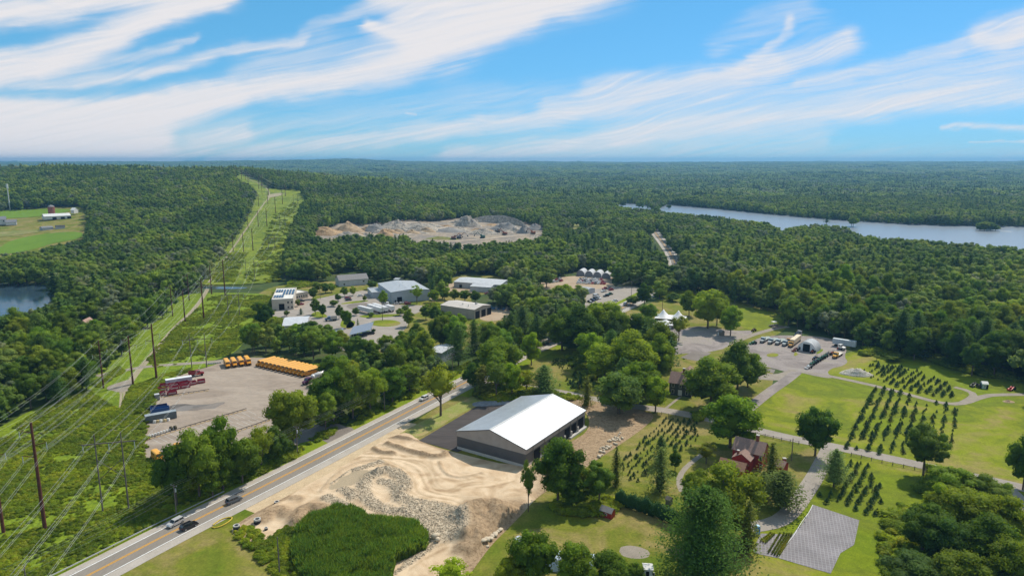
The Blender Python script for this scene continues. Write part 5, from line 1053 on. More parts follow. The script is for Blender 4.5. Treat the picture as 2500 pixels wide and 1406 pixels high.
            q = MB(); q.box((s, yr + z, ridge + .2 + hh / 2), (ww, ww, hh)); q.build('rooftop_unit', paint('hvac', (.4, .4, .38)), rf)
    return e, L, W
METALW = siding('white_metal_roof', (.50, .515, .53), 1.2, 1, .22, rough=.38, metal=.5, spec=.5)
DKG = siding('dark_grey_metal', (.085, .085, .09), .45, 0, .25); LTG = siding('taupe_metal', (.33, .30, .275), .45, 0, .22)
th_ = .99550; uu = Vector((math.cos(th_), math.sin(th_), 0)); vv = Vector((-math.sin(th_), math.cos(th_), 0)); O_B = Vector((4.607, 211.575, 0))
def wb(s, t): p = O_B + uu * s + vv * t; return (p.x, p.y, 0)
feats = [('door', 'y0', 7, .2, 4.2, 4.2), ('door', 'y0', 28.5, .2, 3.8, 4.2), ('door', 'y0', 33.6, .2, 3.6, 4.2), ('door', 'y0', 39.2, .2, 4.0, 4.5), ('door', 'y0', 17, .2, 3.8, 4.2), ('door', 'y1', 8, .2, 4, 4.2), ('door', 'y1', 20, .2, 4, 4.2), ('door', 'y1', 32, .2, 4, 4.2)]
e, L, W = building('metal_warehouse', 'new metal building with white roof and two tone grey walls', wb(0, 0), wb(42.74, 0), None, 6.68, 10.34, [(-.3, 1.1, M_CONC), (1.1, 4.9, DKG), (4.9, 6.68, LTG)], METALW, over=.3, W=28.65, feats=feats)
for s in (26.2, 31.2, 36.4):
    q = MB(); q.box((s, -.35, 1.2), (.7, .5, 2.4)); q.build('concrete_pier', M_CONC, e)
q = MB(); q.box((36, -.6, .3), (13, 1.1, .6)); q.build('apron', M_CONC, e)
q = MB(); q.box((21.37, 14.32, 10.56), (43.4, .5, .10)); q.build('ridge_cap', WHITEP, e)
for y_ in (-.42, 29.07):
    q = MB(); q.box((21.37, y_, 6.58), (43.3, .18, .2)); q.build('gutter', paint('gutter_dark', (.10, .10, .105)), e)
for s_ in (4.5, 12, 22.5, 30.9, 36.6): q = MB(); q.box((s_, -.08, 3.3), (.14, .14, 6.3)); q.build('downspout', paint('downspout', (.16, .155, .15)), e)
for x, lab in ((-.31, 0), (43.06, 1)):
    q = MB(); sl = 3.66 / 14.325
    q.add([(x - .03, -.3, 6.55), (x + .03, -.3, 6.55), (x + .03, 14.32, 10.30), (x - .03, 14.32, 10.30), (x - .03, -.3, 6.8), (x + .03, -.3, 6.8), (x + .03, 14.32, 10.55), (x - .03, 14.32, 10.55)], [(0, 1, 2, 3), (4, 5, 6, 7), (0, 3, 7, 4), (1, 2, 6, 5), (0, 1, 5, 4), (2, 3, 7, 6)]); q.add([(x - .03, 28.95, 6.55), (x + .03, 28.95, 6.55), (x + .03, 14.33, 10.30), (x - .03, 14.33, 10.30), (x - .03, 28.95, 6.8), (x + .03, 28.95, 6.8), (x + .03, 14.33, 10.55), (x - .03, 14.33, 10.55)], [(0, 1, 2, 3), (4, 5, 6, 7), (0, 3, 7, 4), (1, 2, 6, 5), (0, 1, 5, 4), (2, 3, 7, 6)])
    q.build('rake_trim', paint('dark_trim', (.04, .04, .045)), e)

CREAM = siding('cream_panel', (.50, .44, .36), 1.2, 2, .12); CREAMR = surf('pale_roof', [(.60, .58, .53), (.68, .66, .62)], .4, fine=2, fine_amt=.08, obj=True)
BLUEG = siding('blue_grey_metal', (.36, .40, .44), .6, 0, .12); GREYR = siding('grey_metal_roof', (.36, .38, .40), .9, 1, .10, rough=.5); WG = siding('white_grey_siding', (.42, .44, .46), .5, 0, .1)
SHG = shingle('grey_shingle', (.25, .235, .23)); BEIGE = siding('beige_metal', (.34, .31, .27), .6, 0, .12); BEIGER = siding('beige_roof', (.50, .45, .40), .9, 1, .08)
SOLAR = surf('solar_panel', [(.03, .04, .07), (.05, .06, .09)], 2, fine=3, fine_amt=.2, rough=.2, spec=.8, obj=True)
e, L, W = building('office_building', 'cream two storey building with solar panels on its roof', (663, 733), (716, 730.5), (672, 705.5), 7, 7, [(0, 7, CREAM)], CREAMR, flat=True, parapet=CREAM, feats=[('door', 'y0', 6.3, 0, 3.6, 4.2), ('window', 'y0', 10.6, 4.2, 1.3, 1.6), ('window', 'y0', 13, 4.2, 1.3, 1.6), ('window', 'y0', 10.6, .8, 1.3, 1.6), ('window', 'y0', 13, .8, 1.3, 1.6)])
rows_ = [(x, .62, .85) for x in (.10, .22, .34)] + [(x, .38, .85) for x in (.48, .62, .76, .9)] + [(x, .14, .36) for x in (.10, .22, .34, .46)]
for x, y0_, y1_ in rows_:
    q = MB(); q.box((L * x, W * (y0_ + y1_) / 2, 7.55), (L * .10, W * (y1_ - y0_) * .94, .10)); q.build('solar_panel', SOLAR, e)
building('office_building', 'low cream annex with a row of windows beside the solar roofed building', (719, 719), (752, 713), (721, 710), 4.2, 4.2, [(0, 4.2, CREAM)], CREAMR, flat=True, parapet=CREAM, feats=[('window', 'y0', s, 1.2, 1.2, 1.7) for s in (2, 4, 6, 8, 10)])
building('grey_gabled_building', 'long pale grey building with a shingle gable roof behind the annex', (828, 685.5), (899, 680), (807, 680), 5, 8.3, [(0, 5, WG)], SHG, feats=[('window', 'y0', 4, 1, 1.6, 1.5), ('window', 'y0', 20, 2.4, 1.6, 1.5), ('window', 'y0', 24, 2.4, 1.6, 1.5), ('door', 'x1', 8, 0, 2, 2.5)])
e, L, W = building('grey_warehouse', 'large blue grey warehouse in the business park', (923, 692), (955, 714), (1012, 687), 8, 9.2, [(0, 8, BLUEG)], GREYR, feats=[('door', 'x1', 6, 0, 3.6, 4.2), ('door', 'x1', 3, 0, 1.1, 2.2), ('vent', 'y0', 12, 2, .25, .6), ('vent', 'y0', 22, -3, .25, .6)])
building('office_building', 'low flat roofed office wing of the blue grey warehouse', (897, 704), (908, 715.5), (921, 702.5), 4, 4, [(0, 4, BLUEG)], GREYR, flat=True, parapet=WHITEP, feats=[('window', 'y1', 3, 1, 1.4, 1.4), ('window', 'y1', 7, 1, 1.4, 1.4)])
building('white_metal_building', 'long low building with a white roof by the dirt yard', (1108, 688), (1222, 696), (1119, 675.6), 4.5, 6, [(0, 4.5, WG)], siding('pale_metal_roof', (.46, .47, .48), .9, 1, .1), feats=[('door', 'y0', 6, 0, 2.4, 2.6)])
building('white_metal_building', 'front wing of the long low white roofed building', (1148, 699), (1198, 702), (1152, 692), 4.0, 5, [(0, 4, WG)], siding('pale_metal_roof2', (.46, .47, .48), .9, 1, .1))
building('beige_garage', 'beige garage with three open truck bays', (1076, 744.5), (1158, 756.5), (1113, 733), 6.3, 7.6, [(0, 6.3, BEIGE)], BEIGER, feats=[('door', 'x1', 3.4, 0, 4.6, 4.8), ('door', 'x1', 10.0, 0, 4.6, 4.8), ('door', 'x1', 16.4, 0, 4.6, 4.8), ('vent', 'y0', 14, -3, .3, .7), ('unit', 'y0', 22, 1, 1.2, .9), ('vent', 'y0', 20, -5, .3, .7)])
building('white_metal_building', 'grey white metal shed half hidden by trees at the park front', (690, 796), (749, 793), (700, 775), 5, 6.5, [(0, 5, WG)], siding('pale_metal_roof3', (.50, .51, .53), .9, 1, .1))
building('white_metal_building', 'pale roofed building hidden among the pines by the highway', (1046, 856), (1078, 862), (1062, 834), 5, 6, [(0, 5, WG)], siding('pale_metal_roof4', (.50, .51, .53), .9, 1, .1))
building('shed', 'small pale lean-to at the wood edge above the warehouse', (961, 682), (972, 683), (964, 678), 3, 3.8, [(0, 3, WG)], GREYR)
building('shed', 'small pale roofed shed in the car yard trees', (1411, 706), (1432, 709), (1418, 699), 3.5, 4.4, [(0, 3.5, WG)], GREYR)
# solar canopies
def canopy(a, b, d, label):
    A, B, D = GZ(*a, 4), GZ(*b, 4), GZ(*d, 4); u = B - A; v = D - A
    e = empty('solar_canopy', (A.x, A.y, 0), 0, label, 'canopy'); q = MB(); P = [Vector((0, 0, 3.4)), u + Vector((0, 0, 3.4)), u + v + Vector((0, 0, 5)), v + Vector((0, 0, 5))]
    q.add([*P, *[p + Vector((0, 0, .15)) for p in P]], [(0, 1, 2, 3), (4, 5, 6, 7), (0, 1, 5, 4), (1, 2, 6, 5), (2, 3, 7, 6), (3, 0, 4, 7)]); q.build('solar_panel', surf('solar_roof', [(.20, .23, .28)], fine=2, fine_amt=.1, rough=.25, obj=True), e)
    for t in (.1, .4, .7, .95): c = u * t + v * .5; q = MB(); q.box((c.x, c.y, 2.05), (.35, .35, 4.1)); q.build('post', M_CONC, e)
canopy((852, 816), (905, 803), (862, 802), 'slanted solar canopy over the parked cars at the turning circle'); canopy((812, 826), (834, 818), (818, 812), 'second shorter solar canopy left of the big one')

def arch_pts(W, H, n=14, wall=0.0, bulge=1.0):
    return [(-W / 2 * math.cos(math.pi * i / n) * 1.0, wall + (H - wall) * math.sin(math.pi * i / n) ** bulge) for i in range(n + 1)]
def hoop(name, label, px, py, az, W, H, L, skin, front, cat='barn', group=None, door=None, wall=0.0, opening=True):
    b = g1(px, py); e = empty(name, (b.x, b.y, b.z), az, label, cat, group)   # local x runs back from the front centre
    P = arch_pts(W, H, 16, wall, .85); mb = MB(); n = len(P)
    V = [(0, p[0], p[1]) for p in P] + [(L, p[0], p[1]) for p in P]; mb.add(V, [(i, i + 1, n + i + 1, n + i) for i in range(n - 1)])
    s = mb.build('roof', skin, e, smooth=True)
    for x, nm in ((-.02, 'front_wall'), (L + .02, 'back_wall')):
        mb = MB(); mb.add([(x, p[0] * .985, p[1] * .985) for p in P], [tuple(range(n))]); mb.build(nm, front, e)
    if door: mb = MB(); mb.box((-.08, 0, door[1] / 2), (.1, door[0], door[1])); mb.build('door', DARKIN, e)
    if name == 'hoop_barn':
        for y in (-W * .36, W * .36): mb = MB(); mb.box((-.08, y, 1.3), (.08, .8, 1.6)); mb.build('window', GLASS, e)
        for i in range(9): x = L * i / 8; mb = MB(); [mb.cyl((x, P[k][0] * 1.005, P[k][1] * 1.005), (x, P[k + 1][0] * 1.005, P[k + 1][1] * 1.005), .05, n=4) for k in range(n - 1)]; mb.build('rib', WHITEP, e)
    WORLD_CLEAR.append((b.x + math.cos(az) * L / 2, b.y + math.sin(az) * L / 2, max(W, L) / 2 + 3)); return e
FABRIC = surf('grey_fabric', [(.42, .43, .44), (.52, .52, .53)], .5, fine=2, fine_amt=.1, rough=.6, obj=True); WFAB = paint('white_fabric', (.70, .70, .70), .6)
hoop('hoop_barn', 'white and grey hoop barn with a dark doorway in the farm yard', 1968, 858.5, math.atan2(*(lambda v: (v.y, v.x))(g1(2006, 850) - g1(1988, 861.6))), 9.4, 5.4, 9.0, FABRIC, WFAB, door=(3.6, 4.2))
for i, (x, y) in enumerate([(1417, 674), (1437.6, 676), (1458, 678), (1479, 680.5)]):
    hoop('arched_shed', '%s grey arched shed in the row behind the car yard' % ['leftmost', 'second', 'third', 'rightmost'][i], x, y, 1.25, 7.6, 5.2, 14, FABRIC, surf('grey_wall', [(.20, .21, .23)], fine=2, obj=True), 'shed', 'arched sheds behind the car yard')
hoop('hoop_greenhouse', 'pale grey hoop shelter at the bottom edge beside the trees', 1262, 1335, -.75, 4.6, 3.2, 13, surf('poly_film', [(.44, .47, .52), (.52, .55, .60)], .6, fine=2, fine_amt=.1, rough=.4, obj=True), WFAB, 'shelter')
hoop('hoop_greenhouse', 'long pale greenhouse roof glimpsed under the bottom trees', 1300, 1372, -.15, 6.5, 3.2, 16, surf('poly_film_blue', [(.50, .58, .68)], fine=2, fine_amt=.15, rough=.4, obj=True), WFAB, 'greenhouse')

DKGREEN = siding('dark_clapboard', (.055, .062, .058), .18, 2, .2); REDC = siding('red_clapboard', (.30, .026, .022), .18, 2, .2)
SHBR = shingle('brown_shingle', (.30, .20, .165)); SHRD = shingle('rust_shingle', (.36, .20, .13))
fw = [('window', 'y0', s, z, 1.1, 1.7) for s in (1.6, 7.6, 9.9) for z in (.9, 3.6)] + [('window', 'y0', 4.7, 3.6, 1.0, 1.6), ('framed_door', 'y0', 4.7, .3, 1.2, 2.2), ('chimney', 0, 5.2, 0, 1.0, 6.6), ('window', 'x0', 2.5, 3.6, 1, 1.6), ('window', 'x0', 6, .9, 1, 1.6)]
e1, L, W = building('dark_house', 'dark green two storey house with brown roof and white door', (1634.5, 932), (1689, 939.5), None, 5.7, 9.2, [(0, 5.7, DKGREEN)], SHBR, W=8.6, feats=fw, over=.45)
A1 = e1.matrix_basis @ Vector((1.0, 8.9, 0)); B1 = e1.matrix_basis @ Vector((1.0, 16.5, 0))
building('house_wing', 'rear gabled wing of the dark house', (A1.x, A1.y, 0), (B1.x, B1.y, 0), None, 5.2, 9.0, [(0, 5.2, DKGREEN)], SHBR, W=-9.0, feats=[('window', 'y1', 3, 3, 1, 1.5)], over=.4)
fw = [('window', 'y0', s, 3.3, 1.0, 1.6) for s in (5.2, 9.2)] + [('window', 'y0', 9.4, .6, 1.0, 1.6), ('chimney', 0, 6.9, .2, .95, 6.2), ('window', 'x1', 3.5, 3.3, 1, 1.6)]
e2, L, W = building('red_house', 'dark red clapboard house with brown roof and brick chimney', (1789, 1094.5), (1862, 1111.5), None, 5.4, 8.4, [(0, 5.4, REDC)], SHBR, W=7.4, feats=fw, over=.35)
def off(e, x, y): p = e.matrix_basis @ Vector((x, y, 0)); return (p.x, p.y, 0)
e3, _, _ = building('house_wing', 'red side wing with small window in front of the red house', off(e2, 7.0, -4.6), off(e2, 7.0, -.35), None, 4.4, 6.2, [(0, 4.4, REDC)], SHBR, W=5.6, feats=[('window', 'x0', 1.6, 2.2, .95, 1.0), ('chimney', 0, 1.2, 1.4, .7, 3.6)], over=.3)
building('house_wing', 'low rust roofed wing at the front of the red house', off(e2, -1.5, -9.2), off(e2, 6.4, -9.2), None, 2.6, 4.4, [(0, 2.6, REDC)], SHRD, W=4.4, feats=[('window', 'y0', 6, .9, .9, 1)], over=.35)
building('outbuilding', 'low brown roofed outbuilding beside the tall brick chimney', (1893, 1135), (1912, 1141), None, 2.5, 3.8, [(0, 2.5, REDC)], SHBR, W=4, over=.3)
b = g1(1913, 1146); mb = MB(); mb.box((0, 0, 2.0), (1.1, 1.1, 4.0), taper=.82); o = mb.build('brick_chimney', BRICK); o.location = b; tag(o, 'tall freestanding brick chimney in the yard of the red house', 'chimney'); mb = MB(); mb.box((0, 0, 4.06), (1.1, 1.1, .12)); mb.build('cap', M_CONC, o)
building('garden_shed', 'small red garden shed on the shaded lawn', (1466, 1244), (1492, 1253), None, 1.9, 2.8, [(0, 1.9, REDC)], SHG, W=2.4, feats=[('window', 'y0', 1.8, .7, .7, .7)], over=.25, clear=False)
building('garden_shed', 'little weathered play house behind the hedge', (1625, 1218), (1636, 1222), None, 1.6, 2.3, [(0, 1.6, M_WOOD)], M_WOOD, W=1.6, over=.2, clear=False)
building('white_shed', 'small white shed at the bottom edge right of centre', (1572, 1390), (1594, 1391), None, 2.1, 2.6, [(0, 2.1, WHITEP)], WHITEP, W=2.6, feats=[('door', 'y0', .9, 0, .8, 1.7), ('window', 'y0', 2.3, .8, .7, .7)], over=.15, clear=False)
building('garden_hut', 'dark hut with a white door between two lawn trees', (1751, 808), (1761, 811), None, 2.3, 3.2, [(0, 2.3, M_WOOD)], SHG, W=2.6, feats=[('framed_door', 'y0', 1.0, .1, .5, 1.5)], over=.2, clear=False)
building('garden_hut', 'dark kiosk behind the tents with a bright opening', (1632, 792), (1642, 793), None, 2.4, 3.2, [(0, 2.4, M_WOOD)], SHG, W=2.6, feats=[('framed_door', 'y0', 1.2, .1, .8, 1.6)], over=.2, clear=False)
building('white_shed', 'white lattice shed at the wood edge by the big field', (2399, 937), (2413, 938), None, 2.2, 3.0, [(0, 2.2, paint('pale_aqua', (.45, .55, .52)))], WHITEP, W=2.6, feats=[('window', 'y0', 1, .7, .6, .9), ('door', 'y0', 2.0, 0, .8, 1.8)], over=.2, clear=False)
TANH = siding('tan_wall', (.45, .40, .32), .2, 2, .15); PINKR = shingle('pinkish_shingle', (.38, .25, .20)); GRYR = shingle('slate_shingle', (.22, .225, .24))
for lab, a, b_, W_, ev, rd, rf_ in (('long tan roofed house at the wood edge by the power lines', (330, 733), (387, 724), 11, 4.5, 8, PINKR), ('pink tan roofed house deep in the left wood', (209, 806), (232, 812), 12, 5, 9, PINKR), ('steeper gable of the tan roofed house deep in the left wood', (222, 798), (238, 790), 8, 6, 10, PINKR),
   ('grey roofed house left of the long tan roof', (262, 749), (277, 752), 9, 4.5, 8, GRYR), ('second grey roofed house beside the long tan roof', (296, 751), (312, 753), 8, 4.5, 7.5, GRYR), ('grey roof nearest the tan roofed house in the left wood', (243, 773), (264, 770), 7, 4.5, 7.5, GRYR)):
    building('house', lab, a, b_, None, ev, rd, [(0, ev, TANH)], rf_, W=W_, feats=[('window', 'y0', 3, 2, 1.2, 1.4), ('window', 'y0', 6, 2, 1.2, 1.4)], over=.4)
WB = paint('barn_white', (.60, .60, .58)); hz = lambda x, y: g1(x, y).z
building('barn', 'long white roofed barn beside the farm silo', (108, 529), (172, 526), None, 4.5, 7.5, [(0, 4.5, WB)], siding('white_roof', (.62, .62, .60), 1, 1, .08), W=16, z0=hz(140, 532), feats=[('door', 'y0', s, 0, 5, 3) for s in (12, 22, 30)], over=.6)
building('barn', 'small white shed at the lane end of the left farm', (172, 513), (180, 513), None, 5, 8, [(0, 5, WB)], siding('white_roof2', (.62, .62, .60), 1, 1, .08), W=10, z0=hz(175, 516))
building('farm_house', 'white farm house cut by the left edge of the view', (-12, 537), (14, 536), None, 7, 11, [(0, 7, WB)], GRYR, W=12, z0=hz(0, 544), feats=[('window', 'y0', s, 4, 1.6, 2) for s in (4, 9, 14)], over=.6)
building('farm_house', 'lower white wing right of the farm house at the left edge', (14, 543), (40, 542), None, 4, 7, [(0, 4, WB)], GRYR, W=9, z0=hz(25, 546), over=.5)
building('shed', 'grey sheds in the scrub of the left farm', (104, 557), (130, 555), None, 3, 4.5, [(0, 3, WG)], GRYR, W=8, z0=hz(115, 560)); building('shed', 'dark roofed shed right of the grey farm sheds', (135, 554), (158, 553), None, 3, 4.5, [(0, 3, WG)], shingle('black_shingle', (.07, .07, .07)), W=8, z0=hz(145, 558))
building('boathouse', 'pale building and ramp at the far end of the lake', (1478, 488), (1492, 488), None, 7, 9, [(0, 7, WB)], GRYR, W=20, z0=hz(1485, 494)); building('lake_house', 'brownish lake house on the far shore', (2178, 529), (2190, 530), None, 6, 9, [(0, 6, TANH)], PINKR, W=12, z0=hz(2184, 536)); building('lake_house', 'blue and white lake house on the far shore', (2268, 534), (2282, 535), None, 6, 9, [(0, 6, WB)], GRYR, W=12, z0=hz(2275, 541))
b = g1(128, 534); mb = MB(); e = empty('silo', b, 0, 'brown brick farm silo with a domed cap', 'silo'); mb.cyl((0, 0, -1), (0, 0, 17), 4.4, n=16); mb.build('body', BRICK, e); mb = MB(); [mb.cyl((0, 0, 17 + z), (0, 0, 17 + z + .9), r1, r2, 16) for z, r1, r2 in ((0, 4.5, 3.9), (.9, 3.9, 2.6), (1.8, 2.6, .3))]; mb.build('cap', SHG, e)
b = g1(25, 514); mb = MB(); e = empty('cell_tower', b, 0, 'white cell tower left of the farm', 'tower'); mb.cyl((0, 0, 0), (0, 0, 38), .9, .6, 8); mb.build('mast', WHITEP, e); mb = MB(); mb.cyl((0, 0, 34), (0, 0, 41), 1.5, 1.5, 8); mb.build('antenna', WHITEP, e)
# tents
def tent(name, label, px, py, L, W, az, peaks, h0=2.4, h1=6.8):
    b = g1(px, py); e = empty(name, b, az, label, 'tent'); nx_, ny_ = 41, 21; V = []
    for i in range(nx_):
        for j in range(ny_):
            x = (i / (nx_ - 1) - .5) * L; y = (j / (ny_ - 1) - .5) * W; ed = 1 - max(abs(2 * x / L), abs(2 * y / W)); z = h0
            if peaks: d = min(math.hypot((x - p) / (L / len(peaks) / 2), y / (W / 2)) for p in peaks); z = h0 + (h1 - h0) * max(0, 1 - min(d, 1)) ** 1.7 + .9 * min(1, ed * 3) * .6
            V.append((x, y, z))
    Q = np.array([(i * ny_ + j, (i + 1) * ny_ + j, (i + 1) * ny_ + j + 1, i * ny_ + j + 1) for i in range(nx_ - 1) for j in range(ny_ - 1)])
    link('canopy', np_mesh('canopy', np.array(V), [Q], smooth=True), [WFAB], e)
    for x in np.linspace(-L / 2, L / 2, 4):
        for y in (-W / 2, W / 2): q = MB(); q.cyl((x, y, 0), (x, y, h0), .06, n=6); q.build('pole', WHITEP, e)
    WORLD_CLEAR.append((b.x, b.y, L / 2 + 2))
tent('party_tent', 'white party tent with two pointed peaks', 1637, 783, 19, 12, -.35, (-4.6, 4.8)); tent('party_tent', 'lower white tent half hidden behind the trees', 1625, 798, 13, 8, -.5, (0,), 2.3, 4.2)

# long timber parking barriers
def barrier(pts, label):
    C, _ = path_pts(pts, 1.9); b = Vector((*C[0], 0)); e = empty('parking_barrier', b, 0, label, 'barrier'); r = MB(); p = MB(); s = MB()
    for i in range(len(C) - 1):
        a, c = Vector((*C[i], 0)) - b, Vector((*C[i + 1], 0)) - b; r.cyl(a + Vector((0, 0, .62)), c + Vector((0, 0, .62)), .14, n=4); p.box(a + Vector((0, 0, .35)), (.16, .16, .6)); m = a.lerp(c, .5); s.box(m + Vector((.25, -.3, .16)), (1.4, .2, .14), rz=math.atan2((c - a).y, (c - a).x))
    r.build('rail', surf('dark_timber', [(.07, .06, .05), (.12, .10, .08)], 2, fine=4, obj=True), e); q = p.build('post', M_WOOD, e); q['kind'] = 'stuff'; q = s.build('wheel_stop', surf('yellow_stop', [(.55, .36, .12)], fine=3), e); q['kind'] = 'stuff'
barrier([(352, 1076), (440, 1048), (520, 1024), (602, 1000)], 'long timber barrier down the middle of the bus yard'); barrier([(577, 1054), (620, 1040), (660, 1025)], 'short timber barrier near the entrance trees')
barrier([(395, 970), (450, 962), (511, 953)], 'timber barrier beside the red bins'); barrier([(365, 1122), (395, 1116), (412, 1108)], 'timber barrier behind the short yellow bus')
def stalls():
    mb = MB()
    for i in range(17):
        t = i / 16; a = Vector(g1(372 + 232 * t, 1072 - 70 * t)) ; c = Vector(g1(394 + 232 * t, 1083 - 70 * t)); d = (c - a).normalized(); n = Vector((-d.y, d.x, 0)) * .07
        mb.add([a + n, a - n, c - n, c + n], [(0, 1, 2, 3)])
    for i in range(8):
        t = i / 7; a = Vector(g1(575 + 90 * t, 1050 - 27 * t)); c = Vector(g1(552 + 90 * t, 1040 - 27 * t)); d = (c - a).normalized(); n = Vector((-d.y, d.x, 0)) * .07; mb.add([a + n, a - n, c - n, c + n], [(0, 1, 2, 3)])
    for v in range(len(mb.V)): mb.V[v] = (mb.V[v][0], mb.V[v][1], .085)
    tag(mb.build('parking_lines', M_LINE), 'white parking stall lines', None, None, 'structure')
stalls()
# split rail fences
def fence(pts, label, step=2.9):
    C, _ = path_pts(pts, step); b = Vector((*C[0], 0)); e = empty('rail_fence', b, 0, label, 'fence'); r = MB()
    for i, p in enumerate(C):
        a = Vector((*p, 0)) - b; q = MB(); q.box(a + Vector((0, 0, .62)), (.17, .17, 1.25)); q.build('post', M_WOOD, e)
        if i < len(C) - 1:
            c = Vector((*C[i + 1], 0)) - b
            for z in (.45, 1.0): r.cyl(a + Vector((0, 0, z)), c + Vector((0, 0, z)), .06, n=4)
    r.build('rail', M_WOOD, e)
fence([(1848, 1062), (1900, 1074), (1950, 1084)], 'split rail fence between red house and lane'); fence([(2078, 1112), (2150, 1130), (2260, 1152)], 'split rail fence above the driveway tree plot'); fence([(1615, 1012), (1660, 1022), (1705, 1030)], 'split rail fence below the lane by the dark house')
b = g1(1848, 1302); e = empty('portable_toilet', b, .2, 'bright blue portable toilet beside the driveway end', 'toilet'); mb = MB(); mb.box((0, 0, 1.1), (1.15, 1.15, 2.2)); mb.build('cabin', paint('toilet_blue', (.02, .18, .48)), e); mb = MB(); mb.box((0, 0, 2.3), (1.25, 1.25, .2), taper=.8); mb.build('roof', paint('toilet_roof', (.35, .60, .80)), e); mb = MB(); mb.box((.0, -.6, 1.05), (.8, .05, 1.9)); mb.build('door', paint('toilet_door', (.03, .25, .58)), e)

# ---------------------------------------------------------------- vehicles
TYRE = surf('tyre', [(.02, .02, .02)], fine=5, obj=True); RIM = paint('rim', (.4, .4, .4), .3, .6); CARGL = surf('car_glass', [(.02, .028, .035)], fine=1, rough=.08, spec=1, obj=True); LAMP = paint('lamp_glass', (.6, .6, .58), .2); REDL = paint('tail_lamp', (.4, .01, .01), .3)
_pc = {}
def carpaint(c):
    if c not in _pc: _pc[c] = surf('car_paint', [c], fine=1, fine_amt=.04, rough=.28, spec=.7, metal=.25, obj=True)
    return _pc[c]
BODY = {'suv': (4.75, 1.9, [(-2.35, .35), (2.35, .35), (2.38, .72), (2.2, .95), (1.35, 1.08), (-2.2, 1.1), (-2.37, .8)], [(-2.2, 1.08), (1.3, 1.06), (.65, 1.68), (-1.85, 1.70)]),
        'sedan': (4.6, 1.8, [(-2.3, .3), (2.3, .3), (2.3, .65), (1.3, .92), (-1.5, .95), (-2.3, .85)], [(-1.6, .93), (1.15, .9), (.45, 1.38), (-.95, 1.40)]),
        'pickup': (5.4, 1.95, [(-2.7, .45), (2.7, .45), (2.7, .95), (1.7, 1.1), (-.6, 1.12), (-.62, 1.05), (-2.7, 1.05)], [(-.6, 1.1), (1.5, 1.1), (.9, 1.78), (-.4, 1.8)]),
        'van': (5.4, 1.95, [(-2.7, .35), (2.7, .35), (2.7, 1.0), (2.1, 1.25), (-2.7, 1.3)], [(-2.68, 1.28), (2.05, 1.24), (1.3, 2.15), (-2.6, 2.2)])}
def vehicle(kind, c, loc, az, label, group=None, name=None, rack=False):
    L, W, P, Cb = BODY[kind]; e = empty(name or ('parked_car' if kind != 'pickup' else 'pickup_truck'), loc, az, label, {'suv': 'car', 'sedan': 'car', 'pickup': 'pickup', 'van': 'van'}[kind], group); m = carpaint(c)
    q = MB(); q.prism(P, 'y', -W / 2, W / 2); q.build('body', m, e)
    x0, x1, x2, x3 = Cb[0][0], Cb[1][0], Cb[2][0], Cb[3][0]; zb, zt = Cb[0][1], Cb[2][1]; w1, w2 = W * .46, W * .39
    q = MB(); V = [(x0, -w1, zb), (x1, -w1, zb), (x1, w1, zb), (x0, w1, zb), (x3, -w2, zt), (x2, -w2, zt), (x2, w2, zt), (x3, w2, zt)]; q.add(V, [(3, 2, 1, 0), (4, 5, 6, 7), (0, 1, 5, 4), (1, 2, 6, 5), (2, 3, 7, 6), (3, 0, 4, 7)]); q.build('windows', CARGL, e)
    q = MB(); q.box(((x2 + x3) / 2, 0, zt + .02), (x2 - x3 + .1, W * .80, .07))
    for s in (-1, 1):
        for (xa, xb) in ((x1, x2), (x0, x3), ((x0 + x1) / 2 - .1, (x2 + x3) / 2)): q.cyl((xa, s * w1, zb), (xb, s * w2, zt), .05, n=4)
    if kind == 'van': q.box((-.9, 0, 1.72), (3.3, W * .93, .85))
    rf = q.build('roof', m, e)
    if rack:
        q = MB(); [q.cyl((x3 + .1, s * .55, zt + .1), (x2 - .1, s * .55, zt + .1), .03, n=4) for s in (-1, 1)]; q.build('roof_rack', RIM, rf)
    if kind == 'pickup': q = MB(); q.box((-1.65, 0, 1.07), (1.85, W - .3, .06)); q.build('cargo_bed', DARKIN, e)
    r = .36
    for x in (-L * .31, L * .31):
        for s in (-1, 1): q = MB(); q.cyl((x, s * (W / 2 - .2), r), (x, s * (W / 2 + .03), r), r, n=12); wh = q.build('wheel', TYRE, e); q = MB(); q.cyl((x, s * (W / 2 + .02), r), (x, s * (W / 2 + .05), r), r * .6, n=10); q.build('rim', RIM, wh)
    for s in (-1, 1):
        q = MB(); q.box((L / 2 - .02, s * W * .36, .75), (.1, .35, .16)); q.build('headlight', LAMP, e); q = MB(); q.box((-L / 2 + .02, s * W * .38, .85), (.08, .22, .25)); q.build('taillight', REDL, e)
    return e
_sc = {}
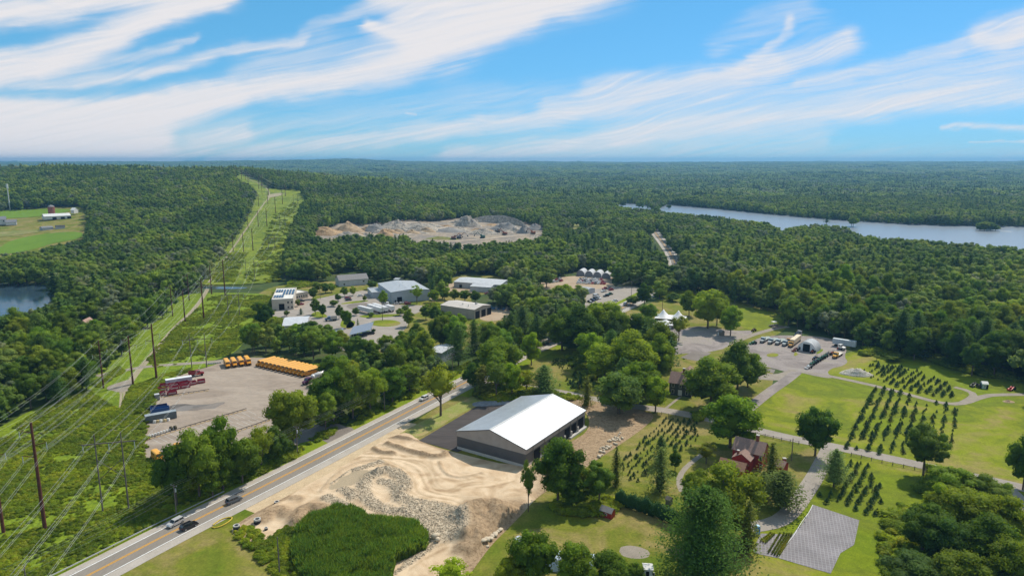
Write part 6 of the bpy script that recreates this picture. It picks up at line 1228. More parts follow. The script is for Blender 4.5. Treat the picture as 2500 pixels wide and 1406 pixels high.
def small_car(kind, c, loc, az, label, group=None):
    k = (kind, c)
    if k not in _sc:
        L, W, P, Cb = BODY[kind]; q = MB(); q.prism(P, 'y', -W / 2, W / 2); x0, x1, x2, x3 = Cb[0][0], Cb[1][0], Cb[2][0], Cb[3][0]; zb, zt = Cb[0][1], Cb[2][1]; w1, w2 = W * .46, W * .39
        V = [(x0, -w1, zb), (x1, -w1, zb), (x1, w1, zb), (x0, w1, zb), (x3, -w2, zt), (x2, -w2, zt), (x2, w2, zt), (x3, w2, zt)]; q.add(V, [(3, 2, 1, 0), (0, 1, 5, 4), (1, 2, 6, 5), (2, 3, 7, 6), (3, 0, 4, 7)], 1); q.box(((x2 + x3) / 2, 0, zt + .02), (x2 - x3 + .1, W * .80, .07))
        if kind == 'van': q.box((-.9, 0, 1.72), (3.3, W * .93, .85))
        for x in (-L * .31, L * .31):
            for s in (-1, 1): q.cyl((x, s * (W / 2 - .2), .34), (x, s * (W / 2 + .03), .34), .34, n=8, mi=2)
        o = q.build('parked_car', [carpaint(c), CARGL, TYRE]); _sc[k] = o
    else: o = _sc[k].copy(); COL.objects.link(o)
    o.location = loc; o.rotation_euler = (0, 0, az); return tag(o, label, {'suv': 'car', 'sedan': 'car', 'pickup': 'pickup', 'van': 'van'}[kind], group)
def pose(a, b, z=0.):
    A, B = g1(*a), g1(*b); m = (A + B) / 2; return (m.x, m.y, m.z + z), math.atan2(B.y - A.y, B.x - A.x)
SIL, BLK, GRY, WHT, RED, BLU, NAVY, GRN = (.55, .55, .55), (.012, .012, .016), (.13, .14, .15), (.68, .68, .67), (.32, .015, .015), (.05, .14, .32), (.02, .03, .07), (.02, .10, .06)
l, a = pose((446, 1272), (412, 1290), .15); vehicle('suv', SIL, l, a, 'silver car driving toward the camera on the highway', 'cars on the highway', 'car')
l, a = pose((442, 1298), (481, 1280), .15); vehicle('suv', BLK, l, a, 'black car beside the silver one on the highway', 'cars on the highway', 'car', True)
l, a = pose((555, 1233), (587, 1219), .15); vehicle('suv', GRY, l, a, 'dark grey car alone farther up the highway', 'cars on the highway', 'car', True)
l, a = pose((1042, 973), (1029, 979), .15); vehicle('suv', WHT, l, a, 'white car half hidden behind the lone maple', 'cars on the highway', 'car')
for (x, y), c, lab in (((1332, 842), NAVY, 'dark blue car on the highway under the grove trees'), ((1527, 744), SIL, 'silver car on the highway by the car park'), ((1537, 748), GRY, 'dark car following the silver one by the car park'), ((1604, 710), NAVY, 'dark car far up the highway near the wood')):
    l, a = pose((x - 6, y + 3), (x + 6, y - 3), .15); vehicle('suv', c, l, a, lab, 'cars on the highway', 'car')
# car park and yards
for i, ((x, y), c, k) in enumerate([((1440, 738), NAVY, 'sedan'), ((1447, 735), NAVY, 'suv'), ((1454, 732), BLK, 'suv'), ((1461, 729.5), WHT, 'suv')]):
    l, a = pose((x - 5, y - 1.5), (x + 5, y + 1.5), .08); small_car(k, c, l, a, '%s in the row of four at the car park edge' % ['nearest dark car', 'second dark car', 'third black car', 'white end car'][i], 'cars in the car park row')
for (x, y), c, k, lab in (((1502, 736), WHT, 'sedan', 'white car parked by itself near the highway verge'), ((1480, 724), BLK, 'pickup', 'black pickup in the car park'), ((1489, 720), GRN, 'pickup', 'dark green pickup in the car park'), ((1474, 713), WHT, 'pickup', 'white pickup behind the black one'), ((1455, 724), WHT, 'van', 'white van in the car park'), ((1477, 706), RED, 'pickup', 'red pickup by the dark trees of the car yard'), ((1488, 706), NAVY, 'pickup', 'dark pickup beside the red one'), ((1492, 709), RED, 'suv', 'red car behind the dark pickup')):
    l, a = pose((x - 6, y + 1), (x + 6, y - 1), .08); small_car(k, c, l, a, lab, 'vehicles in the car park')
cc = [WHT, WHT, SIL, WHT, BLK, RED, SIL, WHT, GRY, WHT]; OR_ = ['first', 'second', 'third', 'fourth', 'fifth', 'sixth', 'seventh', 'eighth', 'ninth', 'tenth', 'eleventh', 'twelfth']
CN = {WHT: 'white', SIL: 'silver', BLK: 'black', RED: 'red', GRY: 'grey', NAVY: 'dark blue', BLU: 'blue'}
for r_ in range(3):
    for i in range(10 - r_):
        x = 1411 + i * 7.2 + r_ * 3; y = 691.5 - r_ * 4.6 + i * .25; c = cc[(i * 3 + r_ * 2) % 10] if not (i > 7) else RED
        l, a = pose((x - 2.5, y + 2.2), (x + 2.5, y - 2.2)); small_car(['pickup', 'suv', 'sedan'][(i + r_) % 3], c, (l[0], l[1], l[2] + .08), a + (3.14 if (i + r_) % 2 else 0), '%s car, %s in the %s row of the car yard' % (CN[c], OR_[i], ['front', 'middle', 'back'][r_]), 'cars in the dirt car yard')
for i in range(9):
    x = 1336 + (i % 5) * 8.5 + (i // 5) * 6; y = 692 - (i // 5) * 6 + (i % 5) * -1.2; c = [WHT, BLK, WHT, SIL, RED, GRY, WHT, RED, WHT][i]; l, a = pose((x - 5, y + 1.6), (x + 5, y - 1.6), .08); small_car('sedan' if i % 2 else 'suv', c, l, a, '%s car, %s of the cluster left of the car yard' % (CN[c], OR_[i]), 'cars left of the car yard')
for i in range(8):
    x = 1200 + i * 6.2; y = 753 + (i % 2) * 1.6 + i * .3; c = [BLU, BLU, SIL, BLU, GRY, BLU, SIL, GRY][i]; l, a = pose((x - 3, y + 2), (x + 3, y - 2), .08); small_car('sedan', c, l, a, '%s car, %s in the row right of the beige garage' % (CN[c], OR_[i]), 'cars beside the beige garage')
for (x, y), c, k, lab, h_ in (((849, 730), RED, 'suv', 'red car in the small park car park', 0), ((851, 734), BLK, 'suv', 'black car in front of the red one in the park', 0), ((880, 723.5), WHT, 'sedan', 'white car alone in the small park car park', 0), ((736, 736.5), BLK, 'suv', 'black car at the cream annex', 0), ((734, 744.5), RED, 'suv', 'red car at the corner of the cream building', 0), ((937, 745), WHT, 'van', 'left white van before the warehouse', 1), ((946, 745), WHT, 'van', 'right white van before the warehouse', 1), ((970, 743), SIL, 'sedan', 'pale car right of the white vans', 0), ((979, 742), WHT, 'sedan', 'white car nearest the warehouse trees', 0), ((995, 743), RED, 'suv', 'red car at the right of the warehouse front', 0),
      ((868, 822), BLK, 'suv', 'black car at the left end under the solar canopy', 0), ((879, 820), BLK, 'sedan', 'black car second under the solar canopy', 0), ((893, 817), NAVY, 'suv', 'dark car third under the solar canopy', 0), ((905, 816), BLK, 'suv', 'dark car at the right end under the solar canopy', 0), ((1076, 711), WHT, 'van', 'white van in the dirt yard by the low white building', 0), ((1165, 722), BLU, 'sedan', 'blue car among trees below the low white building', 0), ((1190, 718), RED, 'sedan', 'red car among trees below the low white building', 0)):
    l, a = pose((x - 1, y + 4), (x + 1, y - 4), .08) if h_ else pose((x - 6, y + .6), (x + 6, y - .6), .08); small_car(k, c, l, a, lab, 'vehicles in the business park')
YEL = paint('bus_yellow', (.62, .25, .012), .4); YELR = paint('bus_roof', (.74, .36, .05), .45); BLACKP = paint('black_rubber', (.015, .015, .015))
_bus = {}
def bus(loc, az, label, L=10.8, group=None, key='long'):
    if key in _bus: return copy_tree(_bus[key], loc, az, label)
    e = empty('school_bus', loc, az, label, 'bus', group); _bus[key] = e; W = 2.2; hood = 1.3; x0, x1 = -L / 2, L / 2 - hood
    q = MB(); q.box(((x0 + x1) / 2, 0, 1.35), (x1 - x0, W, 1.5)); q.build('body', YEL, e)
    q = MB(); q.prism([(-W / 2 * .99, 2.1), (W / 2 * .99, 2.1), (W / 2 * .97, 2.62), (W / 2 * .99, 2.75), (W * .40, 2.98), (W * .2, 3.08), (-W * .2, 3.08), (-W * .40, 2.98), (-W / 2 * .99, 2.75), (-W / 2 * .97, 2.62)], 'x', x0, x1 - .15); q.build('roof', YELR, e)
    n = int((L - 3) / .8)
    for s in (-1, 1):
        for i in range(n): q = MB(); q.box((x0 + .7 + i * .8, s * (W / 2 + .005), 2.36), (.62, .03, .5)); q.build('window', CARGL, e)
        q = MB(); q.box(((x0 + x1) / 2, s * (W / 2 + .01), 1.75), (x1 - x0 - .1, .03, .1)); q.box(((x0 + x1) / 2, s * (W / 2 + .01), 1.15), (x1 - x0 - .1, .03, .08)); q.build('stripe', BLACKP, e)
    q = MB(); q.box((x1 - .08, 0, 2.35), (.1, W * .86, .8)); q.build('windshield', CARGL, e); q = MB(); q.box((x0 - .02, 0, 2.35), (.05, W * .7, .55)); q.build('rear_window', CARGL, e)
    q = MB(); q.prism([(x1, .7), (L / 2, .7), (L / 2, 1.4), (x1, 1.85)], 'y', -W * .38, W * .38); q.build('hood', YEL, e); q = MB(); q.box((L / 2 + .05, 0, 1.0), (.06, W * .5, .55)); q.build('grille', BLACKP, e); q = MB(); q.box((L / 2 + .1, 0, .6), (.15, W * .95, .25)); q.build('bumper', BLACKP, e)
    for x in (L / 2 - 1.0, x0 + 2.6):
        for s in (-1, 1): q = MB(); q.cyl((x, s * (W / 2 - .32), .48), (x, s * (W / 2 + .02), .48), .48, n=12); q.build('wheel', TYRE, e)
    return e
gB = 'school buses parked in the long diagonal row'
for i in range(12):
    t = i / 11; f = (625 + 109 * t, 897 + 24.5 * t); r = (f[0] + 48, f[1] - 13.5); l, a = pose(r, f, .1); bus(l, a, 'school bus, %s from the left in the long diagonal row' % OR_[i], group=gB)
gC = 'four school buses standing together'
for i in range(4):
    f = (560 + 17 * i, 903.5 - 2.4 * i); r = (549.5 + 16.5 * i, 885 - 2 * i); l, a = pose(r, f, .1); o = bus(l, a, 'school bus, %s of the four standing together' % ['leftmost', 'second', 'third', 'rightmost'][i], 9.5, gC, 'mid')
l, a = pose((372, 1112), (400, 1136), .1); bus(l, a, 'short yellow bus alone at the near corner of the yard', 6.6, None, 'short')
for i, (x, y) in enumerate([(437, 1107), (500, 1092), (512, 1089)]): l, a = pose((x - 8, y - 8), (x + 12, y + 10), .1); o = bus(l, a, ['orange yellow bus hidden under the front row tree', 'orange bus glimpsed through the tallest tree crown', 'second orange bus glimpsed through the same crown'][i], 6.6, None, 'short')
# containers, bins
def ribbed(name, label, a, b, W, H, c, cat, open_=False, group=None, z=.08, text=False):
    l, az = pose(a, b, z); A, B = g1(*a), g1(*b); L = (B - A).length; e = empty(name, l, az, label, cat, group); m = paint(name + '_paint', c, .5); q = MB()
    if open_:
        for s in (-1, 1): q.box((0, s * (W / 2 - .05), H / 2 + .12), (L, .1, H)); q.box((s * (L / 2 - .05), 0, H / 2 + .12), (.1, W - .2, H))
        q.box((0, 0, .2), (L - .2, W - .2, .12))
    else: q.box((0, 0, H / 2 + .12), (L, W, H))
    bd = q.build('body', m, e); q = MB(); n = int(L / .6)
    for i in range(n + 1):
        x = -L / 2 + .05 + (L - .1) * i / n; [q.box((x, s * (W / 2 + .04), H / 2 + .12), (.12, .08, H * .96)) for s in (-1, 1)]
    q.box((0, -W / 2 - .03, H + .06), (L, .12, .12)); q.build('rib', m, e)
    if not open_: q = MB(); q.box((0, 0, H + .16), (L + .02, W + .02, .06)); q.build('roof', paint('container_roof', tuple(min(.7, x * 1.6 + .1) for x in c)), e)
    for s in (-1, 1): q = MB(); q.cyl((s * L * .42, -W * .4, .12), (s * L * .42, W * .4, .12), .12, n=8); q.build('skid', BLACKP, e)
    return e, L
ribbed('shipping_container', 'white shipping container behind the red bins', (405, 942), (469, 932), 2.5, 2.7, (.50, .50, .54), 'container')
ribbed('shipping_container', 'long dark grey container by the blue bins', (355, 1032), (431, 1018), 2.6, 2.7, (.10, .12, .13), 'container')
ribbed('storage_box', 'small grey storage box at the yard edge', (378, 977), (390, 975), 2.0, 2.4, (.22, .22, .22), 'container')
BINS = [((387, 955), (408, 951), 'front left red bin'), ((413, 953), (437, 949), 'second red bin of the front row'), ((440, 948), (464, 944), 'third red bin of the front row'), ((391, 946), (414, 943), 'left red bin of the second row'), ((413, 945), (436, 941), 'middle red bin of the second row'), ((437, 942), (460, 937), 'right red bin of the second row'), ((482, 935.5), (501, 933), 'red bin standing apart at the right'), ((391, 965), (405, 963), 'nearest small red bin by the barrier'), ((408, 965), (432, 961), 'nearest large red bin by the barrier'), ((463, 940), (479, 937), 'low red bin frame')]
for a, b, lab in BINS:
    e, L = ribbed('roll_off_bin', lab, a, b, 2.3, 1.5, (.28, .012, .03), 'bin', True, 'red roll-off bins')
    q = MB(); [q.box((-L * .32 + k * L * .13, -1.27, .95), (L * .08, .03, .42)) for k in range(6)]; q.build('lettering', WHITEP, e)
ribbed('roll_off_bin', 'rear blue bin at the yard edge', (367, 1003), (409, 996), 2.4, 1.7, (.02, .035, .11), 'bin', True, 'blue roll-off bins'); ribbed('roll_off_bin', 'front blue bin beside the dark container', (368, 1009), (414, 1002), 2.4, 1.8, (.02, .08, .24), 'bin', True, 'blue roll-off bins')
# trucks
def truck(label, a, b, cab, kind, body=None, cat='truck', name='truck', z=.1, group=None):
    l, az = pose(a, b, z); L = (g1(*b) - g1(*a)).length; e = empty(name, l, az, label, cat, group); m = carpaint(cab); f = L / 2
    if kind == 'tanker': f0 = f - 6.5
    q = MB(); q.prism([(f - 1.6, .8), (f, .8), (f, 1.55), (f - 1.6, 1.9)], 'y', -.85, .85); q.build('hood', m, e)
    q = MB(); q.prism([(f - 3.6, .8), (f - 1.6, .8), (f - 1.6, 1.9), (f - 1.9, 2.75), (f - 3.6, 2.85)], 'y', -1.1, 1.1); cb = q.build('cab', m, e)
    q = MB(); q.add([(f - 1.56, -.95, 1.95), (f - 1.56, .95, 1.95), (f - 1.86, .9, 2.65), (f - 1.86, -.9, 2.65)], [(0, 1, 2, 3)]); [q.box((f - 2.6, s * 1.11, 2.3), (1.1, .03, .6)) for s in (-1, 1)]; q.build('window', CARGL, cb)
    q = MB(); q.box((0 - .2, 0, .85), (L - .8, .9, .3)); q.build('chassis', BLACKP, e)
    bx0, bx1 = -f, f - 3.8
    if kind == 'dump':
        q = MB(); c = ((bx0 + bx1) / 2, 0, 1.9); [q.box((c[0], s * 1.15, 1.9), (bx1 - bx0, .12, 1.5)) for s in (-1, 1)]; [q.box((x, 0, 1.9), (.12, 2.2, 1.5)) for x in (bx0 + .06, bx1 - .06)]; q.box((c[0], 0, 1.2), (bx1 - bx0 - .3, 2.15, .12)); q.build('dump_body', paint('dump_body', body), e)
    elif kind == 'tanker':
        q = MB(); bx1 = f - 5.6; q.cyl((bx0 + .7, 0, 2.3), (bx1 - .7, 0, 2.3), 1.2, n=18); q.cyl((bx1 - .7, 0, 2.3), (bx1, 0, 2.3), 1.2, .6, 18); q.cyl((bx0, 0, 2.3), (bx0 + .7, 0, 2.3), .6, 1.2, 18); q.build('tank', paint('tank_white', (.72, .72, .70), .3), e, smooth=True)
        q = MB(); q.box((f - 4.1, 0, 1.7), (1.0, 2.1, 1.8)); q.build('sleeper', m, e); [MB().cyl((f - 3.7, s * 1.15, .9), (f - 3.7, s * 1.15, 3.6), .09).build('exhaust', RIM, e) for s in (-1, 1)]
    elif kind == 'flat':
        q = MB(); q.box(((bx0 + bx1) / 2, 0, 1.15), (bx1 - bx0, 2.3, .16)); q.box(((bx0 + bx1) / 2, 0, 1.3), (bx1 - bx0 - .2, .5, .2)); q.build('flatbed', paint('flatbed', body), e)
    elif kind == 'box':
        q = MB(); q.box(((bx0 + bx1) / 2, 0, 2.35), (bx1 - bx0, 2.4, 2.6)); q.build('cargo_box', paint('cargo_box', body), e)
    for x in (f - 1.0, bx0 + 1.0, bx0 + 2.2):
        for s in (-1, 1): q = MB(); q.cyl((x, s * .85, .52), (x, s * 1.2, .52), .52, n=12); q.build('wheel', TYRE, e)
    for s in (-1, 1): q = MB(); q.box((f + .02, s * .7, 1.1), (.06, .28, .22)); q.build('headlight', LAMP, e)
    return e
truck('red dump truck at the far left of the bus yard', (461, 921), (498, 915), RED, 'dump', (.22, .02, .02)); truck('purple red tanker truck with white tank beside the buses', (808, 914), (741, 941), (.10, .02, .06), 'tanker', cat='tanker', name='tanker_truck'); truck('blue dump truck with a grey body in the park', (823, 782), (793, 784), (.04, .12, .22), 'dump', (.35, .34, .32)); truck('red tractor truck between the white trailers', (950, 757), (933, 761), RED, 'flat', (.2, .02, .02))
def trailer(label, a, b, c, group=None, cat='trailer', H=2.8):
    l, az = pose(a, b, .08); L = (g1(*b) - g1(*a)).length; e = empty('semi_trailer', l, az, label, cat, group); q = MB(); q.box((0, 0, 1.2 + H / 2), (L, 2.5, H)); q.build('box', siding('trailer_skin', c, 1.2, 1, .12), e); q = MB(); q.box((0, 0, 1.1), (L * .96, 1, .2)); q.build('chassis', BLACKP, e)
    for x in (-L / 2 + 1.4, -L / 2 + 2.6):
        for s in (-1, 1): q = MB(); q.cyl((x, s * .9, .5), (x, s * 1.22, .5), .5, n=12); q.build('wheel', TYRE, e)
    q = MB(); [q.box((L / 2 - 2.5, s * .8, .55), (.12, .12, 1.1)) for s in (-1, 1)]; q.build('landing_gear', BLACKP, e)
for i, (a, b) in enumerate([((908, 768), (877, 760)), ((933, 766), (900, 756)), ((944, 764), (912, 754)), ((960, 762), (944, 757))]): trailer('%s white trailer in the business park' % ['left', 'middle', 'rear middle', 'right, half hidden,'][i], a, b, (.62, .62, .62), 'white trailers in the park')
trailer('weathered white box trailer at the wood edge of the farm yard', (2033, 843), (2089, 852), (.42, .47, .50), H=3.0)
for i, (x, y) in enumerate([(1866, 835), (1885, 838), (1903, 840), (1920, 843)]):
    truck('%s pale flatbed pickup in the farm yard row' % ['leftmost', 'second', 'third', 'rightmost'][i], (x + 10, y - 8), (x - 7, y + 3), (.45, .48, .46), 'flat', (.30, .34, .30), 'pickup', 'flatbed_truck', .12, 'pale flatbed pickups in the farm yard')
truck('yellow and white box truck at the end of the farm yard row', (1950, 832), (1928, 849), (.50, .26, .04), 'box', (.62, .50, .34), name='box_truck', z=.12); truck('second yellow truck beside the hoop barn', (1942, 828), (1922, 841), (.50, .24, .03), 'flat', (.5, .42, .3), name='box_truck', z=.12)
truck('dark truck standing in the shade behind the hoop barn', (1953, 822), (1940, 825), (.04, .06, .10), 'box', (.25, .26, .28), name='box_truck', z=.12); truck('bright yellow truck at the end of the tractor row', (2052, 866), (2036, 876), (.62, .30, .01), 'flat', (.6, .55, .45), name='yellow_truck', z=.12); truck('small white flatbed truck by the rail by the rubble', (2048, 852), (2062, 856), (.6, .6, .58), 'flat', (.3, .05, .04), name='white_truck', z=.12)
def tractor(label, a, b, c, group=None, loader=False, name='tractor'):
    l, az = pose(a, b, .1); e = empty(name, l, az, label, 'tractor', group); m = carpaint(c); q = MB(); q.box((.75, 0, 1.15), (1.6, .75, .65)); q.build('hood', m, e); q = MB(); q.box((-.6, 0, .95), (1.2, .9, .5)); q.box((-.7, 0, 1.55), (.5, .5, .5)); q.build('seat_platform', BLACKP, e)
    q = MB(); [q.box((-.75, s * .62, 1.35), (1.3, .35, .12)) for s in (-1, 1)]; q.build('fender', m, e); q = MB(); [q.cyl((-1.1, s * .5, 1.3), (-1.1, s * .5, 2.3), .05, n=5) for s in (-1, 1)]; q.box((-1.1, 0, 2.3), (.08, 1.1, .08)); q.build('roll_bar', BLACKP, e)
    for x, r, y in ((-.8, .75, .8), (1.2, .42, .65)):
        for s in (-1, 1): q = MB(); q.cyl((x, s * (y - .18), r), (x, s * (y + .18), r), r, n=14); q.build('wheel', TYRE, e)
    if loader: q = MB(); [q.cyl((-.2, s * .6, 1.4), (2.2, s * .6, .5), .08, n=5) for s in (-1, 1)]; q.box((2.5, 0, .45), (.6, 1.7, .6)); q.build('loader', m, e)
tractor('green tractor with loader at the left of the farm yard', (1848, 839), (1832, 841), (.02, .14, .05), None, True)
for i in range(7):
    t = i / 6; x, y = 1981 + 33 * t, 893 - 20 * t; c = [(.02, .12, .05), (.02, .13, .05), (.03, .04, .06), (.02, .12, .05), (.02, .14, .06), (.02, .12, .05), (.02, .13, .05)][i]; tractor('%s tractor from the yard corner in the machine row' % OR_[i], (x + 7, y - 3), (x - 6, y + 2), c, 'machines parked in the slanted row', i % 3 == 0)
for i, (x, y, c, lab) in enumerate([(1975, 899, WHT, 'pale small utility cart at the near end of the machine row'), (1990, 878, NAVY, 'dark cart left of the machine row'), (2021, 868, GRY, 'grey machine near the far end of the machine row'), (2032, 866, (.30, .06, .02), 'rusty red machine near the yellow truck'), (1942, 857, (.18, .05, .03), 'red implement in front of the hoop barn left side'), (1984, 862, (.25, .04, .02), 'small red implement at the hoop barn corner'), (2053, 851, RED, 'red loader before the weathered trailer'), (1840, 809, (.14, .05, .03), 'rusty old implement on the lawn by the farm drive'), (2378, 943, (.02, .02, .02), 'black tarped implement left of the lattice shed'), (2392, 946, (.015, .015, .02), 'dark mower beside the lattice shed'), (2470, 952, RED, 'red implement at the wood edge on the right')]):
    tractor(lab, (x + 6, y - 2), (x - 6, y + 2), c, None, i % 2 == 0, 'farm_implement')
l, a = pose((1878, 798), (1900, 795)); e = empty('hay_wagon', l, a, 'white topped wagon with stacked boards at the wood edge', 'wagon'); q = MB(); q.box((0, 0, .8), (7, 2.2, .2)); q.box((0, -3, .4), (8, 2, .5)); q.build('deck', M_WOOD, e); q = MB(); [q.box((x, y, 1.9), (.1, .1, 2)) for x in (-1.2, 1.2) for y in (-.9, .9)]; q.box((0, 0, 2.95), (3, 2.3, .15)); q.build('roof', WHITEP, e); [MB().cyl((x, -1, .4), (x, 1, .4), .4, n=10).build('wheel', TYRE, e) for x in (-2.4, 2.4)]
for i, ((x, y), lab) in enumerate([((363, 1005), 0)] * 0): pass
for i, (x, y) in enumerate([(378, 1032), (386, 1031), (393, 1030), (403, 1029), (411, 1027)]):
    b = g1(x, y); q = MB(); q.box((0, 0, .55), (1.1, 1.0, 1.0), taper=.85); o = q.build('bulk_bag', [WHITEP, paint('tan_bag', (.5, .38, .2))][i % 2:]); o.location = b; tag(o, '%s bulk bag in front of the dark container' % OR_[i], 'bag', 'bulk bags by the dark container')
for i in range(9):
    b = g1(366 + i * 7, 1066 - i * 2.1); q = MB(); q.cyl((0, 0, 0), (0, 0, .8), .42, .36, 8); o = q.build('white_barrel', WHITEP); o.location = b; tag(o, '%s white barrel from the left behind the long barrier' % OR_[i], 'barrel', 'white barrels behind the barrier')
for i in range(7):
    b = g1(505 + i * 5.5, 890 - i * .6); q = MB(); q.box((0, 0, .4), (1.2, .6, .8), taper=.7); o = q.build('concrete_block', M_CONC); o.location = b; tag(o, '%s concrete block from the left at the back of the bus yard' % OR_[i], 'block', 'concrete blocks at the bus yard')
for i, (x, y) in enumerate([(418, 1050), (428, 1048)]):
    b = g1(x, y); q = MB(); q.cyl((-.3, 0, .8), (.3, 0, .8), .8, n=16); o = q.build('cable_reel', surf('dark_reel', [(.09, .08, .05)], fine=3)); o.location = b; o.rotation_euler = (0, 0, 1); tag(o, ['left', 'right'][i] + ' dark cable reel behind the long barrier', 'reel')
l, a = pose((748, 1030), (770, 1012)); e = empty('log_truck', l, a, 'dark red truck piled with logs by the bus yard entrance', 'truck'); q = MB(); q.box((0, 0, 1.0), (7, 2.4, .3)); q.build('deck', paint('dark_red', (.14, .02, .02)), e); q = MB(); [q.cyl((-3.2, -1 + .45 * (k % 5), 1.4 + .42 * (k // 5)), (3.2, -1 + .45 * (k % 5) + R.uniform(-.1, .1), 1.4 + .42 * (k // 5)), .22, n=7) for k in range(15)]; q.build('log', surf('logs', [(.30, .17, .08), (.42, .27, .14)], 2, fine=4, obj=True), e)['kind'] = 'stuff'; q = MB(); q.box((4.4, 0, 1.7), (1.7, 2.3, 2.2), taper=.85); q.build('cab', paint('dark_red2', (.16, .02, .02)), e)
for x in (-2.4, -1.2, 4.2):
    for s in (-1, 1): MB().cyl((x, s * .8, .5), (x, s * 1.15, .5), .5, n=12).build('wheel', TYRE, e)
# quarry machines, boat
def excavator(label, px, py, az, c, z=1.0):
    b = g1(px, py); e = empty('excavator', b + Vector((0, 0, z)), az, label, 'excavator'); e.scale = (1.5,) * 3; q = MB(); [q.box((0, s * 1.2, .5), (4, .6, 1)) for s in (-1, 1)]; q.build('track', BLACKP, e); m = paint('machine_paint', c); q = MB(); q.box((-.4, 0, 1.7), (3.4, 2.6, 1.4)); q.box((.9, .8, 2.6), (1.3, 1.1, 1.5)); q.build('house', m, e); q = MB(); q.cyl((1.2, -.3, 1.8), (4.6, -.3, 5.2), .3, .22, 5); q.cyl((4.6, -.3, 5.2), (7.2, -.3, 2.6), .22, .16, 5); q.build('boom', m, e); q = MB(); q.box((7.3, -.3, 2.0), (1, 1.2, 1), taper=.6); q.build('bucket', BLACKP, e)
excavator('rust coloured crusher machine on the quarry floor', 1232, 575, 2.6, (.25, .08, .04)); excavator('excavator reaching over the gravel cone', 1301, 573, 2.5, (.30, .10, .04)); excavator('dark excavator among the quarry boulders', 1215, 569, .6, (.12, .10, .08)); excavator('green screening machine on the quarry road', 1178, 583, 2.9, (.05, .12, .09)); excavator('brown loader at the left of the quarry road', 1108, 586, 0, (.18, .07, .04)); excavator('grey loader right of the brown one in the quarry', 1121, 584, .2, (.15, .15, .17))
b = g1(2414, 564); e = empty('motor_boat', b + Vector((0, 0, .3)), 0, 'white motor boat beside the lake island', 'boat'); q = MB(); q.prism([(-3, -1), (2, -1), (3.6, 0), (2, 1), (-3, 1)], 'z', 0, .9); q.build('hull', WHITEP, e); q = MB(); q.box((.4, 0, 1.2), (1.6, 1.4, .7), taper=.8); q.build('windshield', CARGL, e)
b2, b3 = g1(2416, 564.5), g1(2470, 566); mb = MB(); v = (b3 - b2); nn_ = Vector((-v.y, v.x, 0)).normalized(); mb.add([b2 + nn_ * .8 + Vector((0, 0, .33)), b2 - nn_ * .8 + Vector((0, 0, .33)), b3 - nn_ * 2.2 + Vector((0, 0, .33)), b3 + nn_ * 2.2 + Vector((0, 0, .33))], [(0, 1, 2, 3)]); tag(mb.build('boat_wake_foam', WHITEP), 'white wake trailing behind the motor boat', None, None, 'stuff')

# ---------------------------------------------------------------- power poles and wires
M_RUST = surf('rust_steel', [(.09, .035, .025), (.15, .06, .04)], .8, fine=3, fine_amt=.2, obj=True); M_WIRE = surf('aluminium_wire', [(.66, .66, .63)], fine=1, fine_amt=.05, rough=.4); M_INS = paint('insulator', (.42, .46, .44), .3)
M_POLE = surf('old_wood_pole', [(.13, .11, .09), (.20, .17, .14)], 1, fine=6, fine_amt=.2, obj=True); M_DPOLE = surf('creosoted_wood', [(.055, .04, .035), (.09, .065, .055)], 1, fine=6, fine_amt=.2, obj=True)
def tpole(x, y, h, az, label, group, r=.42, big=True, mat=None):
    """steel pole with davit arms; returns wire points (world)"""
    z = float(height(x, y)); e = empty('transmission_pole', (x, y, z), az, label, 'power pole', group); s = h / 28.; mat = mat or M_RUST; q = MB(); q.cyl((0, 0, -.5), (0, 0, h), r * 1.25, r * .7, 10); q.build('mast', mat, e); pts = []
    for zz, sd, ln in ((h - 2.2 * s, 1, 3.0), (h - 5.6 * s, -1, 3.0), (h - 8.6 * s, 1, 3.0)):
        q = MB(); q.cyl((0, 0, zz - .35), (0, sd * ln, zz + .3), .14, .09, 6); a = q.build('arm', mat, e); q = MB(); q.cyl((0, sd * ln, zz + .25), (0, sd * ln, zz - 1.5 * s), .10, n=6); q.build('insulator', M_INS, a)
        pts.append(Vector((x, y, z)) + Matrix.Rotation(az, 3, 'Z') @ Vector((0, sd * ln, zz - 1.55 * s)))
    pts.append(Vector((x, y, z + h + .1))); return pts
def hframe(x, y, h, az, label, group):
    z = float(height(x, y)); e = empty('h_frame_pole', (x, y, z), az, label, 'power pole', group); w_ = 3.4; q = MB()
    for s in (-1, 1): q = MB(); q.cyl((0, s * w_, -.5), (0, s * w_, h), .24, .16, 8); q.build('pole', M_POLE, e)
    q = MB(); q.box((.2, 0, h - 3), (.2, w_ * 4.1, .28)); arm = q.build('crossarm', M_POLE, e); q = MB(); q.cyl((0, -w_, h * .42), (0, w_, h * .68), .08, n=5); q.cyl((0, w_, h * .42), (0, -w_, h * .68), .08, n=5); q.build('brace', M_POLE, e); pts = []
    for s in (-1.95, 0, 1.95):
        q = MB(); q.cyl((.2, s * w_, h - 3), (.2, s * w_, h - 5.2), .10, n=6); q.build('insulator', M_INS, arm); pts.append(Vector((x, y, z)) + Matrix.Rotation(az, 3, 'Z') @ Vector((.2, s * w_, h - 5.3)))
    for s in (-1, 1): pts.append(Vector((x, y, z)) + Matrix.Rotation(az, 3, 'Z') @ Vector((0, s * w_, h)))
    return pts
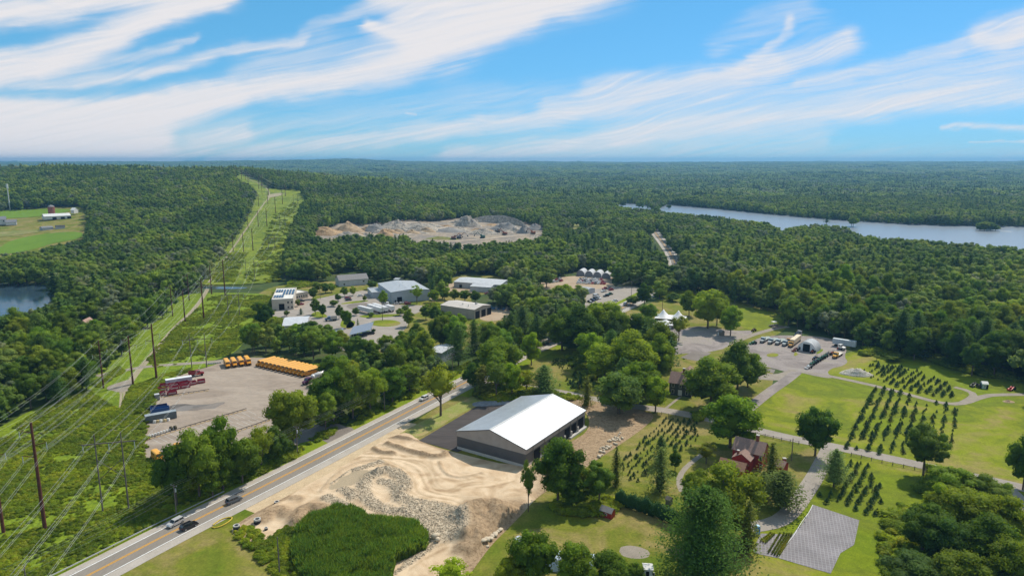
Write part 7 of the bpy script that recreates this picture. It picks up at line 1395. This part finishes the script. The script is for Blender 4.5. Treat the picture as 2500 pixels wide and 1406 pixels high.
def wires(stations, label, group, r=.021, sag=.028, twin=.0, mat=None, name='power_line'):
    m = len(stations[0])
    for k in range(m):
        for tw in ((-twin, twin) if twin and k < (m if len(stations[0]) < 5 else 3) and k != 3 else (0,)):
            mb = MB()
            for A, B in zip(stations[:-1], stations[1:]):
                a, b = A[k], B[k]; n_ = 14; d = (b - a); s = d.length * sag; off_ = Vector((-d.y, d.x, 0)).normalized() * tw
                P = [a.lerp(b, t / n_) + off_ - Vector((0, 0, 4 * s * (t / n_) * (1 - t / n_))) for t in range(n_ + 1)]
                for p, q in zip(P[:-1], P[1:]): mb.cyl(p, q, r, n=3)
            o = mb.build(name, mat or M_WIRE); o.location = (0, 0, 0)
            tag(o, label % (['upper', 'middle', 'lower', 'topmost', 'outer'][k] + ((' left' if tw < 0 else ' right') if tw else '')), 'wire', group)
def along(pts):
    return [math.atan2(pts[min(i + 1, len(pts) - 1)][1] - pts[max(i - 1, 0)][1], pts[min(i + 1, len(pts) - 1)][0] - pts[max(i - 1, 0)][0]) for i in range(len(pts))]
def hill(px, py): b = g1(px, py); return (b.x, b.y)
ROWA = [((-98, 60), 29, 0), ((-129.4, 173.9), 31, 1), ((-166.2, 306.2), 26.5, 1), ((-199.2, 430.5), 26.3, 1), ((-217.1, 507.2), 27.5, 1), (hill(618, 613), 25, 1), (hill(652, 553), 25, 1), (hill(673, 521), 25, 1), (hill(690, 499), 24, 1), (hill(697, 480), 24, 1), (hill(640, 455), 24, 1), (hill(590, 438), 24, 1)]
ROWB = [((-104, 55), 24, 0), ((-139.5, 172.), 28, 1), ((-173.3, 299.), 22.5, 1), ((-207, 421.3), 20, 1), ((-230.1, 513.6), 22, 1), (hill(595, 616), 22, 1), (hill(631, 554), 22, 1), (hill(654, 499), 22, 1), (hill(656, 479), 22, 1), (hill(632, 462), 22, 1), (hill(606, 446), 22, 1), (hill(578, 432), 22, 1)]
ROWC = [((-152, 160), 24, 0), ((-183.4, 293.3), 22, 1), ((-222.8, 437.6), 21, 1), ((-235.7, 488.6), 20, 1), (hill(570, 618), 21, 1), (hill(606, 560), 21, 1), (hill(632, 505), 21, 1), (hill(640, 475), 21, 1), (hill(600, 440), 21, 1)]
OO = ['nearest', 'second', 'third', 'fourth', 'fifth', 'sixth', 'seventh', 'eighth', 'ninth', 'tenth', 'eleventh', 'farthest']
for rows_, nm, rr, tw in ((ROWA, 'right hand row of tall rusty poles', .42, .28), (ROWB, 'middle row of tall rusty poles', .36, .25), (ROWC, 'left hand row of tall dark poles', .30, 0)):
    az = along([p[0] for p in rows_]); st = []
    for i, ((x, y), h, vis) in enumerate(rows_):
        if vis: st.append(tpole(x, y, h, az[i], '%s pole of the %s' % (OO[i - 1], nm), nm, rr))
        else: st.append([Vector((x, y, 0)) + Matrix.Rotation(az[i], 3, 'Z') @ Vector((0, s * 3, z)) for s, z in ((1, h - 3), (-1, h - 7), (1, h - 10))] + [Vector((x, y, h))])
    wires(st, '%s wire strung along the ' + nm, 'wires of the ' + nm, twin=tw)
ROWD = [((-90, 70), 24, 0), ((-115.2, 183.5), 24, 1), ((-154, 323.6), 17.5, 1), ((-182, 436.4), 17.5, 1), (hill(612, 680), 17, 1), (hill(664, 612), 17, 1), (hill(690, 553), 17, 1), (hill(722, 500), 17, 1)]
ROWE = [((-76, 78), 18, 0), ((-98, 205), 18, 0)]
az = along([p[0] for p in ROWD]); st = []
for i, ((x, y), h, vis) in enumerate(ROWD):
    if vis: st.append(hframe(x, y, h, az[i], '%s wooden H shaped pole pair of the power line' % OO[i - 1], 'wooden H frame poles'))
    else: st.append([Vector((x, y, 0)) + Matrix.Rotation(az[i], 3, 'Z') @ Vector((0, s * 3.4, z)) for s, z in ((-1.95, 19), (0, 19), (1.95, 19), (-1, 24), (1, 24))])
wires(st, '%s wire of the wooden H frame line', 'wires of the wooden H frame line', twin=.22)
# roadside poles
def upole(x, y, h, az, label, group='wooden roadside poles', arm=True, name='utility_pole', mat=None, xf=False):
    z = float(height(x, y)); e = empty(name, (x, y, z), az, label, 'utility pole', group); q = MB(); q.cyl((0, 0, -.3), (0, 0, h), .19, .12, 8); q.build('pole', mat or M_POLE, e)
    if arm:
        q = MB(); q.box((0, 0, h - .6), (.12, 2.6, .14)); a = q.build('crossarm', M_POLE, e); q = MB(); [q.cyl((0, s * 1.1, h - .5), (0, s * 1.1, h - .2), .07, n=6) for s in (-1, 0, 1)]; q.build('insulator', M_INS, a)
    if xf: q = MB(); q.cyl((.35, 0, h - 2.6), (.35, 0, h - 1.6), .28, n=10); q.build('transformer', M_INS, e)
    Rz = Matrix.Rotation(az, 3, 'Z'); return [Vector((x, y, z)) + Rz @ Vector(p) for p in ((0, 1.1, h - .15), (0, -1.1, h - .15), (0, .1, h - 2.2), (0, .1, h - 3.3), (0, 0, h - .1))]
UP = [((30, 1500), None, ''), ((431, 1256), 1181, 'roadside pole beside the guard rail'), ((727, 1113), 1040, 'roadside pole at the bus yard corner'), ((939, 1003), 940, 'roadside pole in the gap before the lone maple'), ((1105, 912), 862, 'roadside pole among trees right of the lone maple'), ((1290, 822), 778, 'roadside pole standing over the middle trees'), ((1430, 752), 735, ''), ((1541, 728), 686, 'roadside pole at the car park corner'), ((1652, 660), 632, 'roadside pole where the highway enters the wood')]
W_ = []
for (x, y), ty, lab in UP:
    b = g1(x, y); W_.append((b.x, b.y, 11.0 if ty is None else max(9.5, top_height(x, y, ty)), lab))
az = along([(p[0], p[1]) for p in W_]); st = []
for i, (x, y, h, lab) in enumerate(W_):
    if lab: st.append(upole(x, y, h, az[i], lab, xf=(i in (1, 2))))
    else: st.append([Vector((x, y, 0)) + Matrix.Rotation(az[i], 3, 'Z') @ Vector(p) for p in ((0, 1.1, h), (0, -1.1, h), (0, .1, h - 2), (0, .1, h - 3.1), (0, 0, h))])
wires(st, '%s wire strung along the highway poles', 'wires along the highway', r=.019, sag=.012, mat=surf('roadside_wire', [(.35, .35, .34)], fine=1, rough=.5))
for (x, y), ty, lab in (((1932, 1125), 1070, 'wooden pole on the grass by the red house'), ((683, 1402), 1310, 'pale leaning pole in front of the reed bed'), ((1968, 1046), 1032, 'thin pole in the big field by the dark round tree'), ((782, 730), 699, 'pole by the drive of the business park'), ((64, 1420), 1380, 'short pole at the lower left edge')):
    b = g1(x, y); upole(b.x, b.y, max(4, top_height(x, y, ty)), .3, lab, None, arm=(x in (782, 64)))
b = g1(934, 783); upole(b.x, b.y, 13, 0, 'tall dark flag pole at the turning circle', None, False, 'flag_pole', M_DPOLE); b = g1(1616, 778); upole(b.x, b.y, 12, 0, 'thin pole in front of the white tents', None, False, 'flag_pole', M_DPOLE)
# wind turbines on the skyline
for i, px in enumerate([461, 473, 540, 548, 590, 603, 711]):
    y = 10500.; x = (px - 1250) / F * (y * CP) ; z = float(height(x, y)); e = empty('wind_turbine', (x, y, z), R.uniform(-.4, .4), '%s tiny wind turbine from the left on the skyline' % OR_[i], 'wind turbine', 'wind turbines on the skyline'); mb = MB(); mb.cyl((0, 0, -5), (0, 0, 62), 1.9, 1.2, 8); mb.build('tower', WHITEP, e); mb = MB(); a0 = R.uniform(0, 2)
    for k in range(3): a = a0 + k * 2.094; mb.cyl((0, -2, 62), (math.sin(a) * 34, -2, 62 + math.cos(a) * 34), 1.0, .4, 5)
    mb.build('rotor', WHITEP, e)

# ---------------------------------------------------------------- woods
def build_woods():
    global P1, Hh, Ww, pineish
    for (cx, cy, r) in WORLD_CLEAR:
        k = np.hypot(P1[:, 0] - cx, P1[:, 1] - cy) > r
        P1, Hh, Ww, pineish = P1[k], Hh[k], Ww[k], pineish[k]
    pz = proj(np.column_stack([P1, height(P1[:, 0], P1[:, 1]) + Hh * .7]))
    inside = (pz[:, 0] > 15) & (pz[:, 0] < 2485) & (pz[:, 1] < 1330)
    size = Hh * Ww / (P1[:, 1] ** 2) * inside
    order = np.argsort(-size); nbig = N_WOOD_TREES; big = order[:nbig]
    bk = {}
    for j in big:
        px, py = pz[j]; li = min(range(len(MARKS)), key=lambda i: (MARKS[i][0] - px) ** 2 + 3 * (MARKS[i][1] - py) ** 2); bk.setdefault((li, bool(pineish[j])), []).append(j)
    for (li, pn), js in bk.items():
        ph = MARKS[li][2]; js.sort(key=lambda j: pz[j][0])
        for r_, j in enumerate(js):
            x, y = P1[j]; t = R.uniform(.8, 1.25); kind = 'pine' if pn else ('dec', 'dec', 'willow')[R.randrange(3)]; a = 'dark layered pine' if pn else 'broadleaf tree'
            lab = ('%s, %s from left, %s' % (a, ORD[r_] if r_ < len(ORD) else '%dth' % (r_ + 1), ph)) if len(js) > 1 else 'single %s %s' % (a, ph)
            put_tree(kind, x, y, Hh[j], Ww[j], lab, ('pines ' if pn else 'broadleaf trees ') + ph, (t * R.uniform(.85, 1.15), t, t * R.uniform(.8, 1.1)))
    rest = np.ones(len(P1), bool); rest[big] = False
    Q, h_, w_, pi_ = P1[rest], Hh[rest], Ww[rest], pineish[rest]; n = len(Q)
    scatter('woods', L_WOOD, np.column_stack([Q, height(Q[:, 0], Q[:, 1])]), NR.uniform(0, 6.28, n),
            np.column_stack([w_ / np.where(pi_, 9.6, 13.6)] * 2 + [h_ / np.where(pi_, 18., 15.)]), np.where(pi_, NR.integers(6, 9, n), NR.integers(0, 6, n)),
            'dense mixed green woodland covering the land around the yards and lake')
    P2 = grid_pts(1745, 4200, 29.); m = open_mask(P2[:, 0], P2[:, 1], np.full(len(P2), 10.), np.full(len(P2), 18.), ('lake', 'corridor')); P2 = P2[~m]; n = len(P2)
    scatter('far_woods', L_CANOPY, np.column_stack([P2, height(P2[:, 0], P2[:, 1]) - .5]), NR.uniform(0, 6.28, n),
            np.column_stack([NR.uniform(.9, 1.15, n)] * 2 + [1.05 * (1 + .8 * fbm(P2[:, 0] / 130, P2[:, 1] / 90, 3, 1))]), NR.integers(0, 6, n), 'far woodland canopy beyond the ridge and the lake')
    P3 = grid_pts(4190, 13500, 72.); n = len(P3)
    scatter('distant_woods', L_FAR, np.column_stack([P3, height(P3[:, 0], P3[:, 1]) - 1]), NR.uniform(0, 6.28, n),
            np.column_stack([NR.uniform(.95, 1.15, n)] * 2 + [1.1 * (1 + .9 * fbm(P3[:, 0] / 330, P3[:, 1] / 200, 3, 2))]), NR.integers(0, 4, n), 'distant bluish woodland up to the horizon')
    print('woods', len(Q), 'clumps', len(P2), len(P3))
ORD = ['first', 'second', 'third', 'fourth', 'fifth', 'sixth', 'seventh', 'eighth', 'ninth', 'tenth', 'eleventh', 'twelfth', 'thirteenth', 'fourteenth', 'fifteenth', 'sixteenth']
MARKS = [(30, 1000, 'at the lower left edge of the wood'), (110, 900, 'left of the nearest dark pole row'), (200, 880, 'behind the nearest dark pole'), (90, 800, 'just below the left pond'), (225, 770, 'around the pink roofed house'), (340, 770, 'below the long tan roof'), (420, 700, 'above the long tan roof'), (250, 660, 'on the shore above the left pond'),
 (600, 850, 'at the meadow end of the bus yard'), (690, 850, 'behind the long bus row'), (780, 860, 'behind the white tanker truck'), (900, 880, 'between turning circle and highway'), (1000, 860, 'left of the hidden pale roof'), (1120, 850, 'right of the hidden pale roof'), (1180, 800, 'in front of the beige garage'), (1250, 720, 'between beige garage and car yard'), (1300, 790, 'right of the beige garage'),
 (700, 690, 'behind the solar roofed building'), (1000, 660, 'behind the blue grey warehouse'), (1380, 800, 'above the highway bend grove'), (1560, 670, 'behind the car park'), (1700, 690, 'behind the white tents'), (1850, 720, 'behind the tent lawn'), (1960, 780, 'behind the hoop barn'), (2060, 790, 'behind the weathered trailer'), (2180, 820, 'behind the rubble heap'), (2290, 850, 'behind the upper spruce plot'), (2400, 870, 'behind the lattice shed'), (2480, 880, 'at the right edge above the field')]
WOOD_ZONES = [(-999, 560, 'left of the power line cut', ''), (560, 1290, 'around the business park and bus yard', ''), (1290, 1660, 'between the highway and the car lots', ''), (1660, 9999, 'behind the farm fields by the lake', '')]
N_WOOD_TREES = 190
build_woods()

# ---------------------------------------------------------------- sky: thin high cloud
def cloud_density(px, py):
    """density of the cirrus at a view direction given in photograph pixels"""
    wx = px + 26 * fbm(px / 170, py / 60, 4, 0) + 7 * fbm(px / 40, py / 18, 3, 1); wy = py + 15 * fbm(px / 190 + 40, py / 70, 4, 2) + 6 * fbm(px / 45, py / 20, 3, 3)
    keep = np.ones(px.shape)
    for pts, wu, wd, amp in CLOUDS:
        best = np.full(px.shape, 9.); P = np.array(pts, float); m = len(P) - 1
        for i in range(m):
            a, b = P[i], P[i + 1]; ab = b - a; L2 = (ab ** 2).sum(); t = np.clip(((wx - a[0]) * ab[0] + (wy - a[1]) * ab[1]) / L2, 0, 1)
            dx = wx - a[0] - t * ab[0]; dy = wy - a[1] - t * ab[1]; f = (i + t) / m
            wu_ = wu[0] + (wu[1] - wu[0]) * f; wd_ = wd[0] + (wd[1] - wd[0]) * f
            q = np.hypot(dx, dy) / np.where(dy < 0, wu_, wd_); best = np.minimum(best, q)
        keep *= 1 - amp * np.exp(-best ** 2.6)
    d = 1 - keep
    st = fbm((px + 2.2 * py) / 330, (py + .17 * px) / 17, 4, 2); st2 = fbm((px + 2.2 * py) / 120, (py + .2 * px) / 8, 3, 4)
    wv = 30 * fbm(px / 210 + 3, py / 120, 2, 3); st3 = fbm((px + 2.2 * py) / 75, (py + .2 * px + wv) / 5.5, 3, 0); e = 4 * d * (1 - d); f3 = fbm((px + 1.5 * py) / 60 + 9, (py + .25 * px) / 26, 4, 1)
    return np.clip(d * (1 + .10 * st2) + e * (.16 * st + .10 * f3 + .10 * st2 + .20 * st3) + .05 * st3 * d, 0, 1)
CLOUDS = [
 ([(-80, 50), (150, 20), (340, -10), (560, -20)], (60, 50), (30, 35), .93),
 ([(-80, 150), (60, 132), (200, 95), (330, 55), (430, 25), (540, 8)], (18, 30), (26, 24), .72),
 ([(-80, 185), (100, 165), (220, 130), (300, 90), (390, 40), (520, 0)], (34, 42), (26, 26), .92),
 ([(-80, 215), (120, 205), (300, 185), (420, 160), (560, 130), (740, 108)], (30, 14), (14, 12), .62),
 ([(100, 175), (330, 140), (480, 100)], (20, 12), (16, 10), .5),
 ([(-80, 268), (200, 262), (420, 240), (620, 222), (820, 200), (980, 160), (1080, 105), (1200, 50), (1330, 10), (1500, -40)], (18, 60), (22, 52), .94),
 ([(900, 60), (985, 92), (1060, 110), (1200, 70), (1360, 10), (1450, -20)], (12, 80), (22, 44), .95),
 ([(930, -20), (1100, 10), (1300, 0)], (40, 60), (40, 40), .86),
 ([(-80, 345), (150, 330), (330, 300), (450, 262), (560, 232)], (95, 34), (110, 44), .985),
 ([(-80, 300), (200, 290), (400, 262)], (40, 30), (60, 40), .9), ([(-80, 380), (200, 372), (400, 340)], (40, 30), (60, 40), .9), ([(1000, 60), (1150, 70), (1280, 30)], (60, 60), (70, 50), .9), ([(1260, 395), (1600, 372), (2000, 340)], (30, 40), (20, 26), .3),
 ([(-80, 400), (150, 395), (420, 372), (600, 320)], (40, 20), (40, 24), .6),
 ([(425, 222), (445, 262)], (14, 30), (14, 40), .6),
 ([(520, 390), (700, 362), (900, 338), (1100, 312), (1300, 292), (1500, 262), (1680, 232), (1820, 190), (1950, 140), (2060, 100)], (16, 26), (20, 34), .66),
 ([(1340, 250), (1500, 228), (1650, 205), (1800, 175), (1880, 120), (1915, 80), (1925, 45)], (16, 10), (30, 12), .55),
 ([(1450, 215), (1600, 190), (1760, 180), (1900, 150)], (26, 22), (34, 40), .45),
 ([(1100, 380), (1400, 345), (1700, 318), (1950, 290), (2200, 255), (2600, 215)], (22, 40), (26, 34), .62),
 ([(1500, 340), (1900, 250), (2200, 215), (2400, 180), (2600, 90)], (50, 70), (30, 60), .45),
 ([(1950, 205), (2150, 160), (2330, 120), (2420, 60), (2600, 20)], (14, 26), (18, 26), .5),
 ([(2390, 95), (2450, 95), (2560, 50)], (26, 34), (22, 30), .8),
 ([(600, 190), (800, 130), (1000, 130), (1100, 150)], (40, 60), (40, 50), .35),
 ([(500, 330), (800, 300), (1150, 250), (1400, 230)], (40, 30), (40, 40), .22),
 ([(730, 85), (830, 50), (960, 0)], (12, 20), (14, 16), .4),
 ([(1760, 110), (1850, 60), (1960, 20)], (30, 40), (30, 60), .25),
 ([(2300, 318), (2400, 312), (2600, 322)], (5, 12), (6, 12), .55), ([(2380, 352), (2600, 342)], (2, 5), (3, 6), .5),
 ([(2440, 397), (2560, 395)], (2, 3), (2, 4), .6), ([(995, 285), (1018, 286)], (2, 2), (3, 3), .45),
 ([(600, 396), (1300, 392), (2600, 392)], (30, 30), (14, 14), .22),
]
def build_sky():
    RAD = 60000.; na, ne = 1240, 340
    az = np.linspace(-62, 62, na); el = np.linspace(-1.2, 27, ne); A, E = np.meshgrid(np.radians(az), np.radians(el))
    d = np.stack([np.sin(A) * np.cos(E), np.cos(A) * np.cos(E), np.sin(E)], -1); p = proj(d * 1e5 + [0, 0, CAM_H])
    den = cloud_density(p[..., 0], p[..., 1])
    edge = sstep(61, 48, np.abs(az))[None] * sstep(26.5, 19, el)[:, None]
    i = np.arange(ne - 1)[:, None] * na + np.arange(na - 1)[None]; Fq = np.stack([i, i + na, i + na + 1, i + 1], -1).reshape(-1, 4)
    me = np_mesh('sky', (d * RAD + [0, 0, CAM_H]).reshape(-1, 3), [Fq], smooth=True)
    a = me.attributes.new('cover', 'FLOAT', 'POINT'); a.data.foreach_set('value', (den * edge).ravel().astype(np.float32))
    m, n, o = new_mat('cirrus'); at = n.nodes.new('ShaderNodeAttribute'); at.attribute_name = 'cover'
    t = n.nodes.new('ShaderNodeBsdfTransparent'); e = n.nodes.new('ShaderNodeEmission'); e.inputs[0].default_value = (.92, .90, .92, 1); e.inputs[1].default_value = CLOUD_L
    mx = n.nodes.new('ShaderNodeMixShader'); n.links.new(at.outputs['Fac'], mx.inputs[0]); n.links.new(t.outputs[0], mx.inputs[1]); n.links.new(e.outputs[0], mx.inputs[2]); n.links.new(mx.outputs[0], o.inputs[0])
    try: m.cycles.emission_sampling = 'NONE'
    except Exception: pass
    tag(link('sky', me, m), 'blue sky with swept white cirrus clouds', kind='structure')
    # unseen cirrus added round and above the viewer as neutral fill light
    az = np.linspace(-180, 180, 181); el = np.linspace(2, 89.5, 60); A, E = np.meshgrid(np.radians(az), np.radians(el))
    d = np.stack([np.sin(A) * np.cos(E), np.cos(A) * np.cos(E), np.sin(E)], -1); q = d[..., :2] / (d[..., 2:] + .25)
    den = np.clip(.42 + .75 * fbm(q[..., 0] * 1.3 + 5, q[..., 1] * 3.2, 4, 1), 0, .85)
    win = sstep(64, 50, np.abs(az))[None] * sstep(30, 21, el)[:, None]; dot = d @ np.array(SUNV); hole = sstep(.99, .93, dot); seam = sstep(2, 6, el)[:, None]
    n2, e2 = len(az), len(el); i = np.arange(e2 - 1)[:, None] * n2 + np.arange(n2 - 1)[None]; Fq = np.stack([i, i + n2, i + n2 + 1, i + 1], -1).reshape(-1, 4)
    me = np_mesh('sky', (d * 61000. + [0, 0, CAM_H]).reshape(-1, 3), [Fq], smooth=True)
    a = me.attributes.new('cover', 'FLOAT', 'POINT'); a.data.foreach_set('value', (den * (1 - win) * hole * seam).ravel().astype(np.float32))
    tag(link('sky', me, m), 'added thin cirrus outside the view, giving white fill light', kind='structure')
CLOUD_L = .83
build_sky()
# ---------------------------------------------------------------- air
HAZE_D = 9.5e-5
def build_haze():
    mb = MB(); mb.box((0, 6500, 78), (30000, 20000, 176)); m, n, o = new_mat('air')
    v = n.nodes.new('ShaderNodeVolumePrincipled'); v.inputs['Density'].default_value = HAZE_D; v.inputs['Color'].default_value = (.23, .53, .84, 1); v.inputs['Anisotropy'].default_value = .25
    n.links.new(v.outputs[0], o.inputs['Volume'])
    h = mb.build('haze', m); tag(h, 'thin blue summer haze over the distant woods', kind='stuff')
build_haze()
